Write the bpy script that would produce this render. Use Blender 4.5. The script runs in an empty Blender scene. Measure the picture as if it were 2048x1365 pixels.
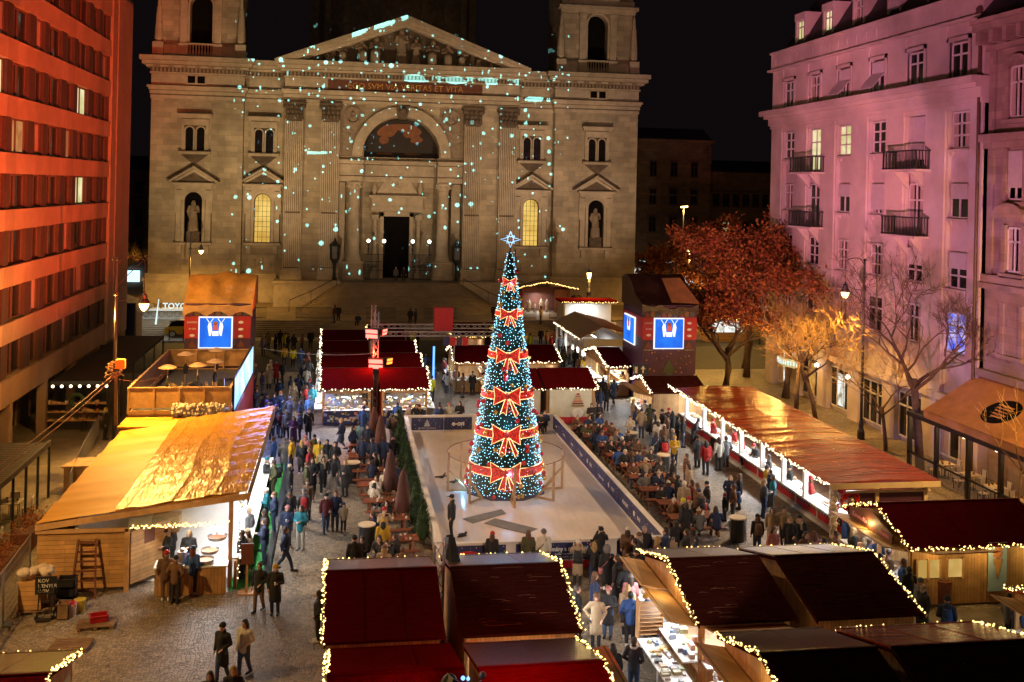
# Christmas market on a city square at night, in front of a large basilica.
# World frame: X to the right along the church front, Y from the camera's house towards the church, metres.
import bpy, math, random
from mathutils import Vector, Matrix
random.seed(11)
SC = bpy.context.scene
COL = SC.collection
PI = math.pi
R = random.random
def U(a, b): return random.uniform(a, b)

# ---------------------------------------------------------------- camera (a level shift lens, 15 m up)
YAW, FOC, HX, HY, ROLL, CAMH = math.radians(9.26), 2060.0, 1024.0, 379.0, .022, 15.0
SA, CA = math.sin(YAW), math.cos(YAW)
cam = bpy.data.cameras.new('camera'); cam_o = bpy.data.objects.new('camera', cam); COL.objects.link(cam_o)
cam.sensor_width = 36.0; cam.lens = 36.0 * FOC / 2048; cam.shift_y = -(682.5 - HY) / 2048
cam.clip_start = .5; cam.clip_end = 3000
rv, uv, fv = Vector((CA, -SA, 0)), Vector((0, 0, 1)), Vector((SA, CA, 0))
rc = (rv + uv * ROLL).normalized(); uc = (uv - rv * ROLL).normalized()
mw = Matrix((rc, uc, -fv)).transposed().to_4x4(); mw.translation = (0, 0, CAMH)
cam_o.matrix_world = mw
SC.camera = cam_o
def G(u, v, z=0.0):
    """survey: where the sight line of a photo pixel meets height z"""
    du, dv = u - HX, v - HY
    xr, yr = du + ROLL * dv, dv - ROLL * du
    D = (CAMH - z) * FOC / yr; L = xr / FOC * D
    return SA * D + CA * L, CA * D - SA * L

# ---------------------------------------------------------------- mesh builder
class MB:
    def __init__(s): s.v = []; s.f = []; s.m = []
    def add(s, vs, fs, m=0):
        n = len(s.v); s.v += [tuple(v) for v in vs]; s.f += [tuple(i + n for i in f) for f in fs]; s.m += [m] * len(fs); return s
    def box(s, x0, x1, y0, y1, z0, z1, m=0):
        return s.add([(x0,y0,z0),(x1,y0,z0),(x1,y1,z0),(x0,y1,z0),(x0,y0,z1),(x1,y0,z1),(x1,y1,z1),(x0,y1,z1)],
                     [(3,2,1,0),(4,5,6,7),(0,1,5,4),(1,2,6,5),(2,3,7,6),(3,0,4,7)], m)
    def bar(s, p, q, w, h=None, m=0):
        p, q = Vector(p), Vector(q); d = (q - p); h = h or w
        if d.length < 1e-6: return s
        d.normalize(); a = d.cross(Vector((0,0,1)))
        if a.length < 1e-3: a = Vector((1,0,0))
        a.normalize(); b = a.cross(d); a *= w/2; b *= h/2
        vs = [p-a-b,p+a-b,p+a+b,p-a+b,q-a-b,q+a-b,q+a+b,q-a+b]
        return s.add(vs, [(0,1,2,3),(7,6,5,4),(1,0,4,5),(2,1,5,6),(3,2,6,7),(0,3,7,4)], m)
    def tube(s, pts, r, n=6, m=0, r1=None, cap=True):
        pts = [Vector(p) for p in pts]; k = len(pts); r1 = r if r1 is None else r1; vs = []
        up = Vector((0,0,1))
        for i, p in enumerate(pts):
            d = (pts[min(i+1,k-1)] - pts[max(i-1,0)])
            if d.length < 1e-9: d = Vector((0,0,1))
            d.normalize(); a = d.cross(up)
            if a.length < .05: a = d.cross(Vector((0,1,0)))
            a.normalize(); b = d.cross(a); rr = r + (r1 - r) * i / max(1, k-1)
            vs += [p + (a*math.cos(2*PI*j/n) + b*math.sin(2*PI*j/n))*rr for j in range(n)]
        fs = [(i*n+j, i*n+(j+1)%n, (i+1)*n+(j+1)%n, (i+1)*n+j) for i in range(k-1) for j in range(n)]
        if cap: fs += [tuple(range(n))[::-1], tuple((k-1)*n + j for j in range(n))]
        return s.add(vs, fs, m)
    def lathe(s, x, y, prof, n=20, m=0):
        k = len(prof)
        vs = [(x + r*math.cos(2*PI*j/n), y + r*math.sin(2*PI*j/n), z) for r, z in prof for j in range(n)]
        fs = [(i*n+j, i*n+(j+1)%n, (i+1)*n+(j+1)%n, (i+1)*n+j) for i in range(k-1) for j in range(n)]
        fs += [tuple(range(n))[::-1], tuple((k-1)*n + j for j in range(n))]
        return s.add(vs, fs, m)
    def cyl(s, x, y, z0, z1, r, r1=None, n=16, m=0): return s.lathe(x, y, [(r, z0), (r if r1 is None else r1, z1)], n, m)
    def prism(s, poly, ax, a, b, m=0):
        f = {'y': lambda p, t: (p[0], t, p[1]), 'x': lambda p, t: (t, p[0], p[1]), 'z': lambda p, t: (p[0], p[1], t)}[ax]
        n = len(poly); vs = [f(p, a) for p in poly] + [f(p, b) for p in poly]
        return s.add(vs, [tuple(range(n)), tuple(range(2*n-1, n-1, -1))] + [(i, i+n, (i+1)%n+n, (i+1)%n) for i in range(n)], m)
    def sph(s, c, r, n=10, k=7, m=0, sc=(1,1,1)):
        vs = [(c[0], c[1], c[2] - r*sc[2])]
        for i in range(1, k):
            t = PI*i/k
            vs += [(c[0]+r*sc[0]*math.sin(t)*math.cos(2*PI*j/n), c[1]+r*sc[1]*math.sin(t)*math.sin(2*PI*j/n), c[2]-r*sc[2]*math.cos(t)) for j in range(n)]
        vs.append((c[0], c[1], c[2] + r*sc[2])); L = len(vs) - 1
        fs = [(0, 1+(j+1)%n, 1+j) for j in range(n)] + [(L, 1+(k-2)*n+j, 1+(k-2)*n+(j+1)%n) for j in range(n)]
        fs += [(1+i*n+j, 1+i*n+(j+1)%n, 1+(i+1)*n+(j+1)%n, 1+(i+1)*n+j) for i in range(k-2) for j in range(n)]
        return s.add(vs, fs, m)
    def oct(s, c, r, m=0):
        x, y, z = c
        return s.add([(x+r,y,z),(x-r,y,z),(x,y+r,z),(x,y-r,z),(x,y,z+r),(x,y,z-r)],
                     [(0,2,4),(2,1,4),(1,3,4),(3,0,4),(2,0,5),(1,2,5),(3,1,5),(0,3,5)], m)
    def quad(s, a, b, c, d, m=0): return s.add([a, b, c, d], [(0,1,2,3)], m)
    def cap(s, p, q, r0, r1, n=12):
        """closed tapered capsule"""
        p, q = Vector(p), Vector(q); d = q - p; L = max(d.length, 1e-5); d /= L
        a = d.cross(Vector((0,0,1)))
        if a.length < .05: a = d.cross(Vector((0,1,0)))
        a.normalize(); b = d.cross(a); prof = []
        for i in range(1, 5): t = PI/2*i/4; prof.append((r0*math.sin(t), -r0*math.cos(t)))
        for i in range(4): t = PI/2*i/4; prof.append((r1*math.cos(t), L + r1*math.sin(t)))
        k = len(prof)
        vs = [p + d*z + (a*math.cos(2*PI*j/n) + b*math.sin(2*PI*j/n))*r for r, z in prof for j in range(n)] + [p - d*r0, q + d*r1]
        fs = [(i*n+j, i*n+(j+1)%n, (i+1)*n+(j+1)%n, (i+1)*n+j) for i in range(k-1) for j in range(n)]
        fs += [((j+1)%n, j, k*n) for j in range(n)] + [((k-1)*n+j, (k-1)*n+(j+1)%n, k*n+1) for j in range(n)]
        return s.add(vs, fs)
    def mesh(s, name, mats, smooth=False, off=(0,0,0)):
        me = bpy.data.meshes.new(name)
        ox, oy, oz = off
        me.from_pydata([(x-ox, y-oy, z-oz) for x, y, z in s.v], [], s.f)
        for m in (mats if isinstance(mats, (list, tuple)) else [mats]): me.materials.append(m)
        if any(s.m): me.polygons.foreach_set('material_index', s.m)
        if smooth: me.polygons.foreach_set('use_smooth', [True]*len(me.polygons))
        me.update(); return me
    def build(s, name, mats, parent=None, smooth=False, off=None):
        """link as one object; vertices are given in world metres (parent unrotated) unless off is passed"""
        if off is None:
            off = (0,0,0); p = parent
            while p is not None: off = tuple(a + b for a, b in zip(off, p.location)); p = p.parent
        o = bpy.data.objects.new(name, s.mesh(name, mats, smooth, off)); COL.objects.link(o)
        if parent: o.parent = parent
        return o
def tag(o, label, cat, group=None, kind=None):
    o['label'] = label; o['category'] = cat
    if group: o['group'] = group
    if kind: o['kind'] = kind
    return o
def thing(name, label, cat, loc=(0,0,0), rz=0.0, group=None):
    o = bpy.data.objects.new(name, None); COL.objects.link(o); o.location = loc; o.rotation_euler = (0,0,rz)
    o.empty_display_size = .3
    return tag(o, label, cat, group)
def struct(name, mb, mat, smooth=False):
    o = mb.build(name, mat, smooth=smooth); o['kind'] = 'structure'; return o
def copy_tree(o, parent=None):
    c = o.copy(); COL.objects.link(c)
    if parent: c.parent = parent
    for ch in list(o.children): copy_tree(ch, c)
    return c
def text_mb(txt, size, place, depth=.01, align='CENTER', bold=0.0):
    """lettering as mesh; place(x, y, z) maps text space to the world"""
    cu = bpy.data.curves.new('t', 'FONT'); cu.body = txt; cu.size = size; cu.extrude = depth; cu.align_x = align; cu.offset = bold
    cu.resolution_u = 2
    ob = bpy.data.objects.new('t', cu); COL.objects.link(ob)
    me = bpy.data.meshes.new_from_object(ob.evaluated_get(bpy.context.evaluated_depsgraph_get()))
    mb = MB().add([place(*v.co) for v in me.vertices], [tuple(p.vertices) for p in me.polygons])
    bpy.data.objects.remove(ob); bpy.data.curves.remove(cu); bpy.data.meshes.remove(me)
    return mb

# ---------------------------------------------------------------- materials
def node(t, typ, props=None, ins=None):
    x = t.nodes.new(typ)
    for k, v in (props or {}).items(): setattr(x, k, v)
    for k, v in (ins or {}).items():
        if isinstance(v, bpy.types.NodeSocket): t.links.new(v, x.inputs[k])
        else: x.inputs[k].default_value = v
    return x
def c4(c): return (c[0], c[1], c[2], 1)
def newmat(name):
    m = bpy.data.materials.new(name); m.use_nodes = True; t = m.node_tree; t.nodes.clear()
    out = node(t, 'ShaderNodeOutputMaterial'); b = node(t, 'ShaderNodeBsdfPrincipled'); t.links.new(b.outputs[0], out.inputs[0])
    tc = node(t, 'ShaderNodeTexCoord'); return m, t, b, tc.outputs['Object']
def mat(name, col, rough=.7, var=.2, scale=2.0, bump=.0, bscale=None, metal=0.0, spec=.5, wall=False, brick=None, island=None, objcol=False,
        wave=None, stretch=None, alpha=None, trans=0.0, stain=0.0):
    """principled surface: two-scale colour variation, optional block/plank pattern, optional bump"""
    m, t, b, co = newmat(name); L = t.links.new
    vec = co
    if wall:
        sx = node(t, 'ShaderNodeSeparateXYZ', None, {0: co})
        ad = node(t, 'ShaderNodeMath', {'operation': 'ADD'}, {0: sx.outputs[0], 1: sx.outputs[1]})
        vec = node(t, 'ShaderNodeCombineXYZ', None, {0: ad.outputs[0], 1: sx.outputs[2]}).outputs[0]
    if stretch: vec = node(t, 'ShaderNodeMapping', None, {0: vec, 'Scale': stretch}).outputs[0]
    nz = node(t, 'ShaderNodeTexNoise', None, {'Vector': vec, 'Scale': scale, 'Detail': 5.0, 'Roughness': .65})
    dk = [c*(1-var) for c in col]; lt = [min(1, c*(1+var)) for c in col]
    cr = node(t, 'ShaderNodeMapRange', None, {0: nz.outputs[0], 1: .3, 2: .7})
    mx = node(t, 'ShaderNodeMixRGB', None, {0: cr.outputs[0], 1: c4(dk), 2: c4(lt)}); colr = mx.outputs[0]
    height = nz.outputs[0]
    if objcol:
        oi = node(t, 'ShaderNodeObjectInfo')
        mm = node(t, 'ShaderNodeMixRGB', {'blend_type': 'MULTIPLY'}, {0: 1.0, 1: oi.outputs['Color'], 2: colr}); colr = mm.outputs[0]
    if island:
        g = node(t, 'ShaderNodeNewGeometry'); rp = node(t, 'ShaderNodeValToRGB', None, {0: g.outputs['Random Per Island']})
        e = rp.color_ramp.elements; e[0].color = c4(island[0]); e[1].color = c4(island[-1])
        for i, c in enumerate(island[1:-1]): e.new((i+1)/(len(island)-1)).color = c4(c)
        colr = rp.outputs[0]
    if brick:
        bw, bh, mo, dark = brick[:4]
        br = node(t, 'ShaderNodeTexBrick', {'offset': .5}, {'Vector': vec, 'Color1': (.78,.78,.78,1), 'Color2': (1.12,1.1,1.05,1), 'Mortar': (dark,dark,dark,1),
            'Scale': 1.0, 'Mortar Size': mo, 'Mortar Smooth': .1, 'Brick Width': bw, 'Row Height': bh})
        mm = node(t, 'ShaderNodeMixRGB', {'blend_type': 'MULTIPLY'}, {0: 1.0, 1: colr, 2: br.outputs[0]}); colr = mm.outputs[0]
        iv = node(t, 'ShaderNodeMath', {'operation': 'SUBTRACT'}, {0: 1.0, 1: br.outputs[1]}); height = iv.outputs[0]
    if stain:
        n2 = node(t, 'ShaderNodeTexNoise', None, {'Vector': co, 'Scale': .23, 'Detail': 4.0})
        r2 = node(t, 'ShaderNodeMapRange', None, {0: n2.outputs[0], 1: .35, 2: .65, 3: 1-stain, 4: 1+stain*.5})
        mm = node(t, 'ShaderNodeMixRGB', {'blend_type': 'MULTIPLY'}, {0: 1.0, 1: colr, 2: r2.outputs[0]}); colr = mm.outputs[0]
    L(colr, b.inputs['Base Color'])
    b.inputs['Roughness'].default_value = rough; b.inputs['Metallic'].default_value = metal; b.inputs['Specular IOR Level'].default_value = spec
    if trans: b.inputs['Transmission Weight'].default_value = trans; b.inputs['IOR'].default_value = 1.08
    if alpha is not None: b.inputs['Alpha'].default_value = alpha
    if wave:
        wv = node(t, 'ShaderNodeTexWave', {'bands_direction': wave[0]}, {'Vector': co, 'Scale': wave[1], 'Distortion': wave[2], 'Detail': 2.0}); height = wv.outputs[1]
    if bump:
        if bscale: height = node(t, 'ShaderNodeTexNoise', None, {'Vector': vec, 'Scale': bscale, 'Detail': 4.0}).outputs[0]
        bp = node(t, 'ShaderNodeBump', None, {'Height': height, 'Strength': min(1, bump), 'Distance': .05 if bump <= 1 else .05*bump}); L(bp.outputs[0], b.inputs['Normal'])
    return m
def emit(name, col, strength, sampled=False, tex=None):
    m = bpy.data.materials.new(name); m.use_nodes = True; t = m.node_tree; t.nodes.clear()
    out = node(t, 'ShaderNodeOutputMaterial'); e = node(t, 'ShaderNodeEmission', None, {0: c4(col), 1: strength}); t.links.new(e.outputs[0], out.inputs[0])
    if tex:  # mottled glow of a lit room or display: (scale, second colour)
        tc = node(t, 'ShaderNodeTexCoord'); nz = node(t, 'ShaderNodeTexNoise', None, {'Vector': tc.outputs['Object'], 'Scale': tex[0], 'Detail': 3.0})
        mr = node(t, 'ShaderNodeMapRange', None, {0: nz.outputs[0], 1: .38, 2: .62})
        mx = node(t, 'ShaderNodeMixRGB', None, {0: mr.outputs[0], 1: c4(col), 2: c4(tex[1])}); t.links.new(mx.outputs[0], e.inputs[0])
    m.cycles.emission_sampling = 'FRONT_BACK' if sampled else 'NONE'
    return m
M = {}
M['stone'] = mat('limestone_blocks', (.46,.38,.27), .85, .20, .6, .35, wall=True, brick=(1.5,.62,.012,.6), stain=.22)
M['stone2'] = mat('limestone_dressed', (.52,.43,.31), .8, .2, 1.2, .25, 9, stain=.18)
M['stone_mid'] = mat('limestone_carved', (.30,.23,.16), .85, .25, 2, .3, 8)
M['pier_dk'] = mat('shaded_window_pier', (.05,.025,.02), .7, .2, 2)  # shade of the recessed piers put into a darker colour
M['stone_dk'] = mat('limestone_soot_shade', (.15,.11,.075), .9, .35, 1.5, .4, 7, stain=.3)  # dark stone for soot, also for shade coloured into strips and grooves
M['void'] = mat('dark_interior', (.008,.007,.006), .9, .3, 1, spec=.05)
M['panel_red'] = mat('porphyry_panel', (.15,.05,.025), .6, .25, 2)
M['gilt'] = mat('gilded_letters', (.62,.30,.06), .4, .1, 2, metal=.3)
M['iron'] = mat('black_iron', (.018,.017,.017), .5, .3, 6, .1, 20)
M['glass_dk'] = mat('dark_window_glass', (.012,.011,.012), .10, .3, .7, spec=.35)
M['frame_w'] = mat('white_window_frame', (.62,.56,.52), .5, .1, 5)
M['frame_br'] = mat('brown_window_frame', (.10,.05,.035), .5, .2, 5)
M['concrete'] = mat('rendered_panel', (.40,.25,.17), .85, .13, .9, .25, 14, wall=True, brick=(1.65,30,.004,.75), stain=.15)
M['plaster'] = mat('pale_plaster', (.56,.45,.40), .85, .10, .5, .15, 10, stain=.25)
M['plaster2'] = mat('pink_stucco', (.34,.24,.20), .85, .18, .7, .3, 8, wall=True, brick=(1.1,.42,.01,.75), stain=.25)
M['roof_dk'] = mat('slate_roof', (.03,.027,.03), .6, .3, 3, .3, 12)
M['curtain'] = mat('net_curtain', (.42,.30,.26), .9, .25, 2.5, stretch=(6,6,.6))
M['shutter'] = mat('roller_shutter', (.60,.52,.52), .6, .08, 3, .5, wave=('Z', 6.0, 0))
M['bg_wall'] = mat('old_house_front', (.20,.12,.07), .9, .2, .6, wall=True, brick=(1.4,.5,.02,.6))
M['felt'] = mat('red_roof_felt', (.085,.004,.006), .6, .25, 3, .4, 22, stretch=(1,4,4), spec=.0)
M['felt_br'] = mat('brown_roof_sheet', (.034,.008,.006), .6, .4, 2.2, .6, 4, stretch=(.8,7,7), spec=.0)
M['felt_gloss'] = mat('sheen_roof_sheet', (.07,.035,.02), .28, .4, 2.2, .7, 4, stretch=(.8,7,7), spec=.8)  # light mirrored by the back slopes put into a paler, glossier sheet
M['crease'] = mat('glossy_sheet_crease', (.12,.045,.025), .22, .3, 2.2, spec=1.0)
M['tarp_or'] = mat('brown_roof_tarp', (.21,.036,.009), .24, .5, .9, 1.6, 2.4, stretch=(.8,3.6,1), spec=.16)
M['tarp_gold'] = mat('clear_wrinkled_tarp', (.62,.28,.03), .25, .15, 1.6, 1.1, 3.0, stretch=(3.2,.7,1), spec=.7)
M['sheet_gold'] = mat('yellow_roof_sheet', (.82,.40,.035), .55, .10, .8, .35, 3.5, stretch=(.5,2.2,1))
M['plank'] = mat('pine_boards', (.52,.29,.11), .65, .25, 1.5, .5, wall=True, brick=(3.1,.16,.006,.35), stretch=(1,1,1))
M['plank_v'] = mat('upright_pine_boards', (.50,.28,.11), .65, .3, 2.0, .5, wall=True, brick=(.13,6.0,.006,.35))
M['timber'] = mat('planed_timber', (.50,.29,.13), .6, .3, 2.0, .3, 18)
M['timber_dk'] = mat('stained_timber', (.16,.05,.03), .6, .3, 2.0, .3, 18)
M['pallet'] = mat('weathered_pallet_wood', (.22,.13,.07), .85, .35, 2.5, .4, 16)
M['white'] = mat('white_board', (.74,.72,.68), .5, .06, 2)
M['cream'] = mat('cream_board', (.60,.50,.36), .6, .12, 2)
M['navy'] = mat('navy_banner', (.018,.022,.085), .5, .2, 1.5)
M['purple'] = mat('plum_banner', (.060,.016,.060), .5, .3, 1.0)
M['redban'] = mat('red_banner', (.42,.012,.02), .5, .12, 1.5)
M['steel'] = mat('galvanised_steel', (.38,.38,.40), .4, .2, 6, metal=.8)
M['black'] = mat('black_plastic', (.014,.014,.015), .45, .3, 6)
M['ice'] = mat('scuffed_ice', (.70,.60,.53), .30, .10, 3.5, .12, 9, spec=.5, stain=.16, stretch=(1.4,.25,1))
M['iceboard'] = mat('scuffed_white_board', (.68,.62,.55), .5, .10, 2)
M['rubber'] = mat('grey_rubber_mat', (.16,.15,.14), .8, .25, 3, .2, 30)
M['glass'] = mat('clear_screen', (.75,.78,.78), .06, .0, 1, alpha=.10, spec=.6)
M['netglass'] = mat('clear_barrier', (.72,.70,.62), .12, .0, 1, alpha=.09, spec=.5)
M['turf'] = mat('green_carpet', (.035,.30,.055), .95, .25, 2, .5, 60)
M['needle'] = mat('fir_needles', (.02,.085,.05), .8, island=[(.012,.05,.035),(.02,.095,.055),(.03,.12,.07)])
M['hedge'] = mat('thuja_leaves', (.02,.05,.015), .8, island=[(.012,.03,.008),(.028,.065,.018),(.05,.085,.025)])
M['leaf'] = mat('autumn_leaves', (.3,.1,.03), .7, island=[(.10,.02,.008),(.28,.06,.012),(.42,.13,.02),(.20,.05,.012),(.50,.22,.04)])
M['bark'] = mat('bark', (.11,.065,.04), .9, .35, 4, .6, 12)
M['twig'] = mat('pale_twigs', (.42,.26,.08), .85, .25, 4)
M['garl'] = mat('garland_greenery', (.10,.10,.03), .8, island=[(.05,.06,.02),(.14,.13,.04),(.20,.16,.05)])
M['skin'] = mat('skin', (.55,.33,.24), .6, .08, 8)
M['face'] = mat('eyes_and_mouth', (.06,.03,.025), .5, .1, 8)
M['cloth'] = mat('woven_cloth', (.92,.92,.92), .85, .14, 9, .6, 7, objcol=True)
M['hair'] = mat('hair', (.9,.9,.9), .55, .3, 30, .5, 60, objcol=True, stretch=(1,1,.2))
M['paint'] = mat('object_paint', (.95,.95,.95), .4, .06, 4, objcol=True)
M['goods'] = mat('assorted_goods', (.5,.4,.3), .5, island=[(.5,.06,.05),(.6,.5,.35),(.12,.2,.35),(.65,.62,.58),(.35,.2,.08),(.08,.10,.09),(.6,.4,.1),(.25,.4,.3)])
M['food'] = mat('food', (.5,.3,.12), .6, island=[(.45,.2,.07),(.6,.42,.2),(.5,.1,.05),(.7,.6,.4)])
M['steel_b'] = mat('brushed_pan', (.55,.52,.48), .3, .15, 5, metal=.9)
M['redbaub'] = mat('red_bauble', (.55,.015,.02), .18, .05, 3, spec=.7)
M['goldbaub'] = mat('gold_bauble', (.75,.45,.12), .2, .05, 3, metal=.7)
M['ribbon'] = mat('red_ribbon', (.62,.02,.015), .5, .15, 5)
M['wool'] = mat('flocked_snow', (.70,.62,.56), .95, .2, 3, .6, 25)
# things that give off light
M['bulb'] = emit('warm_fairy_bulb', (1.0,.66,.20), 5.0)
M['bulb_w'] = emit('white_fairy_bulb', (1.0,.80,.50), 5.0)
M['bulb_o'] = emit('amber_fairy_bulb', (1.0,.42,.06), 4.0)
M['bulb_c'] = emit('cool_fairy_bulb', (.30,.74,1.0), 4.5)
M['bulb_b'] = emit('blue_fairy_bulb', (.12,.35,1.0), 4.0)
M['neon_r'] = emit('red_fairy_bulb', (1.0,.06,.03), 1.6)
M['neon_o'] = emit('warm_rope_light', (1.0,.55,.22), 2.6)
M['neon_w'] = emit('cool_rope_light', (.30,.62,1.0), 2.6)
M['lamp'] = emit('sodium_lamp_glass', (1.0,.62,.22), 9.0)
M['globe'] = emit('white_globe_lamp', (1.0,.86,.62), 6.0)
M['tubelight'] = emit('white_tube_light', (.95,1.0,1.0), 7.0)
M['flood_r'] = emit('red_floodlight_face', (1.0,.13,.09), 4.5)
M['flood_o'] = emit('orange_floodlight_face', (1.0,.25,.03), 3.5)
M['win_warm'] = emit('lit_room', (.95,.62,.20), .9, tex=(.6, (.55,.33,.08)))
M['win_pale'] = emit('lit_room_pale', (.95,.86,.48), 1.0, tex=(.8, (.62,.58,.24)))
M['win_org'] = emit('lit_blind', (.75,.32,.10), .8, tex=(.7, (.45,.12,.04)))
M['win_blue'] = emit('blue_display_window', (.08,.14,.9), 1.0, tex=(1.6, (.6,.5,.9)))
M['church_win'] = emit('lit_church_window', (1.0,.66,.16), 1.0, tex=(.35, (.62,.36,.06)))
M['shop_w'] = emit('bright_shop_window', (.9,.95,.9), 1.3, tex=(1.4, (.25,.2,.12)))
M['shop_o'] = emit('amber_shop_window', (1.0,.5,.1), .8, tex=(1.2, (.2,.07,.01)))
M['screen'] = emit('led_screen', (.02,.13,.72), 1.15, True, tex=(.7, (.03,.22,.95)))
M['screen_w'] = emit('led_screen_white', (.95,.97,1.0), 1.2)
M['screen_r'] = emit('led_screen_red', (.8,.12,.08), 1.0)
M['sign_w'] = emit('white_sign_letters', (.75,.95,.92), 1.1)
M['sign_bl'] = emit('pale_blue_banner_light', (.45,.75,1.0), 2.0)
# ---------------------------------------------------------------- ground, terrace and steps
def cobble_mat():
    m, t, b, co = newmat('granite_setts'); L = t.links.new
    wv = node(t, 'ShaderNodeTexNoise', None, {'Vector': co, 'Scale': .5, 'Detail': 2.0})
    sc = node(t, 'ShaderNodeVectorMath', {'operation': 'SCALE'}, {0: wv.outputs[1], 3: .7})
    ad = node(t, 'ShaderNodeVectorMath', {'operation': 'ADD'}, {0: co, 1: sc.outputs[0]})
    vo = node(t, 'ShaderNodeTexVoronoi', {'feature': 'DISTANCE_TO_EDGE'}, {'Vector': ad.outputs[0], 'Scale': 8.2, 'Randomness': .5})
    vc = node(t, 'ShaderNodeTexVoronoi', None, {'Vector': ad.outputs[0], 'Scale': 8.2, 'Randomness': .5})
    j = node(t, 'ShaderNodeMapRange', None, {0: vo.outputs[0], 1: .01, 2: .10})
    sx = node(t, 'ShaderNodeSeparateXYZ', None, {0: vc.outputs['Color']})
    tone = node(t, 'ShaderNodeMapRange', None, {0: sx.outputs[0], 3: .72, 4: 1.25})
    n1 = node(t, 'ShaderNodeTexNoise', None, {'Vector': co, 'Scale': .16, 'Detail': 5.0})
    st = node(t, 'ShaderNodeMapRange', None, {0: n1.outputs[0], 1: .35, 2: .65, 3: .6, 4: 1.25})
    mu = node(t, 'ShaderNodeMath', {'operation': 'MULTIPLY'}, {0: tone.outputs[0], 1: st.outputs[0]})
    cc = node(t, 'ShaderNodeMixRGB', None, {0: j.outputs[0], 1: (.13,.10,.07,1), 2: (.31,.245,.175,1)})
    fin = node(t, 'ShaderNodeMixRGB', {'blend_type': 'MULTIPLY'}, {0: 1.0, 1: cc.outputs[0], 2: mu.outputs[0]}); L(fin.outputs[0], b.inputs[0])
    rr = node(t, 'ShaderNodeMapRange', None, {0: n1.outputs[0], 3: .38, 4: .7}); L(rr.outputs[0], b.inputs['Roughness'])
    bp = node(t, 'ShaderNodeBump', None, {'Height': j.outputs[0], 'Strength': .8, 'Distance': .03}); L(bp.outputs[0], b.inputs['Normal'])
    return m
M['cobble'] = cobble_mat()
M['slab'] = mat('paving_slabs', (.25,.21,.17), .6, .15, 1.0, .2, brick=(.9,.45,.008,.55), stain=.2)
M['step'] = mat('worn_stone_step', (.29,.22,.15), .8, .2, 1.2, .2, 8, stain=.25)
M['asphalt'] = mat('asphalt', (.055,.05,.047), .8, .25, 2, .3, 40)
struct('ground', MB().quad((-500,-60,0),(500,-60,0),(500,1200,0),(-500,1200,0)), M['cobble'])
struct('road', MB().quad((-60,84,.004),(70,84,.004),(70,101,.004),(-60,101,.004)), M['asphalt'])
p = MB()
for a, b2 in (((9.2,20.0),(9.9,27.5)), ((18.2,33.2),(33.8,34.4))):
    p.quad((a[0],a[1],.004),(b2[0],a[1],.004),(b2[0],b2[1],.004),(a[0],b2[1],.004))
p.quad((-17,44,.004),(-13.6,44,.004),(-13.6,80,.004),(-17,80,.004))
struct('paving_path', p, M['slab'])
mb = MB()
for k in range(8): mb.box(-34, 48, 103.5+.44*k, 140, .15*k if k == 0 else .15*k, .15*(k+1))
struct('terrace', mb, M['step'])
# round drain cover set in the paving between the front huts
mb = MB().cyl(9.0, 28.1, .004, .012, .95, n=40, m=1).cyl(9.0, 28.1, .012, .02, .78, n=40)
mb.box(8.99,9.01,27.4,28.8,.02,.024,1).box(8.3,9.7,28.09,28.11,.02,.024,1)
tag(mb.build('drain_cover', [M['steel'], M['slab']], smooth=False), 'round grey metal cover with a pale stone rim set in the paving', 'drain cover')
mb = MB()
for k in range(16):
    z0 = 1.2 + .175*k; w = 10.9 - .26*k; yf = 111.6 + .42*k; pts = []
    r = 5.2 - .25*k
    for j in range(9): a = PI + PI/2*j/8; pts.append((6.6 - w + r*(1+math.cos(a)), yf + r*.7*(1+math.sin(a))))
    for j in range(9): a = 1.5*PI + PI/2*j/8; pts.append((6.6 + w - r*(1-math.cos(a)), yf + r*.7*(1+math.sin(a))))
    pts += [(6.6+w, 121.0), (6.6-w, 121.0)]
    mb.prism(pts, 'z', z0 if k == 0 else z0-.01, z0+.175)
struct('stairs', mb, M['step'])
struct('portal_floor', MB().box(-.8, 14, 120.9, 126, 1.2, 4.002), M['step'])

# ---------------------------------------------------------------- the basilica
WX0, WX1, PX0, PX1, CX = -21.8, 35.3, -6.8, 20.2, 6.6
ch = thing('basilica', 'huge pale stone basilica with a pediment, two towers and a wide stair, behind the market', 'church', (CX, 122, 0))
mb = MB()
mb.box(WX0, -11.6, 122, 160, 1.2, 29.0).box(25.0, WX1, 122, 160, 1.2, 29.0)            # tower wings
mb.box(-11.6, -6.8, 123.2, 160, 1.2, 28.9).box(20.2, 25.0, 123.2, 160, 1.2, 28.9)        # window bays
mb.box(-6.8, -.6, 121.6, 160, 1.2, 28.8).box(13.9, 20.2, 121.6, 160, 1.2, 28.8)
mb.box(-.6, 13.9, 125.2, 160, 1.2, 28.7)                                               # back wall of the porch
ac, ar, az = CX, 4.6, 18.5
arc = [(ac + ar*math.cos(PI - PI*j/24), az + ar*1.03*math.sin(PI*j/24)) for j in range(25)]
mb.prism([(-.6, az)] + arc + [(13.9, az), (13.9, 28.6), (-.6, 28.6)], 'y', 121.8, 125.3)   # wall over the porch, cut by the arch
mb.build('wall', M['stone'], ch)
mb = MB()                                                                                # plinth and its moulding, following the plan
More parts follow.
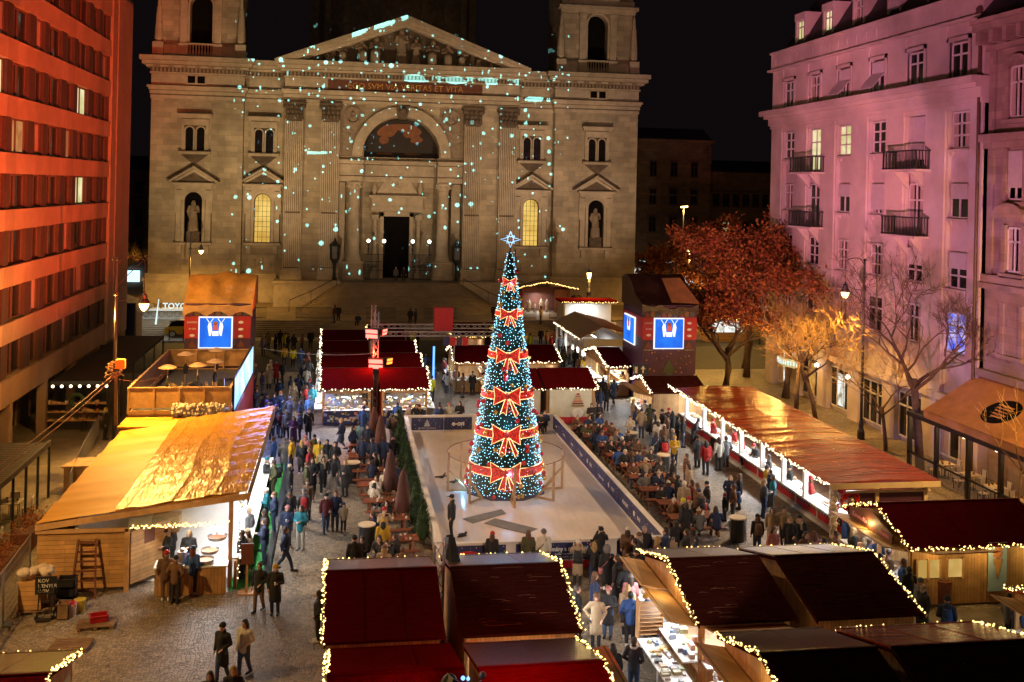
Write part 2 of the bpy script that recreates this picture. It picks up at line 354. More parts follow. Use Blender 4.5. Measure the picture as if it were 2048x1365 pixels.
for x0, x1, y in ((WX0, -11.6, 122), (-11.6, -7.6, 123.2), (21.0, 25.0, 123.2), (25.0, WX1, 122)):
    mb.box(x0-.35*(y<123), x1+.35*(y<123), y-.45, y+.5, 1.2, 3.75)
    mb.box(x0-.5*(y<123), x1+.5*(y<123), y-.62, y+.5, 3.75, 4.05).box(x0-.3*(y<123), x1+.3*(y<123), y-.35, y+.4, 4.05, 4.55)
    mb.box(x0-.4*(y<123), x1+.4*(y<123), y-.50, y+.4, 1.2, 1.75)
for x0, x1 in ((-7.6, -.3), (13.6, 21.0)): mb.box(x0, x1, 118.6, 122, 1.2, 4.0).box(x0-.1, x1+.1, 118.45, 122, 3.82, 4.1)
mb.build('plinth', M['stone2'], ch)
pil = [(-6.8,-4.8), (-2.7,-.65), (13.9,15.95), (18.1,20.15)]
for x0, x1 in pil:                                                                       # giant fluted pilasters
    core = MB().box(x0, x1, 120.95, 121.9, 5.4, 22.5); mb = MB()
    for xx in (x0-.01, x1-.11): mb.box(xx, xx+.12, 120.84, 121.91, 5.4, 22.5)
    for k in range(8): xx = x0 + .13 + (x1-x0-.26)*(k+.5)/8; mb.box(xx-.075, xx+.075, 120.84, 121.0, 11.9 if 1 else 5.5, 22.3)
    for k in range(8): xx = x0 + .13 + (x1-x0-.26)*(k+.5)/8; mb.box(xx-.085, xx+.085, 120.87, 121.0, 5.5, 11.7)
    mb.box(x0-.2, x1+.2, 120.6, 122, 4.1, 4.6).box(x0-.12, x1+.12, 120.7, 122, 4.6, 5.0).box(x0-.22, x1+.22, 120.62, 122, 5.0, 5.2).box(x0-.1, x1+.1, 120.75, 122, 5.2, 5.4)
    po = mb.build('pilaster', M['stone2'], ch); core.build('flute_grooves', M['stone_dk'], po)  # dark core puts the shade of the flutes into the colour
    mb = MB().box(x0-.05, x1+.05, 120.8, 122, 22.5, 22.7).box(x0-.3, x1+.3, 120.5, 122, 24.2, 24.5).box(x0-.02, x1+.02, 120.9, 122, 22.7, 24.2)
    for row, (z, n, r) in enumerate(((22.95,5,.24),(23.45,4,.26),(23.95,4,.24))):
        for k in range(n): mb.sph((x0+(x1-x0)*(k+.5)/n, 120.8-.06*row, z), r, 8, 6, sc=(.8,.7,1.1))
    for sx in (x0, x1): mb.sph((sx, 120.7, 24.0), .3, 8, 6)
    mb.build('capital', M['stone_dk'], po)
for i, x in enumerate((1.2, 11.7)):                                                      # round columns beside the door
    mb = MB().lathe(x, 122.6, [(.95,6.2),(.95,6.4),(.82,6.5),(.9,6.7),(.74,6.85),(.72,8),(.62,14.4),(.7,14.5)], 24)
    mb.box(x-1.15, x+1.15, 121.6, 123.6, 4.0, 5.9).box(x-1.25, x+1.25, 121.5, 123.7, 5.9, 6.2).box(x-1.25, x+1.25, 121.5, 123.7, 4.0, 4.4)
    mb.lathe(x, 122.6, [(.66,14.5),(.72,14.7),(.95,15.3),(1.0,15.5)], 20)
    for k in range(10): a = 2*PI*k/10; mb.sph((x+.8*math.cos(a), 122.6+.8*math.sin(a), 15.0), .22, 6, 5)
    mb.build('column', M['stone2'], ch, True)
    dx = -1.6 if i == 0 else 1.6
    MB().box(x+dx-.55, x+dx+.55, 123.2, 125.2, 4, 15.4).build('pier', M['stone2'], ch)
mb = MB()                                                                                # porch entablature
for x0, x1, y in ((-.65, 2.2, 121.9), (2.2, 10.9, 123.6), (10.9, 13.95, 121.9)):
    mb.box(x0, x1, y, 125.5, 15.5, 16.2).box(x0, x1, y+.1, 125.5, 16.2, 17.5).box(x0, x1, y-.25, 125.5, 17.5, 17.75).box(x0, x1, y-.45, 125.5, 17.75, 18.1).box(x0, x1, y+.05, 125.5, 18.1, 18.45)
mb.build('porch_entablature', M['stone2'], ch)
mb = MB()
for x0, x1 in ((-.6, 2.2), (11.0, 13.9)): mb.box(x0, x1, 121.76, 121.8, 18.5, 24.4)
mb.build('carved_spandrel', M['stone_mid'], ch)
mb = MB()
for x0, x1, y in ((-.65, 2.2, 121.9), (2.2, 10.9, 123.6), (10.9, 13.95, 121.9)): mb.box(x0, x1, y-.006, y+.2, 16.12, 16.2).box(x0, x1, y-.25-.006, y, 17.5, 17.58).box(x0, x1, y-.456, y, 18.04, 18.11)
mb.build('soot_shade_line', M['stone_dk'], ch)  # dark strips under the mouldings, soot and shade put into their colour
mb = MB()                                                                                # archivolt rings with keystone
for r0, r1, y in ((4.6, 4.95, 121.55), (4.95, 5.4, 121.45), (5.4, 5.75, 121.35)):
    a = [(ac + r1*math.cos(PI*j/28), az + r1*1.03*math.sin(PI*j/28)) for j in range(29)]
    b2 = [(ac + r0*math.cos(PI*j/28), az + r0*1.03*math.sin(PI*j/28)) for j in range(29)]
    for j in range(28): mb.prism([a[j], a[j+1], b2[j+1], b2[j]], 'y', y, 121.9)
mb.build('archivolt', M['stone2'], ch)
MB().prism([(ac-.45,22.9),(ac+.45,22.9),(ac+.8,24.6),(ac-.8,24.6)], 'y', 120.9, 121.9).sph((ac,120.9,23.9), .45, 10, 7).build('keystone', M['stone_dk'], ch)
mos = mat('lunette_mosaic', (.02,.011,.007), .6, .4, .5)
mb = MB().prism([(p[0], p[1]) for p in [(ac + 4.55*math.cos(PI*j/24), az + 4.6*math.sin(PI*j/24)) for j in range(25)]], 'y', 124.9, 125.15)
lun = mb.build('lunette_painting', mos, ch)
sky = mat('lunette_sky', (.24,.085,.03), .6, .3, 1.6)
mb = MB()
for (cx, cz, w, h) in ((-1.6,21.6,1.2,.8), (1.3,21.6,1.2,.8), (0,22.2,1.8,.45), (-2.0,20.6,.6,.5), (1.9,20.7,.8,.5), (-1.9,18.95,1.0,.12), (1.5,18.95,1.0,.12)):
    mb.prism([(ac + cx + w*math.cos(2*PI*j/14)*U(.8,1.1), cz + h*math.sin(2*PI*j/14)*U(.8,1.1)) for j in range(14)], 'y', 124.84-.01*R(), 124.95)
mb.build('painted_sky', sky, lun)
for sx in (-1, 1):                                                                       # spandrel roundels and carved spandrels
    mb = MB(); x = ac + sx*5.75; z = 23.2
    for j in range(24):
        a0, a1 = 2*PI*j/24, 2*PI*(j+1)/24
        mb.prism([(x+1.0*math.cos(a0), z+1.0*math.sin(a0)), (x+1.0*math.cos(a1), z+1.0*math.sin(a1)), (x+.8*math.cos(a1), z+.8*math.sin(a1)), (x+.8*math.cos(a0), z+.8*math.sin(a0))], 'y', 121.5, 121.85)
    mb.sph((x,121.75,z+.25), .28, 8, 6, sc=(1,.6,1)).sph((x,121.75,z-.3), .48, 8, 6, sc=(1,.5,.9))
    for k in range(26): mb.sph((ac+sx*U(4.9,7.2), 121.8, U(19.2,22)), U(.1,.22), 6, 5, sc=(1,.5,1.2))
    mb.build('roundel', M['stone_mid'], ch)
# entablature, frieze with inscription, dentils and cornice, following the plan
mb = MB(); den = MB()
segs = [(WX0, -11.6, 122.0, .0), (-11.6, -6.8, 123.2, .0), (PX0-.1, PX1+.1, 121.0, 1.0), (20.2, 25.0, 123.2, 0), (25.0, WX1, 122.0, 0)]
for x0, x1, y, s in segs:
    e = .0 if y > 123 else 1.0
    for z0, z1, d in ((24.5,25.0,.10),(25.0,25.45,.18),(25.45,25.7,.30),(25.7,25.95,.45),(25.95,27.3,.05),(27.3,27.5,.2),(27.5,28.0,.12),(28.0,28.3,.55),(28.3,28.75,.95),(28.75,29.25,1.2)):
        mb.box(x0-d*e, x1+d*e, y-d, y+1.5, z0, z1 - .002)
    n = int((x1-x0)/.42); den = MB()
    for k in range(n): xx = x0 + (x1-x0)*(k+.5)/n; den.box(xx-.12, xx+.12, y-.42, y, 27.52, 27.95)
    if s == 0 and y < 123:
        for k in range(7): xx = x0+.7+(x1-x0-1.4)*k/6; den.box(xx-.28, xx+.28, y-.9, y, 28.02, 28.28)
    den.build('dentil_band', M['stone_mid'], ch)
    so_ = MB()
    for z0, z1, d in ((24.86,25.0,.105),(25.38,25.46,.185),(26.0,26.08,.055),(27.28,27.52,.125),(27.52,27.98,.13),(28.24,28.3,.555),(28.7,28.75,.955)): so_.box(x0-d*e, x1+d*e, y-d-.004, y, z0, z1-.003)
    so_.build('soot_shade_line', M['stone_dk'], ch)  # dark bands behind dentils and mouldings colour in recess shade along with soot
mb.build('entablature', M['stone2'], ch)
MB().box(-2.1, 15.9, 120.86, 121.2, 26.05, 27.2).build('inscription_panel', M['panel_red'], ch)
text_mb('EGO SVM VIA VERITAS ET VITA', .98, lambda x, y, z: (6.9+x*1.0, 120.84-z, 26.28+y)).build('inscription', M['gilt'], ch)
# pediment
ap, pl, pr = (6.75, 34.9), (-8.0, 29.3), (21.5, 29.3)
mb = MB()
for a, sgn in ((pl, 1), (pr, -1)):
    d = Vector((ap[0]-a[0], ap[1]-a[1])); 
    for off, th, y in ((0,.42,119.6),(.42,.5,119.95),(.92,.3,120.4)):
        mb.prism([(a[0], a[1]-off), (ap[0], ap[1]-off), (ap[0], ap[1]-off-th), (a[0]+sgn*th*0, a[1]-off-th)] if off == 0 else [(a[0]+sgn*off*2.2, a[1]-.05), (ap[0], ap[1]-off), (ap[0], ap[1]-off-th), (a[0]+sgn*(off+th)*2.35, a[1]-.05)], 'y', y, 122.5)
mb.build('pediment_cornice', M['stone2'], ch)
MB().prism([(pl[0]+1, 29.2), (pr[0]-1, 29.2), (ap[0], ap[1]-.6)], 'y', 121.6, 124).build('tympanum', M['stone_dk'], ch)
MB().prism([(pl[0], 29.2), (pr[0], 29.2), (ap[0], ap[1]-.1)], 'y', 124.1, 160).build('nave_roof', M['roof_dk'], ch)

def arch_poly(x, z0, w, z1, n=10):
    """door-shaped outline: straight sides and a half-round head, top at z1"""
    r = w/2; zs = z1 - r
    return [(x-r, z0), (x+r, z0)] + [(x + r*math.cos(PI*j/n), zs + r*math.sin(PI*j/n)) for j in range(n+1)]
def arch_frame(mb, x, z0, w, z1, t, y0, y1, n=10):
    r = w/2; zs = z1 - r
    mb.box(x-r-t, x-r, y0, y1, z0, zs).box(x+r, x+r+t, y0, y1, z0, zs)
    for j in range(n):
        a0, a1 = PI*j/n, PI*(j+1)/n
        mb.prism([(x+(r+t)*math.cos(a0), zs+(r+t)*math.sin(a0)), (x+(r+t)*math.cos(a1), zs+(r+t)*math.sin(a1)), (x+r*math.cos(a1), zs+r*math.sin(a1)), (x+r*math.cos(a0), zs+r*math.sin(a0))], 'y', y0, y1)
niche_at = []
for x, y, lit in ((-16.9, 122, 0), (-9.3, 123.2, 1), (22.4, 123.2, 1), (30.2, 122, 0)):
    mb = MB()                                                                            # aedicule: side strips, entablature, gable, sill, brackets
    arch_frame(mb, x, 8.2, 1.95, 13.9, .35, y-.5, y+.1)
    for s in (-1, 1): mb.box(x+s*1.62-.3, x+s*1.62+.3, y-.34, y+.1, 8.2, 14.1).box(x+s*1.95-.14, x+s*1.95+.14, y-.28, y+.1, 11.5, 14.2).box(x+s*1.5-.25, x+s*1.5+.25, y-.45, y+.1, 6.9, 7.8)
    mb.prism([(x-1.33,13.0),(x-1.33,14.2),(x+1.33,14.2),(x+1.33,13.0),(x+.9,13.7),(x,14.02),(x-.9,13.7)], 'y', y-.42, y+.1)
    mb.box(x-2.0, x+2.0, y-.5, y+.1, 14.2, 14.75).box(x-2.3, x+2.3, y-.75, y+.1, 14.75, 14.95)
    mb.prism([(x-2.5,15.0),(x+2.5,15.0),(x,16.5)], 'y', y-.4, y+.1)
    for s in (-1, 1): mb.prism([(x+s*2.6,15.0),(x,16.55),(x,16.85),(x+s*2.75,15.1)], 'y', y-.85, y+.1)
    mb.box(x-2.05, x+2.05, y-.6, y+.1, 7.85, 8.2)
    f = mb.build('aedicule', M['stone2'], ch)
    mb = MB().box(x-1.33, x-1.30, y-.52, y, 8.2, 13).box(x+1.30, x+1.33, y-.52, y, 8.2, 13).box(x-1.9, x+1.9, y-.36, y, 14.1, 14.21).box(x-2.3, x+2.3, y-.77, y+.05, 14.93, 15.0).prism([(x-1.9,15.05),(x+1.9,15.05),(x,16.15)], 'y', y-.41, y).box(x-2.1, x+2.1, y-.62, y, 8.12, 8.22).box(x-2.02, x-1.3, y-.12, y, 8.22, 14.1).box(x+1.3, x+2.02, y-.12, y, 8.22, 14.1)
    for s in (-1, 1): mb.prism([(x+s*2.75,15.11),(x,16.86),(x,16.95),(x+s*2.9,15.14)], 'y', y-.8, y+.05)
    mb.build('shade_edge', M['stone_dk'], f)  # dark strips paint the shade round gable, sill and reveals
    mb = MB().prism(arch_poly(x, 8.21, 1.94, 13.89), 'y', y-.06, y+.08)
    if lit:
        w = mb.build('window', M['church_win'], f)
        mb = MB()
        for k in range(1, 4): mb.box(x-1+k*.49-.02, x-1+k*.49+.02, y-.12, y-.06, 8.2, 13.5 if k != 2 else 13.8)
        for k in range(1, 9): mb.box(x-.97, x+.97, y-.12, y-.06, 8.2+.6*k-.018, 8.2+.6*k+.018)
        arch_frame(mb, x, 8.2, 1.75, 13.8, .1, y-.14, y-.05)
        mb.build('window_bars', M['iron'], f)
        mb = MB().box(x-1.5, x+1.5, y-.12, y+.1, 4.9, 6.7)
        for k in range(16): mb.sph((x+U(-1.25,1.25), y-.12, U(5.15,6.4)), U(.1,.25), 6, 5, sc=(.8,.5,1.4))
        arch = mb.build('relief_panel', M['stone2'], ch)
    else:
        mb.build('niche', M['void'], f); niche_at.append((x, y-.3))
    mb = MB()                                                                            # upper pair of round-headed windows
    for s in (-1, 1): arch_frame(mb, x+s*.62, 18.6, .86, 21.3, .16, y-.3, y+.1)
    mb.box(x-1.5, x-1.2, y-.25, y+.1, 18.6, 21.9).box(x+1.2, x+1.5, y-.25, y+.1, 18.6, 21.9).box(x-1.5, x+1.5, y-.22, y+.1, 21.5, 22.3).box(x-1.75, x+1.75, y-.5, y+.1, 22.3, 22.6).box(x-1.9, x+1.9, y-.7, y+.1, 22.6, 22.8)
    mb.box(x-1.75, x+1.75, y-.5, y+.1, 18.2, 18.55).prism([(x-1.5,18.2),(x+1.5,18.2),(x+.7,17.5),(x,17.0),(x-.7,17.5)], 'y', y-.3, y+.1)
    f = mb.build('twin_window', M['stone2'], ch)
    MB().box(x-1.9, x+1.9, y-.72, y, 22.78, 22.86).box(x-1.5, x+1.5, y-.26, y, 22.2, 22.3).box(x-1.78, x+1.78, y-.52, y, 18.5, 18.6).box(x-1.2, x+1.2, y-.04, y, 18.6, 22.0).prism([(x-1.5,18.19),(x+1.5,18.19),(x+.7,17.5),(x,17.0),(x-.7,17.5)], 'y', y-.32, y-.2).build('shade_edge', M['stone_dk'], f)  # shade round hood, sill and panes painted as dark strips
    mb = MB()
    for s in (-1, 1): mb.prism(arch_poly(x+s*.62, 18.6, .85, 21.29), 'y', y-.05, y+.06)
    mb.build('pane', M['glass_dk'], f)
    if y < 123:
        MB().box(x-1.15, x+1.15, y-.22, y+.1, 26.15, 26.3).box(x-1.15, x-.95, y-.2, y+.1, 26.3, 27.1).box(x+.95, x+1.15, y-.2, y+.1, 26.3, 27.1).box(x-.12, x+.12, y-.2, y+.1, 26.3, 27.1).build('attic_window', M['stone2'], ch)
        MB().box(x-.95, x-.12, y-.12, y+.02, 26.3, 27.1).box(x+.12, x+.95, y-.12, y+.02, 26.3, 27.1).build('pane', M['void'], ch)
MB().box(-7.9, -6.5, 122.7, 122.76, 2.2, 3.2).build('cellar_grille', M['iron'], ch)
# main door with its surround
dx, dy = 6.35, 125.2
mb = MB().box(dx-2.0, dx-1.55, dy-.35, dy, 4, 11.9).box(dx+1.55, dx+2.0, dy-.35, dy, 4, 11.9).box(dx-2.0, dx+2.0, dy-.35, dy, 11.4, 11.95)
for s in (-1, 1): mb.cyl(dx+s*2.6, dy-.5, 4.6, 11.0, .3, .26, 14).box(dx+s*2.6-.42, dx+s*2.6+.42, dy-.9, dy, 4, 4.6).box(dx+s*2.6-.4, dx+s*2.6+.4, dy-.9, dy, 11.0, 11.6)
mb.box(dx-3.1, dx+3.1, dy-.95, dy, 12.0, 12.6).box(dx-3.05, dx+3.05, dy-.85, dy, 12.6, 13.6).box(dx-3.4, dx+3.4, dy-1.25, dy, 13.6, 13.95)
mb.box(dx-1.6, dx+1.6, dy-.5, dy, 13.95, 16.9).box(dx-1.95, dx+1.95, dy-.8, dy, 16.9, 17.2)
for s in (-1, 1): mb.prism([(dx+s*1.6,13.95),(dx+s*2.7,13.95),(dx+s*2.2,14.6),(dx+s*1.6,15.6)], 'y', dy-.45, dy).lathe(dx+s*2.75, dy-.6, [(.3,13.95),(.2,14.2),(.35,14.7),(.2,15.2),(.12,15.6),(.05,15.9)], 10)
for j in range(24):
    a0, a1 = 2*PI*j/24, 2*PI*(j+1)/24; x, z = dx, 15.4
    mb.prism([(x+1.05*math.cos(a0), z+1.05*math.sin(a0)), (x+1.05*math.cos(a1), z+1.05*math.sin(a1)), (x+.85*math.cos(a1), z+.85*math.sin(a1)), (x+.85*math.cos(a0), z+.85*math.sin(a0))], 'y', dy-.62, dy-.4)
mb.prism([(dx-.75,14.9),(dx+.75,14.9),(dx,16.15)], 'y', dy-.6, dy-.45)
for k in range(8): mb.sph((dx+U(-.5,.5), dy-.6, U(14.85,15.5)), .2, 6, 5)
mb.build('door_surround', M['stone2'], ch)
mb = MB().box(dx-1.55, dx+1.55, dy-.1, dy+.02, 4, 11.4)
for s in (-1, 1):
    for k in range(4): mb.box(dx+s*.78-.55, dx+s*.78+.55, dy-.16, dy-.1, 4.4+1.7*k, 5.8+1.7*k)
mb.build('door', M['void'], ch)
# statues are added later from the figure builder
# towers over the wings
for x0, x1, ox in ((-21.1, -12.2, -16.6), (25.7, 34.6, 30.2)):
    t = MB()
    yb = 122.8
    t.box(x0, ox-2.1, yb, 131, 29.25, 36.6).box(ox+2.1, x1, yb, 131, 29.25, 36.6).box(x0, x1, yb+.05, 131, 36.6, 41).box(x0+.3, x1-.3, 129, 131, 29.25, 41)
    rr = 1.25
    t.prism([(ox-2.1,31.0),(ox-rr,31.0)] + [(ox + rr*math.cos(PI-PI*j/12), 35.3 + rr*math.sin(PI*j/12)) for j in range(13)] + [(ox+rr,31.0),(ox+2.1,31.0),(ox+2.1,36.6),(ox-2.1,36.6)], 'y', yb+.02, yb+1.2)
    t.box(ox-2.1, ox+2.1, yb+.02, yb+1.2, 29.25, 29.75)
    to = t.build('tower', M['stone'], ch)
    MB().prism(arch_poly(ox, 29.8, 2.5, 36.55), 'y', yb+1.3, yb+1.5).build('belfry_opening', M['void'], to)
    t = MB()
    for s in (-1, 1):
        t.box(ox+s*1.9-.4, ox+s*1.9+.4, yb-.45, yb+.1, 30.9, 36.2).box(ox+s*1.9-.55, ox+s*1.9+.55, yb-.6, yb+.1, 29.25, 30.9).box(ox+s*1.9-.5, ox+s*1.9+.5, yb-.6, yb+.1, 36.2, 36.6)
    arch_frame(t, ox, 31, 2.5, 36.55, .25, yb-.2, yb+.05)
    t.box(x0-.2, x1+.2, yb-.6, yb+.2, 36.65, 37.1).box(x0-.5, x1+.5, yb-1.0, yb+.2, 37.1, 37.5).box(x0-.1, x1+.1, yb-.3, yb+.2, 37.5, 38.3)
    t.prism([(ox-2.6,38.3),(ox+2.6,38.3),(ox,39.5)], 'y', yb-.7, yb+.2)
    for s0, s1 in ((x0, ox-2.5), (ox+2.5, x1)): t.box(s0, s1, yb-.4, yb+.1, 29.25, 30.7)
    t.box(ox-1.35, ox+1.35, yb-.5, yb-.1, 30.75, 30.95).box(ox-1.35, ox+1.35, yb-.5, yb-.1, 29.25, 29.5)
    for k in range(8): t.lathe(ox-1.15+.33*k, yb-.3, [(.09,29.5),(.13,29.8),(.06,30.3),(.1,30.75)], 8)
    t.build('tower_trim', M['stone2'], to)
    for ex in (x0-.1, x1+.1):
        MB().box(ex-.6, ex+.6, yb-1.0, yb+.2, 29.25, 30.9).lathe(ex, yb-.4, [(.62,30.9),(.42,31.1),(.5,31.3),(.45,32.5),(.28,34.9),(.22,35.0),(.14,36.2),(.02,36.6)], 8).build('obelisk', M['stone2'], to)
# the dark drum of the dome behind the gable
mb = MB().lathe(6.6, 150, [(11.8,28),(11.8,33),(12.2,33.2),(11.2,33.5),(11.2,44),(12.4,44.3),(12.4,45.2),(11.4,45.5),(10.4,50),(7,55),(2,57.5)], 40)
for k in range(20): a = 2*PI*k/20; mb.bar((6.6+11.5*math.cos(a),150+11.5*math.sin(a),33.5),(6.6+11.5*math.cos(a),150+11.5*math.sin(a),44.2),.8)
mb.build('dome', M['stone_dk'], ch)
# wrought iron screens with globe lamps at the head of the stair
for x0, x1, gl in ((2.7, 4.5, (2.95, 4.75)), (8.0, 10.3, (8.1, 10.05))):
    t = thing('iron_screen', 'tall black iron screen with two globe lamps %s the church door' % ('left of' if x0 < 5 else 'right of'), 'fence', ((x0+x1)/2, 121.2, 4), group='iron screens at the church door')
    mb = MB()
    for k in range(int((x1-x0)/.16)+1): mb.bar((x0+.16*k,121.2,4),(x0+.16*k,121.2,7.1),.035)
    for z in (4.15,5.2,6.2,7.05): mb.bar((x0-.1,121.2,z),(x1+.1,121.2,z),.07)
    for k in range(int((x1-x0)/.45)): mb.sph((x0+.3+.45*k,121.2,5.7), .2, 8, 6, sc=(1,.15,1))
    mb.build('bars', M['iron'], t)
    for g in gl:
        l = MB().lathe(g, 121.2, [(.14,7.0),(.06,7.2),(.1,7.6),(.05,8.0),(.16,8.25),(.05,8.4)], 10).build('lamp_stand', M['iron'], t)
        MB().sph((g,121.2,8.62), .21, 14, 10).build('globe', M['globe'], l, True)
for sx, x in ((0, -.9), (1, 13.2)):
    t = thing('standing_lantern', 'black iron lantern standing in front of the %s portal column' % ('left' if sx == 0 else 'right'), 'lantern', (x, 120.3, 4.0), group='black lanterns at the portal')
    MB().lathe(x, 120.3, [(.3,4.1),(.2,4.4),(.16,5.0),(.22,6.0),(.3,6.1)], 8).build('post', M['iron'], t)
    MB().lathe(x, 120.3, [(.3,6.1),(.55,6.6),(.6,8.0),(.68,8.1),(.2,8.5),(.05,8.9)], 6).build('lantern_box', M['iron'], t)
def fence_run(label, pts, z, h=1.05, name='iron_railing', step=.14, cat='railing', group='iron railings on the church terrace'):
    t = thing(name, label, cat, (pts[0][0], pts[0][1], z), group=group)
    mb = MB()
    for (xa, ya, za), (xb, yb2, zb) in zip(pts[:-1], pts[1:]):
        n = max(1, int(math.hypot(xb-xa, yb2-ya)/step))
        for k in range(n+1):
            f = k/n; x, y, zz = xa+(xb-xa)*f, ya+(yb2-ya)*f, za+(zb-za)*f; mb.bar((x,y,zz),(x,y,zz+h),.03)
        for q in (.1, .97): mb.bar((xa,ya,za+h*q),(xb,yb2,zb+h*q),.05)
    mb.build('bars', M['iron'], t); return t
for i, (x0, x1, w) in enumerate(((-10.2,-7.6,'far left, behind the left screen tower'), (-4.6,-.9,'left of the stair foot'), (2.6,5.6,'at the middle of the stair foot'), (8.6,12.0,'right of the stair middle'), (17.4,20.6,'in front of the nativity hut'), (22.0,23.4,'beside the dark statue'))):
    fence_run('black iron railing on the terrace, '+w, [(x0,108.3,1.2),(x1,108.3,1.2)], 1.2, 1.15, step=.11)
for s, (xa, xb) in enumerate(((-5.6, -.6), (18.6, 13.8))):
    pts = [(xa, 114.0, 1.5), (xa+(xb-xa)*.45, 116.0, 2.3), (xb, 118.2, 3.6)]
    t = thing('handrail', 'thin metal handrail rising along the %s side of the church stair' % ('left' if s == 0 else 'right'), 'handrail', pts[0], group='stair handrails')
    mb = MB().tube([(x, y, z+.95) for x, y, z in pts], .04)
    for x, y, z in pts: mb.bar((x,y,z-.3),(x,y,z+.95),.05)
    mb.build('rail', M['iron'], t)
# ---------------------------------------------------------------- office block on the left (its front faces +X)
ob = thing('office_block', 'red lit office block with eight bands of windows along the left of the square', 'building', (-17, 60, 0))
OX, Y0, Y1, Y2 = -17.0, 36.0, 79.1, 85.9
sills = [25.14 - 2.935*k for k in range(8)]
mb = MB()
mb.box(-40, OX-.42, Y0, Y2, 3.2, 28.6)
tops = [28.9] + sills; bots = [s + 1.84 for s in sills] + [3.18]
for a, b2 in zip(tops, bots):
    mb.box(OX-.5, OX, Y0, Y1+.01, b2, a)
    mb.box(OX, OX+.05, Y0, Y1, a-.09, a-.02)
mb.box(OX-3, OX+.12, Y1, Y2, 3.18, 28.95).box(OX+.1, OX+.2, Y1+1.5, Y1+1.9, 3.2, 28.9)
mb.build('facade', M['concrete'], ob)
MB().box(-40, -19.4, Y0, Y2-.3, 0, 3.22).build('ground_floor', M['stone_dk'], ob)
mb = MB()
for k in range(14): MB().box(-19.42, -19.3, 44+2.8*k, 44.12+2.8*k, 0, 3.1).build('wall_strip', M['concrete'], ob)
for k in range(6): MB().box(-17.6, -17.1, 44.5+6.6*k, 45.0+6.6*k, 0, 3.2).build('ground_floor_pier', M['concrete'], ob)
MB().box(-40.2, OX+.1, Y0, Y2+.1, 28.95, 29.2).build('roof', M['roof_dk'], ob)
CW = {(2,0): 'win_pale', (2,1): 'win_pale', (2,6): 'win_pale', (3,2): 'win_org', (3,5): 'win_org', (4,6): 'win_pale', (1,3): 'curtain', (4,1): 'curtain', (6,3): 'curtain', (3,3): 'curtain', (7,1): 'win_org', (5,1):'win_org'}
for r, zs in enumerate(sills):
    y = 50.3; i = 0
    while y < 78.4:                                       # bays: a wide window, a pier, a narrow one, a thin pier
        for w, pier in ((2.9, 1.1), (1.75, .85)):
            if y + w > 78.9: w = 78.9 - y
            if w < .7: break
            f = MB(); x = OX - .34; zt = zs + 1.84
            f.box(x-.06, x+.04, y, y+w, zs, zs+.1).box(x-.06, x+.04, y, y+w, zt-.1, zt)
            cuts = (0, .24, .47, 1) if w > 2 else (0, .42, 1)
            for c in cuts: yy = y + .04 + (w-.08)*c; f.box(x-.06, x+.06, yy-.05, yy+.05, zs, zt)
            fo = f.build('window', M['frame_br'], ob)
            g = MB()
            for c0, c1 in zip(cuts[:-1], cuts[1:]):
                g.box(x-.05, x-.02, y+.05+(w-.1)*c0+.04, y+.05+(w-.1)*c1-.04, zs+.1, zt-.1)
            k = CW.get((r, i)) or random.choice(['glass_dk']*9 + ['curtain'])
            g.build('pane', M[k], fo)
            if k == 'glass_dk' and R() < .35:
                c = MB(); q = U(.1, .55)*w; c.box(x-.1, x-.06, y+q, y+min(w-.1, q+U(.4,1.2)), zs+.1, zt-.1); c.build('curtain', M['curtain'], fo)
            MB().box(OX-.43, OX-.1, y+w, y+w+pier, zs, zt).build('pier', M['pier_dk'], ob); y += w + pier; i += 1

# ---------------------------------------------------------------- facade with windows facing -X (right side of the square)
def side_window(parent, x, y, w, z0, z1, rows=(.62,), cols=(.5,), pane='glass_dk', shutter=0, arched=False, deep=.3, name='window'):
    """frame + panes; the outside is towards -X"""
    f = MB(); xi = x + deep
    f.box(xi-.06, xi+.04, y-w/2, y-w/2+.085, z0, z1).box(xi-.06, xi+.04, y+w/2-.085, y+w/2, z0, z1).box(xi-.06, xi+.04, y-w/2, y+w/2, z0, z0+.1).box(xi-.06, xi+.04, y-w/2, y+w/2, z1-.1, z1)
    for c in cols: f.box(xi-.07, xi+.03, y-w/2+w*c-.05, y-w/2+w*c+.05, z0, z1)
    for q in rows: f.box(xi-.07, xi+.03, y-w/2, y+w/2, z0+(z1-z0)*q-.05, z0+(z1-z0)*q+.05)
    fo = f.build(name, M['frame_w'], parent)
    MB().box(xi, xi+.02, y-w/2+.08, y+w/2-.08, z0+.08, z1-.08).build('pane', M[pane], fo)
    if pane == 'glass_dk' and R() < .4:
        c = MB(); 
        for s in (-1, 1): c.box(xi-.02, xi-.005, y+s*w*.32-w*.13, y+s*w*.32+w*.13, z0+.1, z1-.1)
        c.build('curtain', M['curtain'], fo)
    if shutter: MB().box(xi-.14, xi-.08, y-w/2+.06, y+w/2-.06, z1-(z1-z0)*shutter, z1-.04).build('shutter', M['shutter'], fo)
    return fo
ap_ = thing('apartment_house', 'pale apartment house lit pink and violet, with tall pilasters and four iron balconies', 'building', (34, 65, 0))
PX, PY0, PY1 = 34.0, 50.9, 78.8
cols_ = [75.7, 71.25, 66.75, 62.2, 57.7, 53.25]
mb = MB()
mb.box(PX+.42, 50, PY0, PY1, 0, 25.2)
edges = [PY0] + [ (a+b2)/2 for a, b2 in zip(cols_[::-1][:-1], cols_[::-1][1:])] + [PY1]
hw = 1.2
ys = sorted(cols_)
prev = PY0
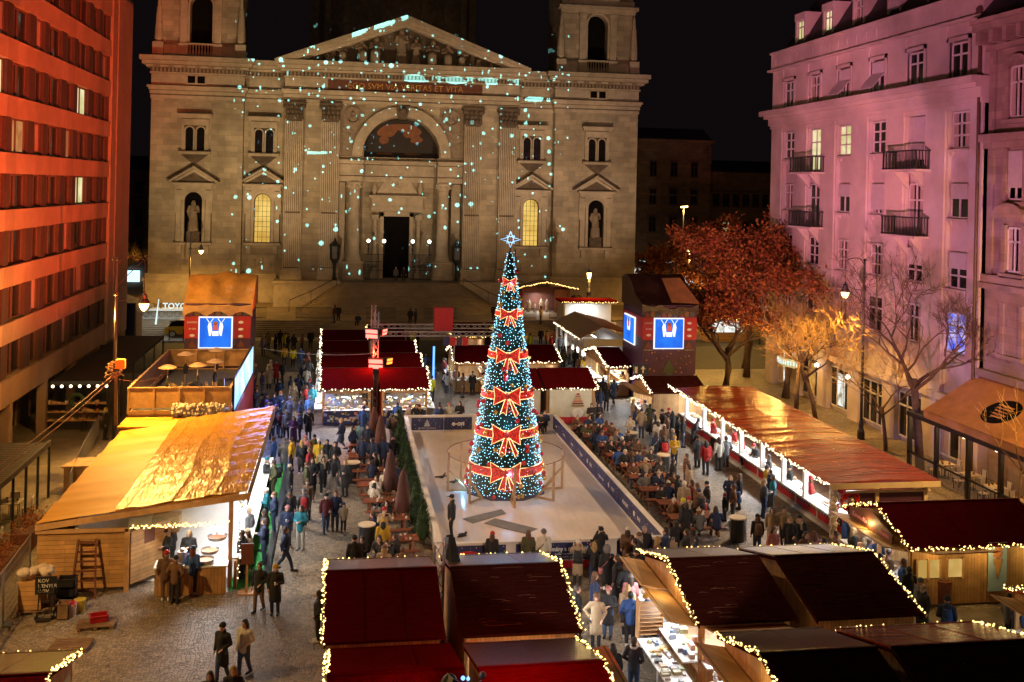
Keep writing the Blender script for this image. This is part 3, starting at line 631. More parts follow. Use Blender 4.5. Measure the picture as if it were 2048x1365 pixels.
for y in ys + [None]:
    e = (y - hw) if y is not None else PY1
    mb.box(PX, PX+.5, prev, e, 3.9, 20.3).box(PX+.12, PX+.45, prev-.16 if prev > PY0 else prev, e+.16 if y else e, 4.4, 20.25)
    mb.box(PX+.02, PX+.5, prev, e, 21.7, 24.9)
    if y is not None: prev = y + hw
for y in ys:
    for z0, z1 in ((8.75,9.85),(12.2,13.8),(16.15,17.75)): mb.box(PX+.36, PX+.5, y-hw, y+hw, z0, z1)
    mb.box(PX+.3, PX+.5, y-hw, y+hw, 3.9, 6.2).box(PX+.1, PX+.5, y-hw, y+hw, 24.0, 24.9).box(PX+.05,PX+.5,y-hw,y+hw,19.98,20.3)
mb.build('facade', M['plaster'], ap_)
mb = MB()
for z0, z1, d in ((20.3,20.55,.1),(20.55,21.1,.22),(21.1,21.35,.5),(21.35,21.72,.8)): mb.box(PX-d, PX+.5, PY0-.1, PY1+d, z0, z1)
for z0, z1, d in ((24.9,25.05,.35),(25.05,26.3,.12),(26.3,26.45,.22)): mb.box(PX-d, PX+.6, PY0-.1, PY1+d, z0, z1)
for k in range(21): mb.box(PX-.15, PX-.1, PY0+.7+1.32*k, PY0+.74+1.32*k, 25.2, 25.9)
mb.box(PX-.18, PX+.5, PY0, PY1+.1, 3.5, 3.9)
mb.build('cornice', M['plaster'], ap_)
MB().prism([(PX+.5,26.2),(PX+3.2,30.6),(50,30.8),(50,26.2)], 'y', PY0, PY1-.2).build('roof', M['roof_dk'], ap_)
for y in (76.1, 71.4, 66.8, 62.1, 57.4):
    d = MB().box(PX+1.0, PX+3, y-.85, y-.62, 26.5, 29.2).box(PX+1.0, PX+3, y+.62, y+.85, 26.5, 29.2).box(PX+.95, PX+3.2, y-.9, y+.9, 28.75, 29.3).box(PX+1.05, PX+3, y-.7, y+.7, 26.4, 26.9).build('dormer', M['plaster'], ap_)
    side_window(d, PX+.9, y, 1.2, 26.9, 28.75, rows=(.7,), pane='win_pale' if y > 70 else 'glass_dk', shutter=.8 if 61 < y < 63 else 0)
for ci, y in enumerate(cols_):
    # (sill, head, pane, shutter) from the top storey down
    rows = [(21.85,23.85), (17.85,19.95), (13.9,15.9), (9.92,12.0), (6.3,8.6)]
    for ri, (z0, z1) in enumerate(rows):
        pane, sh = 'glass_dk', 0
        if ri == 1 and ci in (1, 2): pane = 'win_pale'
        if (ri, ci) in ((1,4),(2,3)): sh = .85
        if (ri, ci) in ((2,5),(3,5),(2,2)): sh = .45
        if (ri, ci) in ((3,4),(0,2),(0,3)): sh = .5
        if (ri, ci) == (4,5): pane = 'win_blue'
        w = 1.72 if ri < 4 else 2.1
        if ri in (1, 2) and ci in (1, 4): z0 -= 1.0
        wo = side_window(ap_, PX, y, w, z0, z1, rows=(.66,) if ri % 2 == 0 else (.36, .68), cols=(.5,), pane=pane, shutter=sh, deep=.34 if ri else .2)
        if ri and not (ri in (1, 2) and ci in (1, 4)):
            MB().box(PX+.08, PX+.4, y-w/2-.12, y+w/2+.12, z0-.16, z0-.02).box(PX+.2, PX+.36, y-w/2, y-w/2+.15, z0-.4, z0-.16).box(PX+.2, PX+.36, y+w/2-.15, y+w/2, z0-.4, z0-.16).build('sill', M['plaster'], wo)
        if ri == 0: MB().box(PX-.05, PX+.05, y-w/2-.25, y-w/2-.08, z0-.05, z1+.3).box(PX-.05, PX+.05, y+w/2+.08, y+w/2+.25, z0-.05, z1+.3).box(PX-.05, PX+.05, y-w/2-.25, y+w/2+.25, z1+.08, z1+.3).build('surround', M['plaster'], wo)
        if ri == 0 and ci in (2, 3): MB().prism([(PX+.1,z1-.8),(PX-.8,z0+.15),(PX-.8,z0+.19),(PX+.1,z1-.74)], 'y', y-w/2, y+w/2).build('awning', M['shutter'], wo)
    if ci in (1, 4):
        for zb in (16.72, 12.75):
            b3 = MB().box(PX-1.0, PX+.3, y-1.9, y+1.9, zb-.14, zb)
            for s in (-1, 1): b3.prism([(PX-.8,zb-.14),(PX+.2,zb-.14),(PX+.2,zb-1.2),(PX-.1,zb-.9)], 'y', y+s*.9-.14, y+s*.9+.14)
            bo = b3.build('balcony', M['plaster'], ap_)
            rl = MB()
            for k in range(24): rl.bar((PX-.95,y-1.85+.161*k,zb),(PX-.95,y-1.85+.161*k,zb+1.1),.032)
            for s in (-1, 1):
                for k in range(6): rl.bar((PX-.9+.2*k,y+s*1.85,zb),(PX-.9+.2*k,y+s*1.85,zb+1.1),.05)
                rl.bar((PX-.95,y+s*1.85,zb+1.1),(PX+.2,y+s*1.85,zb+1.1),.07)
            for z in (.08, 1.1): rl.bar((PX-.95,y-1.9,zb+z),(PX-.95,y+1.9,zb+z),.08)
            rl.build('railing', M['iron'], bo)
MB().tube([(PX-.12,PY0+.2,25.5),(PX-.12,PY0+.2,3.9),(PX-.12,PY0+.2,.2)], .09, 8).lathe(PX-.12,PY0+.2,[(.1,24.6),(.25,25.1),(.25,25.4),(.1,25.5)],8).build('drainpipe', M['frame_br'], ap_)
# ground floor: piers, shop fronts, a curved lit sign
for y in [PY0+.5] + [ (a+b2)/2 for a, b2 in zip(ys[:-1], ys[1:])] + [PY1-.6]: MB().box(PX-.04, PX+.6, y-.75, y+.75, 0, 3.5).build('ground_floor_pier', M['plaster'], ap_)
for y, k in ((75.7,'shop_w'), (71.25,'shop_o'), (66.75,'shop_w'), (62.2,'void'), (57.7,'void'), (53.25,'void')):
    w = side_window(ap_, PX, y, 2.9, .3, 3.1, rows=(.7,), cols=(.33,.66), pane='glass_dk' if k == 'void' else 'glass_dk', name='shop_window')
    if k != 'void': MB().box(PX+.24, PX+.32, y-.55, y+.35, .5, 2.7).build('lit_display', M[k], w)
sg = MB(); 
for k in range(14):
    a0, a1 = -.9+.13*k, -.9+.13*(k+1)
    sg.prism([(PX-1.6*math.cos(a0),72.4+2.0*math.sin(a0)),(PX-1.6*math.cos(a1),72.4+2.0*math.sin(a1)),(PX-1.5*math.cos(a1),72.4+1.9*math.sin(a1)),(PX-1.5*math.cos(a0),72.4+1.9*math.sin(a0))],'z',2.35,2.95)
so = tag(sg.build('shop_sign', mat('lit_sign_board', (.5,.6,.5), .5, .1)), 'curved pale green shop sign lit by white lamps on the apartment house', 'sign')
sb = MB()
for k in range(13): a = -.85+.13*k; sb.box(PX-1.66*math.cos(a)-.03, PX-1.66*math.cos(a)+.03, 72.4+2.06*math.sin(a)-.06, 72.4+2.06*math.sin(a)+.06, 2.5, 2.82)
sb.build('lit_letters', M['sign_w'], so)
for y in (74.0, 69.2, 64.6):
    w = thing('wall_lamp', 'small warm globe lamp on the apartment house wall %s' % {74.0:'left of the curved sign', 69.2:'right of the curved sign', 64.6:'far right of the curved sign'}[y], 'lamp', (PX-.2, y, 2.9), group='globe lamps on the apartment house')
    MB().bar((PX+.05,y,2.9),(PX-.3,y,2.9),.06).build('bracket', M['iron'], w); MB().sph((PX-.35,y,2.9), .16, 10, 8).build('globe', M['globe'], w)

# ---------------------------------------------------------------- old house at the far right
oh = thing('old_house', 'brown ornate house with arched top windows at the right edge of the photo', 'building', (34.3, 46, 0))
HX0 = 34.25
MB().box(HX0+.3, 50, 36, 50.895, 0, 24.5).box(HX0, HX0+.4, 36, 50.75, 5.9, 10.3).box(HX0+.12, HX0+.4, 36, 50.75, 10.3, 23.6).build('facade', M['plaster2'], oh)
mb = MB()
for z0, z1, d in ((5.5,5.9,.35),(10.25,10.55,.35),(10.55,11.0,.2),(17.75,18.1,.2),(18.1,18.5,.5),(23.0,23.3,.15),(24.0,24.35,1.0),(24.35,24.6,1.15)): mb.box(HX0-d, HX0+.4, 36, 50.9, z0, z1)
for k in range(13): mb.box(HX0-.85, HX0+.2, 37+1.12*k, 37.35+1.12*k, 23.3, 24.0)
for y in (36.8, 39.9, 42.4, 46.2, 50.5): mb.box(HX0, HX0+.2, y-.25, y+.25, 11.0, 17.75).box(HX0, HX0+.2, y-.25, y+.25, 18.5, 23.0)
mb.build('cornice', M['plaster2'], oh)
MB().prism([(HX0-.9,24.6),(HX0+3.5,29.5),(50,30),(50,24.6)], 'y', 36, 50.8).build('roof', M['roof_dk'], oh)
for y in (48.4, 44.3, 40.2):
    for z0, z1, k, sh in ((19.3,22.0,'glass_dk',0),(15.0,17.6,'glass_dk',.75),(11.25,13.6,'glass_dk',0),(7.0,9.5,'win_org',0)):
        wo = side_window(oh, HX0, y, 1.25, z0, z1, rows=(.68,), pane=k, shutter=sh, deep=.12)
        m2 = MB()
        for s in (-1, 1): m2.box(HX0-.08, HX0+.2, y+s*.78-.14, y+s*.78+.14, z0-.1, z1+.1)
        m2.box(HX0-.2, HX0+.2, y-1.0, y+1.0, z0-.3, z0-.08)
        if z0 > 19:
            for j in range(8):
                a0, a1 = PI*j/8, PI*(j+1)/8
                m2.prism([(y+.95*math.cos(a0),z1+.6*math.sin(a0)),(y+.95*math.cos(a1),z1+.6*math.sin(a1)),(y+.65*math.cos(a1),z1+.4*math.sin(a1)),(y+.65*math.cos(a0),z1+.4*math.sin(a0))],'x',HX0-.12,HX0+.2)
        elif 11 < z0 < 12:
            m2.prism([(y+1.3*math.cos(PI*j/10), z1+.5+.75*math.sin(PI*j/10)) for j in range(11)], 'x', HX0-.45, HX0+.2)
            for j in range(5): m2.lathe(HX0+.0, y-.5+.25*j, [(.06,10.55),(.09,10.7),(.05,10.95),(.07,11.0)], 6)
        m2.build('surround', M['plaster2'], wo)

# ---------------------------------------------------------------- houses in the dark behind
def back_house(label, x0, x1, y, z, rows, step, lit=(), roof=2.0):
    t = thing('town_house', label, 'building', ((x0+x1)/2, y, 0), group='dark houses behind the church')
    MB().box(x0, x1, y, y+15, 0, z).box(x0-.4, x1+.4, y-.5, y+15, z-.6, z).box(x0-.1, x1+.1, y-.2, y+15, z-3.6, z-3.3).box(x0-.1, x1+.1, y-.15, y+15, z-9, z-8.7).build('wall', M['bg_wall'], t)
    MB().prism([(y-.4,z),(y+4,z+roof),(y+15,z+roof),(y+15,z)], 'x', x0, x1).build('roof', M['roof_dk'], t)
    k = 0
    for zz in rows:
        x = x0 + step*.6
        while x < x1 - .8:
            f = MB().box(x-.62, x-.5, y-.12, y+.1, zz, zz+2.3).box(x+.5, x+.62, y-.12, y+.1, zz, zz+2.3).box(x-.8, x+.8, y-.25, y+.1, zz+2.3, zz+2.6).box(x-.7, x+.7, y-.2, y+.1, zz-.2, zz).box(x-.04, x+.04, y-.1, y+.1, zz, zz+2.3).box(x-.5, x+.5, y-.1, y+.1, zz+1.5, zz+1.58).build('window', M['frame_br'], t)
            MB().box(x-.5, x+.5, y-.05, y+.05, zz, zz+2.3).build('pane', M['win_pale' if k in lit else 'glass_dk'], f); k += 1; x += step
    return t
back_house('dark brown town house with rows of crossed windows right of the church', 43, 58, 158, 23.5, (4.5,8.8,13.2,17.6), 3.4, (3,))
back_house('long dark office house with close set windows beside the autumn tree', 54, 86, 161, 18.6, (3.5,8.0,13.0), 1.7, (45,46,22))
back_house('dim brown corner house seen between the office block and the church', -42, -24, 150, 16.6, (4.5,8.8,12.6), 3.0, (3,8))

# ---------------------------------------------------------------- awning and glazed terrace on the right
aw = thing('canvas_awning', 'big brown canvas awning with a dark oval badge over the right hand terrace', 'awning', (32.6, 46, 4.4))
aw_m = mat('rust_canvas', (.52,.22,.07), .8, .2, 1.2, .3, 5)
MB().prism([(34.2,5.45),(31.1,3.62),(31.1,3.58),(34.2,5.38)], 'y', 39.5, 51.2).prism([(31.1,3.6),(31.1,3.2),(31.14,3.2),(31.14,3.6)], 'y', 39.5, 51.2).build('canvas', aw_m, aw)
bd = MB(); n = 28
def awp(t, y, d=.02): return (34.2-3.1*t, y, 5.45-1.83*t+d)
cx_, cy_ = .55, 46.6
pts = [awp(cx_+.27*math.sin(2*PI*j/n), cy_+1.15*math.cos(2*PI*j/n)) for j in range(n)]
bd.add(pts, [tuple(range(n))]); bo = bd.build('badge', M['void'], aw)
bl = MB()
for k in range(5): bl.quad(awp(.42+.06*k, cy_+.7-.1*k, .035), awp(.42+.06*k, cy_-.5-.1*(k%2), .035), awp(.445+.06*k, cy_-.5-.1*(k%2), .035), awp(.445+.06*k, cy_+.7-.1*k, .035))
bl.build('badge_mark', aw_m, bo)
tr = thing('glazed_terrace', 'black framed glazed terrace under the brown awning, with warm bulbs inside', 'terrace', (32, 46, 0))
mb = MB()
for y in (52.6, 50.0, 47.2, 44.6, 42.0): mb.box(31.05, 31.25, y-.1, y+.1, 0, 3.1)
mb.box(31.0, 31.3, 40, 52.7, 3.0, 3.18).box(31.05, 31.2, 40, 52.7, .95, 1.05).box(31.0, 34, 52.55, 52.7, 3.0, 3.15)
mb.build('frame', M['black'], tr)
MB().box(31.0, 34.2, 51.2, 52.7, 3.18, 3.24).build('roof_panel', M['roof_dk'], tr)
MB().box(31.12, 31.14, 40, 52.6, .08, .95).build('pane', M['glass'], tr)
for y in (51.2, 48.6, 45.9, 43.3): MB().sph((31.8, y, 2.75), .09, 8, 6).build('bulb', M['bulb_w'], tr)
def cafe_table(x, y, label, group, top=.75, cloth='cream', chairs=4, cmat='frame_w'):
    t = thing('cafe_table', label, 'table', (x, y, 0), group=group)
    MB().box(x-.42, x+.42, y-.42, y+.42, top-.03, top).build('tabletop', M[cloth], t)
    MB().cyl(x, y, .02, top-.03, .05, n=8).cyl(x, y, .0, .03, .28, n=12).build('stand', M['iron'], t)
    for q in range(3):
        MB().cyl(x+U(-.3,.3), y+U(-.3,.3), top, top+.12, .05, n=8).build('glass', M['goods'], t)
    for k in range(chairs):
        a = PI/2*k + .1
        c = thing('cafe_chair', 'pale cafe chair pushed up to ' + label.split(' with')[0].replace('small ', ''), 'chair', (x+.68*math.cos(a), y+.68*math.sin(a), 0), a, 'chairs on the side terraces')
        MB().box(-.2,.2,-.2,.2,.43,.46).build('seat', M[cmat], c, off=(0,0,0)); MB().box(.18,.22,-.2,.2,.55,.9).build('backrest', M[cmat], c, off=(0,0,0))
        for sx in (-.18,.18):
            for sy in (-.18,.18): MB().bar((sx,sy,0),(sx,sy,.43 if sx < 0 else .9),.03).build('leg', M['iron'], c, off=(0,0,0))
for i, (x, y) in enumerate(((32.3,51.0),(32.4,48.9),(32.3,46.7),(32.4,44.5))):
    cafe_table(x, y, 'small square table with glasses on the glazed terrace, %s' % ('farthest', 'second farthest', 'second nearest', 'nearest')[i], 'tables on the glazed terrace')
# ---------------------------------------------------------------- fairy lights and market huts
def along(path, step):
    """points every `step` metres along a polyline"""
    out = []; carry = 0.0
    for a, b2 in zip(path[:-1], path[1:]):
        a, b2 = Vector(a), Vector(b2); L = (b2-a).length; s = carry
        while s < L: out.append(a + (b2-a)*(s/L)); s += step
        carry = s - L
    return out
def garland(parent, paths, bulb='bulb', r=.030, per=16, fat=.075, green=True, name='light_string'):
    g = MB(); bb = MB()
    for path in paths:
        for p in along(path, 1.0/per):
            q = p + Vector((U(-1,1), U(-1,1), U(-.9,.9)))*fat; bb.oct(q, r*U(.8,1.25))
        if green:
            for p in along(path, .035):
                d = Vector((U(-1,1), U(-1,1), U(-1,1))).normalized()*U(.05,.11); e = Vector((U(-1,1), U(-1,1), U(-1,1)))*.03
                g.add([p - d*.2 - e, p - d*.2 + e, p + d], [(0,1,2)])
    o = (g if green else MB()).build(name, M['garl'], parent) if green else None
    bb.build('bulbs' if green else name, M[bulb], o or parent); return o
def slab_roof(mb, y0, z0, y1, z1, x0, x1, th=.05, seam=1.1, m=0):
    """one roof slope with raised seams running down it and cross battens"""
    mb.prism([(y0,z0),(y1,z1),(y1,z1-th),(y0,z0-th)], 'x', x0, x1, m)
    n = max(1, int((x1-x0)/seam))
    for k in range(1, n): x = x0+(x1-x0)*k/n; mb.prism([(y0,z0+.014),(y1,z1+.014),(y1,z1-.01),(y0,z0-.01)], 'x', x-.018, x+.018, m)
    for f in (.0, .985): y, z = y0+(y1-y0)*f, z0+(z1-z0)*f; mb.box(x0-.01, x1+.01, y-.03, y+.03, z-.06, z+.022, m)
WOODS = []
def hut(label, x0, x1, y0, y1, open_='', eave=2.3, ridge=3.12, roof='felt', roof_back=None, lights=(), bulb='bulb', flaps=2, wall='plank_v', group=None, goods='goods', light=40, base=None, r=.030, per=16, signs=None, over=.14):
    t = thing('market_hut', label, 'market hut', ((x0+x1)/2, (y0+y1)/2, 0), group=group)
    a0, a1, b0, b1 = x0+over+.04, x1-over-.04, y0+.3, y1-.3; ym = (y0+y1)/2
    fl = MB().box(a0, a1, b0, b1, .04, .1).build('floor', M['pallet'], t)
    slope = (ridge-eave)/(ym-y0)
    def side(axis, c, lo, hi, opened, outward):
        w = MB(); top = eave-.1
        if axis == 'x':
            f = lambda u0, u1, z0, z1, d=.04, o=0: w.box(c-d+o, c+d+o, u0, u1, z0, z1)
        else:
            f = lambda u0, u1, z0, z1, d=.04, o=0: w.box(u0, u1, c-d+o, c+d+o, z0, z1)
        if not opened: f(lo, hi, .1, top)
        else:
            f(lo, hi, .1, 1.0); f(lo, hi, 2.0, top)
            n = 2 if hi-lo > 3.4 else 1
            for k in range(n+1): u = lo+(hi-lo)*k/n; f(max(lo,u-.08), min(hi,u+.08), 1.0, 2.0, .05)
        if axis == 'x' :                                    # gable triangle
            w.prism([(lo, top), (hi, top), (ym, ridge-.12)], 'x', c-.035, c+.035)
        o = w.build('wall', M[wall], t)
        if opened:
            cw = .42
            if axis == 'x': MB().box(min(c, c+outward*cw)-.1, max(c, c+outward*cw)+.1, lo, hi, 1.0, 1.05).build('counter', M['white'], t)
            else: MB().box(lo, hi, min(c, c+outward*cw)-.1, max(c, c+outward*cw)+.1, 1.0, 1.05).build('counter', M['white'], t)
            if flaps:
                for k in range(n):
                    u0, u1 = lo+(hi-lo)*k/n+.1, lo+(hi-lo)*(k+1)/n-.1; q = MB()
                    if axis == 'x': q.prism([(c+outward*.06,2.02),(c+outward*1.0,2.22),(c+outward*1.0,2.26),(c+outward*.06,2.07)], 'y', u0, u1)
                    else: q.prism([(c+outward*.06,2.02),(c+outward*1.0,2.22),(c+outward*1.0,2.26),(c+outward*.06,2.07)], 'x', u0, u1)
                    q.build('flap', M['plank'], t)
        return o
    side('x', a0, b0, b1, 'W' in open_, -1); side('x', a1, b0, b1, 'E' in open_, 1)
    side('y', b0, a0+.05, a1-.05, 'S' in open_, -1); side('y', b1, a0+.05, a1-.05, 'N' in open_, 1)
    rb = MB(); slab_roof(rb, y0, eave, ym, ridge, x0, x1)
    rb.prism([(y0,eave-.05),(ym,ridge-.05),(y1,eave-.05),(y1,eave-.16),(ym,ridge-.17),(y0,eave-.16)], 'x', x0+.02, x0+.06).prism([(y0,eave-.05),(ym,ridge-.05),(y1,eave-.05),(y1,eave-.16),(ym,ridge-.17),(y0,eave-.16)], 'x', x1-.06, x1-.02)
    fr_ = rb.build('front_roof_slope', M[roof], t)
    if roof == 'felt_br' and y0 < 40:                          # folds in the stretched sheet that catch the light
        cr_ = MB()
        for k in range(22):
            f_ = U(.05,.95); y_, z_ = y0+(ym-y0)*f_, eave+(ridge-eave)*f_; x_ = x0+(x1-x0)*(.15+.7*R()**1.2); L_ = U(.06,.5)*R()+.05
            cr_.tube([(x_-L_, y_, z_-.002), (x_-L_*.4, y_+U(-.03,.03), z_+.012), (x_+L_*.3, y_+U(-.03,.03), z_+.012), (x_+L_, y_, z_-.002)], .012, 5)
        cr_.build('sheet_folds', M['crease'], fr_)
    rb = MB(); slab_roof(rb, y1, eave, ym, ridge, x0, x1); rb.build('back_roof_slope', M[roof_back if roof_back and roof_back != 'felt_br' else 'felt_gloss'], t)
    P = {'W': [(x0-.03,y0,eave),(x0-.03,ym,ridge),(x0-.03,y1,eave)], 'E': [(x1+.03,y0,eave),(x1+.03,ym,ridge),(x1+.03,y1,eave)],
         'S': [(x0,y0-.05,eave-.03),(x1,y0-.05,eave-.03)], 'N': [(x0,y1+.05,eave-.02),(x1,y1+.05,eave-.02)]}
    for L in lights:
        if L == 'N': garland(t, [P[L]], bulb if bulb != 'bulb' else 'bulb', r, per*.45, .05)
        else: garland(t, [P[L]], bulb, r, per)
    if 'S' in open_ and group == MG and y0 < 70:                # wares hung in front and dark cloth under the counter
        MB().box(a0+.05, a1-.05, b0-.14, b0-.06, .08, .98).build('counter_cloth', M['navy'], t); hw_ = MB()
        for k in range(60): x_ = U(a0+.1, a1-.1); z_ = U(.35,.95) if k < 32 else U(1.45,2.0); hw_.box(x_-U(.05,.12), x_+U(.05,.12), b0-.24, b0-.15, z_-U(.08,.16), z_)
        hw_.build('hung_wares', M[goods], t); MB().box(a0+.1, a1-.1, b0+.9, b0+.95, .1, 2.1).build('inner_wall', M['white'], t)
    inner = MB(); inner.cyl((x0+x1)/2, ym, 2.25, 2.28, .1, n=10)
    inner.box((x0+x1)/2-.6, (x0+x1)/2+.6, ym-.05, ym+.05, 2.28, 2.34).build('ceiling_lamp', M['tubelight'], t)
    if light and open_:
        HUTL.append(((x0+x1)/2, ym, 2.2, x1-x0, light))
        for s in open_: HUTS.append(((x0+x1)/2 if s in 'SN' else a0-.1 if s == 'W' else a1+.1, y0+.1 if s == 'S' else y1-.1 if s == 'N' else ym, s, (x1-x0 if s in 'SN' else y1-y0)*.7, light))
    if goods and open_:
        for s in open_:
            gt = thing('goods_display', 'goods on the %s counter of the ' % dict(S='front', N='rear', W='left', E='right')[s] + ' '.join(label.split(' with')[0].replace(',', '').split()[:8]), 'goods', ((a0 if s == 'W' else a1 if s == 'E' else (x0+x1)/2), (b0 if s == 'S' else b1 if s == 'N' else ym), 1.05), group='goods on the market counters')
            for k in range(34):
                g = MB()
                if s in 'WE': cx = (a0-.2 if s == 'W' else a1+.2)+U(-.22,.5 if s == 'W' else .22)*(1 if s=='W' else 1); cyy = U(b0+.15, b1-.15)
                else: cyy = (b0-.2 if s == 'S' else b1+.2)+U(-.22,.22); cx = U(a0+.15, a1-.15)
                w, d, h = U(.04,.16), U(.04,.16), U(.04,.22)
                MBg = g.box(cx-w, cx+w, cyy-d, cyy+d, 1.051, 1.05+h) if R() < .6 else g.cyl(cx, cyy, 1.051, 1.05+h, w*.6, w*.5, 8)
                if k == 0: acc = g
                else: acc.add(g.v, g.f)
            acc.build('wares', M[goods], gt)
            if s in 'WE':                                    # shelves with wares on the far inner wall
                xs = a1-.35 if s == 'W' else a0+.35; sh = MB(); ws = MB()
                for z in (1.2, 1.6, 2.0): sh.box(xs-.15, xs+.15, b0+.2, b1-.2, z-.03, z)
                for k in range(46): y = U(b0+.3,b1-.3); z = random.choice((1.2,1.6,2.0)); h = U(.08,.28); q = U(.04,.12); ws.box(xs-.1, xs+.1, y-q, y+q, z+.001, z+h)
                so = sh.build('shelf', M['timber'], gt); ws.build('shelf_wares', M[goods], so)
    return t
HUTL = []; HUTS = []; MG = 'huts in the middle block'
FG = 'huts in the foreground rows'
hut('dark red roofed hut beside the bottom left lane, farther row', -.3, 3.12, 29.0, 35.4, '', lights='WN', group=FG, roof_back='felt_br', light=0)
hut('dark roofed hut between the two lamp trusses and the alley, farther row', 3.55, 7.05, 29.0, 35.4, 'ES', lights='EN', group=FG, roof='felt_br', flaps=0, goods='goods', light=170)
hut('red lit roof hut at the bottom edge beside the left lane', -.15, 3.2, 22.2, 28.55, '', lights='W', group=FG, roof_back='felt', light=0)
hut('bright red lit roof hut at the bottom edge beside the alley', 3.55, 6.75, 22.2, 28.5, 'E', lights='E', group=FG, light=45)
hut('brown sheet roofed hut right of the alley with wooden flaps up', 10.6, 13.75, 29.1, 35.3, 'WS', lights='WN', group=FG, roof='felt_br', light=200)
hut('brown sheet roofed hut with creased wrinkles right of the alley hut', 14.28, 17.75, 29.0, 35.2, '', lights='EN', group=FG, roof='felt_br', light=0)
hut('hut with paper stars at the bottom edge right of the alley', 10.9, 14.15, 22.2, 28.4, 'W', lights='W', bulb='bulb', group=FG, roof='felt_br', light=45)
hut('widest roofed hut in the bottom right corner', 14.55, 18.9, 22.2, 28.3, '', lights='EN', group=FG, roof='felt_br', roof_back='tarp_or', light=0)
# crepe style hut on the right with two open sides
ih = hut('pine board hut with dark red sign at the right edge', 20.55, 26.6, 34.5, 39.5, 'W', lights='WSN', group=FG, roof='felt', roof_back='tarp_or', light=70, ridge=3.2, wall='plank_v', goods='food')
tag(ih, ih['label'], 'market hut', FG)
so = MB().prism([(38.6,2.55),(37.0,2.95),(35.4,2.45),(35.4,2.0),(38.6,2.15)], 'x', 20.32, 20.4).build('sign_board', M['panel_red'], ih)
for tx, y, z, s in (('Karamellás', 38.35, 2.32, .26), ('Vanília', 36.2, 2.28, .24)):
    text_mb(tx, s, lambda x, yy, d, y=y, z=z: (20.31-d, y-x, z+yy), align='LEFT').build('sign_lettering', mat('pink_sign_paint', (.75,.3,.4), .5, .05), so)
MB().prism([(34.72,2.05),(33.75,2.3),(33.75,2.34),(34.72,2.1)], 'x', 21.1, 23.6).build('flap', M['plank'], ih)
MB().box(20.95, 21.85, 34.72, 34.76, 1.1, 1.75).box(22.2, 22.75, 34.72, 34.76, 1.1, 1.75).build('lit_window', M['win_warm'], ih)
for xx in (20.95,21.4,21.9,22.15,22.8): MB().box(xx-.04, xx+.04, 34.68, 34.78, 1.05, 1.8).build('window_post', M['timber'], ih)
bn = thing('hanging_banner', 'pale blue banner with an ice cream cone hung on the pine hut wall', 'banner', (24.1, 34.6, .9))
MB().box(23.75, 24.5, 34.62, 34.65, .55, 2.35).build('cloth', mat('ice_blue_cloth', (.32,.46,.55), .7, .1), bn)
MB().prism([(24.12,1.0),(24.3,1.75),(23.94,1.75)], 'y', 34.58, 34.62).build('cone_print', mat('waffle', (.5,.25,.08), .7, .2), bn)
MB().sph((24.12,34.61,1.95), .2, 12, 8, sc=(1,.15,1)).sph((24.18,34.61,2.15), .14, 12, 8, sc=(1,.2,1)).build('scoop_print', mat('caramel', (.55,.22,.1), .6, .2), bn)
hut('hut corner with green garland at the lower right edge', 21.7, 25.2, 25.5, 30.7, 'W', lights='WN', group=FG, roof='tarp_or', light=40)
hut('hut roof with bright yellow lights in the bottom left corner', -10.4, -6.75, 23.2, 29.3, 'E', lights='EN', group=FG, roof='felt', light=25, goods=None, flaps=0)
# middle block, seen beyond the ice rink

for i, y in enumerate((65, 71, 77, 83)):
    hut(('plum roofed hut nearest the rink on the left', 'second plum roofed hut of the left column', 'third plum roofed hut of the left column', 'fourth plum roofed hut of the left column, by the steps')[i], -1.2 - .12*i, 2.1, y, y+5.9, 'SW' if i == 0 else 'W', lights='WS' if i == 0 else 'W', bulb='bulb_w', group=MG, r=.042, per=9, light=170 if i == 0 else 40, flaps=0)
for i, y in enumerate((65, 71, 77)):
    hut(('plum roofed hut right of the red floodlight mast, facing the rink', 'hut behind the floodlight mast in the right column', 'farthest hut of the right column under the truss')[i], 2.5, 5.65, y, y+5.9, 'SE' if i == 0 else 'E', lights='ES' if i == 0 else 'E', bulb='bulb_w', group=MG, r=.042, per=9, light=160 if i == 0 else 30, flaps=0)
hut('back row hut behind the truss beside the red cube', 9.3, 12.4, 87.8, 93.6, 'S', lights='WS', bulb='bulb', group=MG, r=.045, per=8, light=60, flaps=0)
hut('back row hut half hidden by the top of the tree', 12.7, 15.8, 87.8, 93.6, 'S', lights='S', bulb='bulb', group=MG, r=.045, per=8, light=50, flaps=0)
hut('back row hut left of the red cube', 2.2, 5.3, 85.8, 91.6, 'S', lights='W', bulb='bulb', group=MG, r=.045, per=8, light=50, flaps=0)
hut('hut left of the tree with a wreath covered front', 8.2, 11.1, 74.6, 80.4, 'SW', lights='WS', bulb='bulb_w', group=MG, r=.042, per=9, light=70, flaps=0)
hut('hut with crimson roof right of the tree, second row', 12.9, 16.2, 74.8, 80.6, 'S', lights='ES', bulb='bulb_w', group=MG, r=.042, per=9, light=70, flaps=0)
hut('crimson roofed hut partly behind the tree, nearest the rink', 9.6, 12.85, 64.5, 70.3, '', lights='S', bulb='bulb_w', group=MG, r=.042, per=9, light=0, flaps=0, wall='cream')
hu = hut('crimson roofed hut with a white coffee poster on its front', 13.0, 16.45, 64.6, 70.4, '', lights='ES', bulb='bulb_w', group=MG, r=.042, per=9, light=0, flaps=0, wall='plank_v')
ps = thing('coffee_poster', 'white poster with a cup and a book tree on the hut right of the tree', 'poster', (14.7, 64.5, 1), group=None)
MB().box(13.25, 16.0, 64.5, 64.56, .1, 2.25).build('board', mat('pale_poster', (.62,.62,.50), .6, .1), ps)
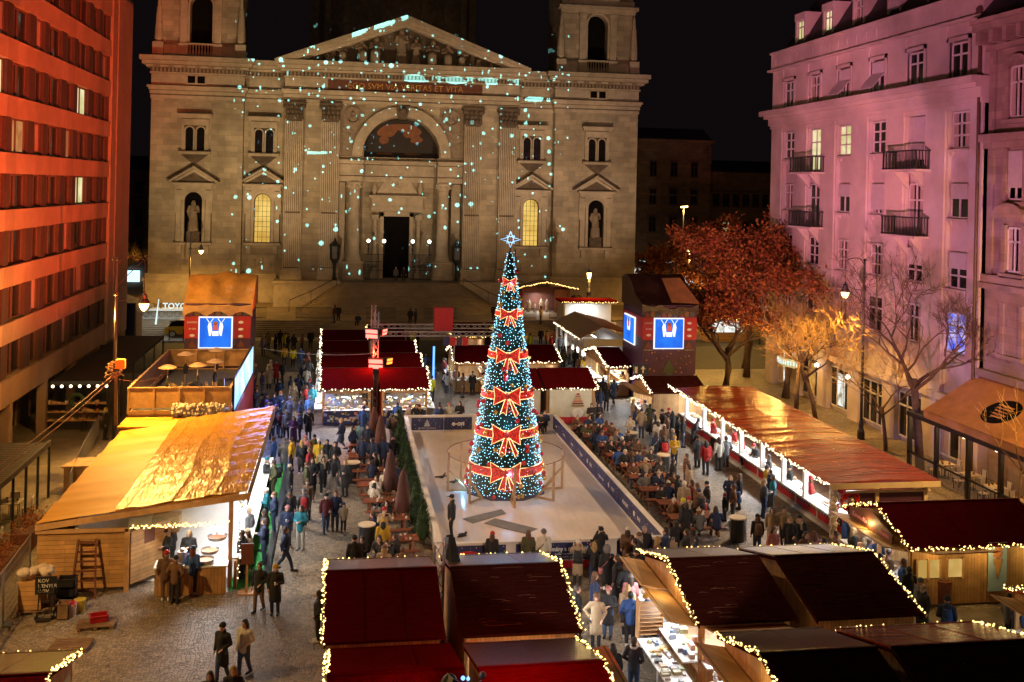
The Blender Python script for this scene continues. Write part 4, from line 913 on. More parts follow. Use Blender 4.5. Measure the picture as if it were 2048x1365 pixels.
MB().box(13.25, 16.0, 64.46, 64.5, .1, .5).build('red_strip', M['redban'], ps)
MB().sph((15.1,64.46,.75), .42, 14, 8, sc=(1,.12,.75)).build('cup_print', M['white'], ps)
for k in range(6): MB().box(15.1-.42+.065*k, 15.1+.42-.065*k, 64.44, 64.47, 1.15+.15*k, 1.26+.15*k).build('book_print', M[('goods','timber_dk','food','timber','goods','redban')[k]], ps)
text_mb('illmo', .24, lambda x, y, z: (13.7+x, 64.44-z, .2+y), align='LEFT').build('lettering', M['white'], ps)

# ---------------------------------------------------------------- long stall on the right
ls = thing('long_food_stall', 'long food stall with a flat brown roof and bright white counter on the right', 'food stall', (23.5, 52, 0))
lx0, lx1, ly0, ly1 = 20.85, 26.0, 41.4, 62.4
mb = MB(); n = 24
for j in range(n):                                             # sheets laid across, each lapped a little over the next
    ya, yb = ly0+(ly1-ly0)*j/n, ly0+(ly1-ly0)*(j+1)/n; lift = .025*(j % 3)/2
    mb.prism([(lx0,2.66+lift),(lx0+2.6,2.80+lift),(lx1,2.70+lift),(lx1,2.64),(lx0+2.6,2.74),(lx0,2.6)], 'y', ya, yb+.05)
mb.build('roof', M['tarp_or'], ls)
mb = MB().box(lx0, lx1, ly0-.06, ly0, 2.42, 2.66).box(lx0+1, lx1-.2, ly0+.4, ly0+.5, 2.1, 2.2)
for x in (23.3, 25.6): mb.box(x-.08, x+.08, ly0+.42, ly0+.58, 0, 2.3)
mb.build('end_beam', M['cream'], ls)
MB().box(22.0, 25.6, ly0+.5, ly0+.56, .9, 2.1).build('end_panel', M['purple'], ls)
mb = MB().box(21.85, 22.05, 42.1, 63.0, .18, .95); mb.build('counter_front', M['redban'], ls)
for k in range(9):
    y0, y1 = 42.2+2.3*k, 42.2+2.3*(k+1)-.06
    pn = MB()
    pn.box(21.80, 21.86, y0, y1, .52, .84); pb = pn.build('patterned_panel', M['navy'], ls)
    w = MB()
    for i in range(9):
        for z in (.6, .75): yy = y0+.15+(y1-y0-.3)*i/8; w.add([(21.795,yy-.07,z),(21.795,yy,z+.06),(21.795,yy+.07,z),(21.795,yy,z-.06)], [(0,1,2,3)])
    w.build('knit_pattern', M['cream'], pb)
    MB().box(21.78, 21.88, y1, y1+.06, .15, .98).build('panel_strip', M['white'], ls)
MB().box(21.3, 22.3, 42.1, 63.0, .96, 1.03).box(21.65, 22.3, 42.1, 63.0, 0, .18).build('counter', M['white'], ls)
for y in (42.3, 45.0, 47.4, 50.0, 52.8, 55.6, 58.6, 61.8): MB().box(21.35, 21.55, y-.1, y+.1, 1.03, 2.6).build('post', M['white'], ls)
MB().box(25.0, 25.1, 42, 62.4, 0, 2.6).build('back_wall', M['redban'], ls)
MB().box(21.9, 25.0, 42, 62.4, .0, .05).build('floor', M['pallet'], ls)
for k in range(8): MB().box(22.4, 22.5, 43.5+2.4*k, 44.9+2.4*k, 2.42, 2.47).build('tube_lamp', M['tubelight'], ls)
garland(ls, [[(lx0-.03, ly0, 2.58), (lx0-.03, ly1+1.5, 2.62)]], 'bulb_w', .034, 15, .10)
mb = MB()
for k in range(240): mb.sph((21.35+U(-.1,.1), 42.0+U(-.12,.12), U(.1,2.5)), U(.06,.11), 5, 4)
mb.build('flocked_post', M['wool'], ls)
for k in range(9):                                              # pans, trays and cauldrons
    y = 43.6+2.25*k
    t = thing('food_tray', ('metal tray of food on the long white counter, place %s from the near end' % ('first','second','third','fourth','fifth','sixth','seventh','eighth','ninth')[k]), 'food tray', (22.0, y, 1.03), group='trays on the long counter')
    MB().box(21.75, 22.25, y-.5, y+.5, 1.031, 1.08).build('tray', M['steel_b'], t)
    f = MB()
    for q in range(26): f.sph((U(21.8,22.2), U(y-.45,y+.45), 1.1), U(.04,.07), 6, 4)
    f.build('food', M['food'], t)
    mb = MB().box(21.5, 21.52, y-.7, y+.7, 1.031, 1.4); mb.build('sneeze_screen', M['glass'], t)
mb = MB().cyl(21.8, 42.75, 1.03, 1.35, .16, n=14); t = tag(mb.build('drink_urn', M['redban']), 'red drinks urn with a blue lid at the near end of the long counter', 'drinks urn')
MB().cyl(21.8, 42.75, 1.35, 1.42, .17, n=14).sph((21.8,42.75,1.45),.06,8,6).build('lid', M['navy'], t)
t = thing('feather_wreath', 'round red wreath with a grey centre hanging at the end of the long stall', 'wreath', (22.1, 42.0, 1.7))
mb = MB()
for k in range(120): a = 2*PI*R(); q = U(.24,.42); mb.sph((22.1+q*math.cos(a), 41.95+U(-.08,.08), 1.75+q*math.sin(a)), U(.05,.09), 5, 4)
mb.build('red_ring', M['ribbon'], t); MB().sph((22.1,41.9,1.75), .16, 10, 7).build('grey_centre', M['steel'], t)
# small hut at the far end of the long stall
hut('small hung-with-caps hut at the far end of the long stall', 19.4, 23.2, 62.6, 67.4, 'W', lights='W', bulb='bulb_w', r=.042, per=12, roof='felt_br', group=MG, eave=2.35, ridge=3.0, light=110, flaps=2)
# stalls behind, by the right screen tower
rs = thing('tile_roofed_stall', 'long stall with a red ribbed roof and white posts left of the right screen tower', 'food stall', (22, 89, 0))
rt = mat('ribbed_red_roof', (.22,.05,.02), .28, .25, 2.5, .9, wave=('Y', 2.6, .3))
MB().prism([(19.6,2.75),(21.6,3.7),(24.6,2.9),(24.6,2.84),(21.6,3.62),(19.6,2.68)], 'y', 83.8, 94.4).build('roof', rt, rs)
for k in range(6): MB().box(19.75, 19.95, 84.2+1.95*k, 84.4+1.95*k, 0, 2.7).build('post', M['white'], rs)
MB().box(20.2, 20.9, 84, 94, 0, 1.0).build('counter', M['white'], rs); MB().box(23.5, 23.6, 84, 94, 0, 2.7).build('back_wall', M['white'], rs); MB().box(20,24.4,83.9,83.95,2.0,2.6).build('end_panel',M['white'],rs)
for k in range(3): MB().box(21.4,21.5,85.5+3*k,87+3*k,2.5,2.55).build('tube_lamp', M['tubelight'], rs)
garland(rs, [[(19.6,83.8,2.66),(19.6,94.4,2.66)]], 'bulb_w', .045, 8, .08)
HUTL.append((21.2, 89, 2.3, 2, 120))
hut('crimson roofed hut with a white lit counter beside the right screen tower', 19.1, 21.0, 72.6, 80.0, 'WS', lights='WS', bulb='bulb_w', r=.045, per=10, group=MG, roof='felt', light=160, flaps=0)
HUTL.append((20.0, 74.5, 2.0, 1.5, 90))
wp = thing('white_kiosk', 'white lit kiosk with a string of lights behind the right screen tower', 'kiosk', (26, 104, 1))
MB().box(22.6, 28.2, 106.0, 107, .3, 3.4).box(22.6, 22.75, 103.8, 106, .3, 3.4).box(22.6,28.2,103.8,104,.3,1.4).build('shell', M['white'], wp)
MB().box(22.4, 28.4, 103.6, 107.2, 3.4, 3.6).build('roof', M['felt'], wp)
garland(wp, [[(22.4,103.55,3.5),(28.4,103.55,3.5)]], 'bulb', .05, 6, .06); HUTL.append((25.2, 104.6, 3.2, 4, 90))
MB().bar((24.6,103.9,3.1),(25.2,103.9,1.6),.09).build('tube_lamp', M['tubelight'], wp)
# nativity hut on the terrace
nh = thing('nativity_hut', 'dark open nativity hut with yellow lights along its roof, right of the stair', 'nativity hut', (22.6, 114.5, 1.2))
MB().box(19.9, 25.4, 115.8, 116, 1.2, 3.9).box(19.9, 20.1, 113.6, 116, 1.2, 3.9).box(25.2, 25.4, 113.6, 116, 1.2, 3.9).box(23.7,25.2,113.8,113.9,1.2,3.8).build('wall', M['timber_dk'], nh)
MB().prism([(19.3,3.85),(22.6,4.55),(26.4,3.75),(26.4,3.9),(22.6,4.72),(19.3,4.0)], 'y', 113.2, 116.4).build('roof', M['timber_dk'], nh)
garland(nh, [[(19.3,113.15,4.0),(22.6,113.15,4.7),(26.4,113.15,3.9)]], 'bulb', .06, 7, .06)
HUTL.append((22, 114.4, 3.3, 1, 60))
# dark wrapped monument and small bits on the terrace
mb = MB().box(24.2, 25.5, 107.2, 108.4, 1.2, 1.5).lathe(24.85, 107.8, [(.62,1.5),(.7,2.2),(.66,3.1),(.7,3.55),(.45,3.75),(.1,3.8)], 7)
mb.sph((24.6,107.6,3.6), .3, 8, 6).sph((25.1,107.6,3.65), .28, 8, 6)
tag(mb.build('wrapped_monument', M['void']), 'dark wrapped monument block standing on the terrace beside the stone lamp pedestal', 'monument')
# ---------------------------------------------------------------- golden stall on the left
gs = thing('golden_food_stall', 'large golden lit food stall with a wrinkled clear tarp roof on the left', 'food stall', (-7, 46, 0))
gx0, gx1, gy0, gy1 = -10.7, -3.3, 39.3, 54.4
def gz(x): return 2.55 + (x-gx0)/(gx1-gx0)*.95
def sheet(x0, x1, y0, y1, nx, ny, amp, lift, m, name, wav):
    mb = MB(); vs = []
    for j in range(ny+1):
        for i in range(nx+1):
            x, y = x0+(x1-x0)*i/nx, y0+(y1-y0)*j/ny
            vs.append((x, y, gz(x)+lift+wav(x, y)*amp))
    mb.add(vs, [(j*(nx+1)+i, j*(nx+1)+i+1, (j+1)*(nx+1)+i+1, (j+1)*(nx+1)+i) for j in range(ny) for i in range(nx)])
    n = len(mb.v); mb.add([(x, y, z-.02) for x, y, z in vs], [(j*(nx+1)+i, (j+1)*(nx+1)+i, (j+1)*(nx+1)+i+1, j*(nx+1)+i+1) for j in range(ny) for i in range(nx)])
    return mb.build(name, m, gs, True)
sheet(gx0, -3.6, gy0, gy1, 30, 60, .035, 0, M['sheet_gold'], 'roof_sheet', lambda x, y: math.sin(y*2.6+.4*math.sin(x))+.5*math.sin(y*5.3+x*.6))
sheet(-8.0, gx1, gy0+.1, gy1-.2, 110, 90, .032, .08, M['tarp_gold'], 'roof_tarp', lambda x, y: (1-abs(math.sin(x*2.1+.25*math.sin(y*.7))))**3*1.6+.5*math.sin(x*9+1.5*math.sin(y*1.3))*math.sin(y*.8+x)+.45*math.sin(y*4.1+.8*math.sin(x*3.7))+.25*math.sin(y*9.3-x*4)+(.8 if abs((y-47.2)) < .12 else 0))
MB().prism([(gx1,3.5),(gx1,3.05),(gx1+.03,3.05),(gx1+.03,3.55)], 'y', gy0, gy1).build('tarp_edge', M['tarp_gold'], gs)
mb = MB().prism([(gx0,2.33),(gx0,2.55),(gx1+.1,3.52),(gx1+.1,3.3)], 'y', gy0-.06, gy0-.01)
mb.box(gx0, -7.5, gy0+.0, gy0+.08, 2.2, 2.34).box(-7.62, -7.46, gy0, gy0+.12, 0, 2.3).box(-3.95, -3.8, gy0, gy0+.15, 0, 3.4).build('beam', M['timber'], gs)
MB().box(gx0+.05, -7.6, gy0+.1, gy0+.18, .15, 2.2).box(gx0+.05, gx0+.12, gy0+.15, gy1, .15, 2.4).build('wall', M['plank'], gs)
MB().prism([(-7.5,2.32),(-3.9,2.32),(-3.9,3.2),(-7.5,2.75)], 'y', gy0+.05, gy0+.08).build('clear_panel', M['glass'], gs)
dm = MB(); dm.add([(-7.45,39.42,.25),(-6.3,40.9,.25),(-6.3,40.9,2.15),(-7.45,39.42,2.15),(-7.4,39.38,.25),(-6.25,40.86,.25),(-6.25,40.86,2.15),(-7.4,39.38,2.15)], [(0,1,2,3),(7,6,5,4),(0,4,5,1),(3,2,6,7),(0,3,7,4),(1,5,6,2)])
dr = dm.build('door', M['plank'], gs)
MB().box(-6.45, -3.95, 38.75, 38.83, 0, 1.0).box(-3.72, -3.62, 39.2, 53.8, 0, 1.0).build('counter_front', M['plank_v'], gs)
MB().box(-6.5, -3.9, 38.7, 39.5, 1.0, 1.05).box(-4.1, -3.25, 39.5, 53.8, 1.0, 1.05).build('counter', M['white'], gs)
MB().box(-9.5, -9.4, 40, 54, 0, 2.4).box(-9.4, -3.9, 53.9, 54, 0, 2.6).build('inner_wall', M['white'], gs)
MB().box(-9.4,-3.7,40.2,53.9,.0,.05).build('floor', M['white'], gs)
garland(gs, [[(-7.4, 39.25, 2.36), (-3.9, 39.25, 2.42)]], 'bulb', .030, 26, .07, False)
garland(gs, [[(-3.55, 39.3, .4), (-3.55, 39.3, 3.2)], [(-3.5, 39.3, 2.95), (-3.5, 53.8, 2.95)]], 'bulb_w', .026, 7, .06)
MB().box(-7.0, -6.0, 41.2, 41.9, 1.5, 2.1).build('menu_rack', M['goods'], gs)
pp = MB().quad((-7.02,39.85,1.55),(-6.72,40.25,1.55),(-6.72,40.25,2.05),(-7.02,39.85,2.05)); tag(pp.build('poster', M['panel_red']), 'small red food poster on the open plank door of the golden stall', 'poster')
for i, (x, y, r, nm) in enumerate(((-4.75,39.1,.36,'near'),(-4.7,40.1,.36,'far'),(-4.6,41.6,.4,'third'))):
    t = thing('frying_pan', 'wide steel pan on the golden stall counter, %s one by the corner post' % nm, 'pan', (x, y, 1.05), group='wide pans on the golden stall')
    MB().lathe(x, y, [(r*.8,1.06),(r,1.2),(r*.97,1.2),(r*.78,1.08)], 20).build('pan', M['steel_b'], t); MB().cyl(x, y, 1.1, 1.13, r*.85, n=20).build('food', M['food'], t)
MB().cyl(-5.55, 39.1, 1.05, 1.5, .17, n=16).sph((-5.55,39.1,1.52),.1,8,6).build('urn_body', M['steel_b'], thing('drinks_urn', 'tall steel urn in the middle of the golden stall counter', 'urn', (-5.55,39.1,1.05)))
t = thing('serving_trays', 'row of food trays at the left end of the golden stall counter', 'tray', (-6.1,39.1,1.05)); MB().box(-6.4,-5.85,38.8,39.4,1.051,1.12).build('tray', M['steel_b'], t)
f = MB(); [f.sph((U(-6.35,-5.9),U(38.85,39.3),1.14),.05,6,4) for q in range(24)]; f.build('food', M['food'], t)
struct('green_carpet', MB().quad((-3.9,39.0,.006),(-2.45,39.6,.006),(-2.6,56.5,.006),(-3.6,56.5,.006)), M['turf'])
MB().box(-2.75, -2.5, 39.8, 56.5, .0, .12).build('edge_board', M['iron'], thing('cable_cover', 'dark strip along the edge of the green carpet', 'cable cover', (-2.6,48,0)))
t = thing('menu_stand', 'wooden menu stand on a thin post beside the green carpet', 'menu stand', (-3.2, 38.7, 0))
MB().box(-3.5,-2.9,38.5,38.9,0,.05).box(-3.24,-3.16,38.66,38.74,0,1.5).build('post', M['timber'], t); MB().box(-3.42,-2.98,38.62,38.68,1.1,1.85).build('board', M['timber_dk'], t)
# clutter beside the golden stall
t = thing('step_ladder', 'dark wooden ladder leaning on the plank wall of the golden stall', 'ladder', (-8.9, 38.9, 0))
mb = MB()
for s in (-1, 1): mb.bar((-8.9+s*.42,38.75,0),(-8.9+s*.30,39.25,2.0),.07)
for k in range(6): mb.bar((-8.9-.40+.02*k,38.79+.082*k,.3+.32*k),(-8.9+.40-.02*k,38.79+.082*k,.3+.32*k),.06)
mb.build('rails', M['timber_dk'], t)
t = thing('wooden_bin', 'wooden crate heaped with pale sacks in the left corner by the golden stall', 'crate', (-10.3, 38.0, 0))
MB().box(-10.75,-10.0,37.6,38.4,.15,1.1).build('crate_box', M['plank'], t)
s = MB(); [s.sph((U(-10.7,-9.8),U(37.6,38.5),U(1.15,1.45)),U(.14,.24),8,6,sc=(1,1,.7)) for k in range(16)]; s.build('sacks', mat('pale_sack', (.6,.48,.36), .8, .2, 4, .6, 6), t)
t = thing('chalk_board', 'black price board with white chalk lettering among the crates', 'price board', (-9.75,37.45,.6))
MB().box(-10.15,-9.45,37.4,37.46,.75,1.35).build('board', M['black'], t)
for k, w in enumerate(('KOV', 'KENYER', 'KOV')): text_mb(w, .17, lambda x, y, z, k=k: (-10.05+x, 37.39-z, 1.17-.18*k+y), .004, 'LEFT').build('lettering', M['white'], t)
def crate(label, x, y, z, w, d, h, m, name='crate', rz=0):
    t = thing(name, label, 'crate', (x, y, z), rz, 'crates by the golden stall'); b3 = MB()
    b3.box(-w,w,-d,d,0,.03).box(-w,w,-d,-d+.03,0,h).box(-w,w,d-.03,d,0,h).box(-w,-w+.03,-d,d,0,h).box(w-.03,w,-d,d,0,h).box(-w-.02,w+.02,-d-.02,-d,h-.04,h).box(-w-.02,w+.02,d,d+.02,h-.04,h)
    b3.build('box', m, t, off=(0,0,0)); return t
def pallet(label, x, y, rz=0, z=0):
    t = thing('pallet', label, 'pallet', (x, y, z), rz, 'pallets by the golden stall'); b3 = MB()
    for k in range(7): b3.box(-.6,.6,-.4+.12*k,-.32+.12*k,.11,.135)
    b3.build('deck', M['pallet'], t, off=(0,0,0)); b3 = MB()
    for x2 in (-.55,-.05,.45): b3.box(x2,x2+.1,-.4,.42,.02,.11)
    b3.build('bearers', M['pallet'], t, off=(0,0,0)); return t
pallet('weathered pallet holding the red crate, near the golden stall', -7.9, 36.4, .1); crate('red plastic crate on the weathered pallet', -7.85, 36.5, .14, .28, .2, .22, M['redban'], rz=.3)
pallet('low pallet lying flat in front of the red crate', -8.3, 34.8, -.05); pallet('pallet under the wooden crate in the left corner', -10.2, 37.9, .05)
crate('black crate on top of the dark stack by the ladder', -9.3, 38.2, .72, .3, .22, .3, M['black']); crate('black crate in the middle of the dark stack', -9.3, 38.2, .38, .3, .22, .3, M['black']); crate('black crate at the bottom of the dark stack', -9.3, 38.2, .02, .3, .22, .3, M['black'])
crate('brown carton standing beside the hand truck', -9.15, 37.2, 0, .2, .18, .55, M['pallet'])
t = thing('hand_truck', 'black two wheeled hand truck parked in front of the crates', 'hand truck', (-9.7,37.0,0)); mb = MB()
for s in (-1,1): mb.bar((-9.75+s*.22,37.1,.1),(-9.75+s*.22,37.3,1.15),.04)
for z in (.3,.6,.9): mb.bar((-9.97,37.15,z),(-9.53,37.15,z),.03)
mb.box(-9.98,-9.52,36.85,37.1,.04,.07).build('frame', M['iron'], t)
for s in (-1,1): MB().tube([(-9.75+s*.27-.03,37.12,.12),(-9.75+s*.27+.03,37.12,.12)], .12, 12).build('wheel', M['black'], t)
for x, c, nm, cc in ((-8.75,'goldbaub','yellow','yellow'),(-8.95,'white','white with a red lid','white')):
    o = MB().lathe(x, 37.7 if c != 'white' else 37.35, [(.16,.0),(.2,.4),(.21,.42)], 14).build('bucket', mat('bucket_'+cc, (.55,.40,.05) if c != 'white' else (.6,.5,.45), .5, .1)); tag(o, nm+' bucket beside the ladder', 'bucket', 'buckets by the ladder')
    if c == 'white': MB().cyl(x, 37.35, .42, .5, .2, .12, 14).build('lid', M['redban'], o)
def mesh_fence(label, a, b2, h=1.9, fill='steel'):
    t = thing('site_fence', label, 'fence', (a[0], a[1], 0), group='metal site fences'); mb = MB(); a, b2 = Vector((*a, 0)), Vector((*b2, 0)); L = (b2-a).length; n = int(L/.16)
    up = Vector((0,0,1))
    for k in range(n+1): p = a+(b2-a)*k/n; mb.bar(p+up*.12, p+up*h, .014)
    for k in range(8): z = up*(.12+(h-.12)*k/7); mb.bar(a+z, b2+z, .014 if k not in (0,7) else .04)
    for p in (a, b2): mb.bar(p, p+up*(h+.05), .05)
    mb.build('mesh', M[fill], t); MB().box(a.x-.3,a.x+.3,a.y-.1,a.y+.1,0,.12).build('foot', M['rubber'], t)
mesh_fence('wire site fence running up the left edge, nearest panel', (-10.9,33.4), (-10.95,36.6)); mesh_fence('wire site fence running up the left edge, second panel', (-10.95,36.7), (-11.1,40.2)); 
mesh_fence('grey mesh fence beside the dark lane, nearer panel', (-12.4,51.0), (-13.2,57.0), 1.2); mesh_fence('grey mesh fence beside the dark lane, farther panel', (-13.2,57.1), (-13.9,63.5), 1.2)
# bucket of flowers at the bottom left hut
for i, (x, y, c) in enumerate(((-6.3,26.9,'pale'),(-5.6,26.3,'violet'))):
    t = thing('flower_bucket', c+' flower bunch in a bucket beside the bottom left hut', 'flower bucket', (x, y, 0), group='flower buckets by the hut')
    MB().lathe(x, y, [(.24,.62),(.32,1.12)] if i == 0 else [(.22,.1),(.3,.6)], 16).build('bucket', mat('zinc_bucket', (.35,.42,.45), .4, .1, metal=.4), t); f = MB()
    for k in range(60): f.sph((x+U(-.3,.3), y+U(-.3,.3), (1.2 if i == 0 else .68)+U(-.05,.22)), U(.04,.08), 5, 4)
    f.build('flowers', mat('petals_'+c, (.5,.4,.5), .8, island=[(.55,.5,.55),(.2,.12,.3),(.08,.15,.06),(.5,.35,.45)] if i == 0 else [(.15,.08,.35),(.3,.2,.5),(.5,.45,.5),(.05,.1,.05)]), t)
    if i == 0: MB().box(x-.5,x+.5,y-.35,y+.35,.55,.61).box(x-.45,x-.4,y-.3,y-.25,0,.55).box(x+.4,x+.45,y-.3,y-.25,0,.55).build('stand', M['timber'], t)

# ---------------------------------------------------------------- upper terrace bar with timber fences
tb = thing('timber_terrace', 'raised timber fenced terrace behind the golden stall with planters and small parasol heaters', 'terrace', (-8.2, 62, 0))
tx0, tx1, ty0, ty1 = -10.75, -5.7, 55.7, 68.2
MB().box(tx0, tx1, ty0, ty1, 0, 3.0).build('base', M['plank'], tb)
struct('terrace_deck', MB().box(tx0+.1, tx1-.1, ty0+.1, ty1-.1, 3.0, 3.06), mat('dark_deck', (.06,.055,.045), .7, .2, 2))
MB().box(tx0-.1, -5.6, 53.5, 55.7, 2.7, 2.78).build('porch_roof', M['sheet_gold'], tb)
def panel_fence(parent, a, b2, z0, z1, n):
    for k in range(n):
        p, q = Vector(a)+(Vector(b2)-Vector(a))*k/n, Vector(a)+(Vector(b2)-Vector(a))*(k+1)/n; d = (q-p).normalized(); nn = Vector((d.y,-d.x))*.06
        o = MB().bar((p.x,p.y,(z0+z1)/2+.12),(q.x,q.y,(z0+z1)/2+.12),.04,z1-z0-.35).build('fence_panel', M['sheet_gold'] if 0 else M['timber'], parent)
        MB().bar((p.x+nn.x,p.y+nn.y,z0),(p.x+nn.x,p.y+nn.y,z1+.02),.1).bar((p.x+nn.x,p.y+nn.y,z0+.12),(q.x+nn.x,q.y+nn.y,z0+.12),.05,.12).bar((p.x,p.y,z1),(q.x,q.y,z1),.12,.06).build('fence_post', M['timber'], o)
panel_fence(tb, (tx0,ty0), (tx1,ty0), 2.95, 4.3, 4); panel_fence(tb, (tx0,ty1), (tx0,ty0), 2.95, 4.3, 11); panel_fence(tb, (tx0,ty1), (tx1,ty1), 2.95, 4.3, 3); panel_fence(tb, (tx1,ty0), (tx1,ty1), 2.95, 4.2, 8)
sc = thing('side_screen', 'long bright pale blue screen facing the crowd along the terrace side', 'screen', (-5.5, 62, 3.6))
MB().box(-5.66,-5.56,56.8,68.3,2.75,4.6).build('case', M['black'], sc); MB().box(-5.57,-5.54,56.95,68.15,2.85,4.5).build('display', emit('side_display', (.30,.62,1.0), 1.5, True, tex=(.5, (.75,.92,1.0))), sc)
MB().box(-5.7,-5.5,56,68,.1,2.7).build('serving_wall', M['redban'], tb)
mb = MB(); [mb.sph((U(-8.5,-5.9), 55.45+U(-.14,.14), 2.9+U(0,.55)), U(.07,.13), 5, 4) for k in range(320)]
tag(mb.build('flocked_garland', M['wool']), 'thick white flocked garland along the near edge of the timber terrace', 'garland')
for i, (x, y) in enumerate(((-9.3,58.6),(-7.8,59.2),(-7.0,60.4),(-9.0,63.0),(-7.4,64.4))):
    t = thing('patio_heater', 'thin patio heater with a flat hat on the timber terrace, %s' % ('leftmost at the front','centre front','right of the front pair','left at the back','right at the back')[i], 'heater', (x, y, 3.06), group='patio heaters on the terrace')
    MB().cyl(x,y,3.06,4.85,.035,n=8).build('pole', M['timber'], t); MB().lathe(x,y,[(.48,4.8),(.5,4.84),(.2,4.98),(.03,5.02)],14).build('hat', M['timber'], t); MB().lathe(x,y,[(.1,3.7),(.14,4.0),(.05,4.3)],8).build('burner', M['iron'], t)
for i, (x, y) in enumerate(((-8.6,58.0),(-6.9,58.2))):
    t = thing('planter', 'round planter with a leafless shrub on the timber terrace, %s' % ('left one','right one')[i], 'planter', (x, y, 3.06), group='planters on the terrace')
    MB().lathe(x,y,[(.2,3.06),(.3,3.35)],12).build('pot', M['timber_dk'], t); f = MB()
    for k in range(60): a = U(0,2*PI); e = U(.2,.75); f.bar((x,y,3.3),(x+e*math.cos(a),y+e*math.sin(a)*.6,3.4+U(.1,.75)),.015)
    f.build('shrub', M['twig'], t)
tag(MB().box(-6.55,-6.2,57.7,57.95,3.06,4.35).build('speaker_column', M['black']), 'tall black speaker column on the right of the timber terrace', 'speaker')
# ---------------------------------------------------------------- screen towers
def reindeer(parent, cx, cz, s, y, ax='y'):
    """white deer outlines either side of a small red-coated figure, on the screen"""
    def pl(poly): return MB().prism(poly, 'y', y-.012, y) if ax == 'y' else MB().prism([(p[0], p[1]) for p in poly], 'x', y-.012, y)
    for sx in (-1, 1):
        body = [(sx*.62,.5),(sx*.40,.5),(sx*.36,.2),(sx*.30,-.25),(sx*.42,-.75),(sx*.58,-.75),(sx*.66,-.25),(sx*.72,.15)]
        pl([(cx+a*s, cz+b2*s) for a, b2 in body]).build('deer', M['screen_w'], parent)
        for e in (-1, 1): pl([(cx+(sx*.52+e*.08)*s, cz+.5*s),(cx+(sx*.52+e*.36)*s, cz+.92*s),(cx+(sx*.52+e*.28)*s, cz+.92*s),(cx+(sx*.52+e*.03)*s, cz+.55*s)]).build('antler', M['screen_w'], parent)
    pl([(cx+a*s, cz+b2*s) for a, b2 in ((-.2,.35),(.2,.35),(.26,-.2),(-.26,-.2))]).build('red_figure', M['screen_r'], parent)
    pl([(cx+a*s, cz+b2*s) for a, b2 in ((-.3,-.3),(.3,-.3),(.3,-.75),(-.3,-.75))]).build('white_pedestal', M['screen_w'], parent)
    pl([(cx+.2*s*math.cos(2*PI*j/14), cz+.45*s+.18*s*math.sin(2*PI*j/14)) for j in range(14)]).build('face', M['food'], parent)
def night_city(parent, x0, x1, y, z0, z1):
    for k in range(9):
        x = x0+(x1-x0)*(k+.5)/9; h = U(.35,.9)*(z1-z0); w = (x1-x0)/9*.36
        MB().prism([(x-w,z0),(x+w,z0),(x+w,z0+h*.6),(x,z0+h),(x-w,z0+h*.6)], 'y', y-.01, y).build('printed_house', mat('print_%d' % (k % 3), ((.30,.06,.03),(.25,.13,.03),(.08,.10,.08))[k % 3], .6, .3), parent)
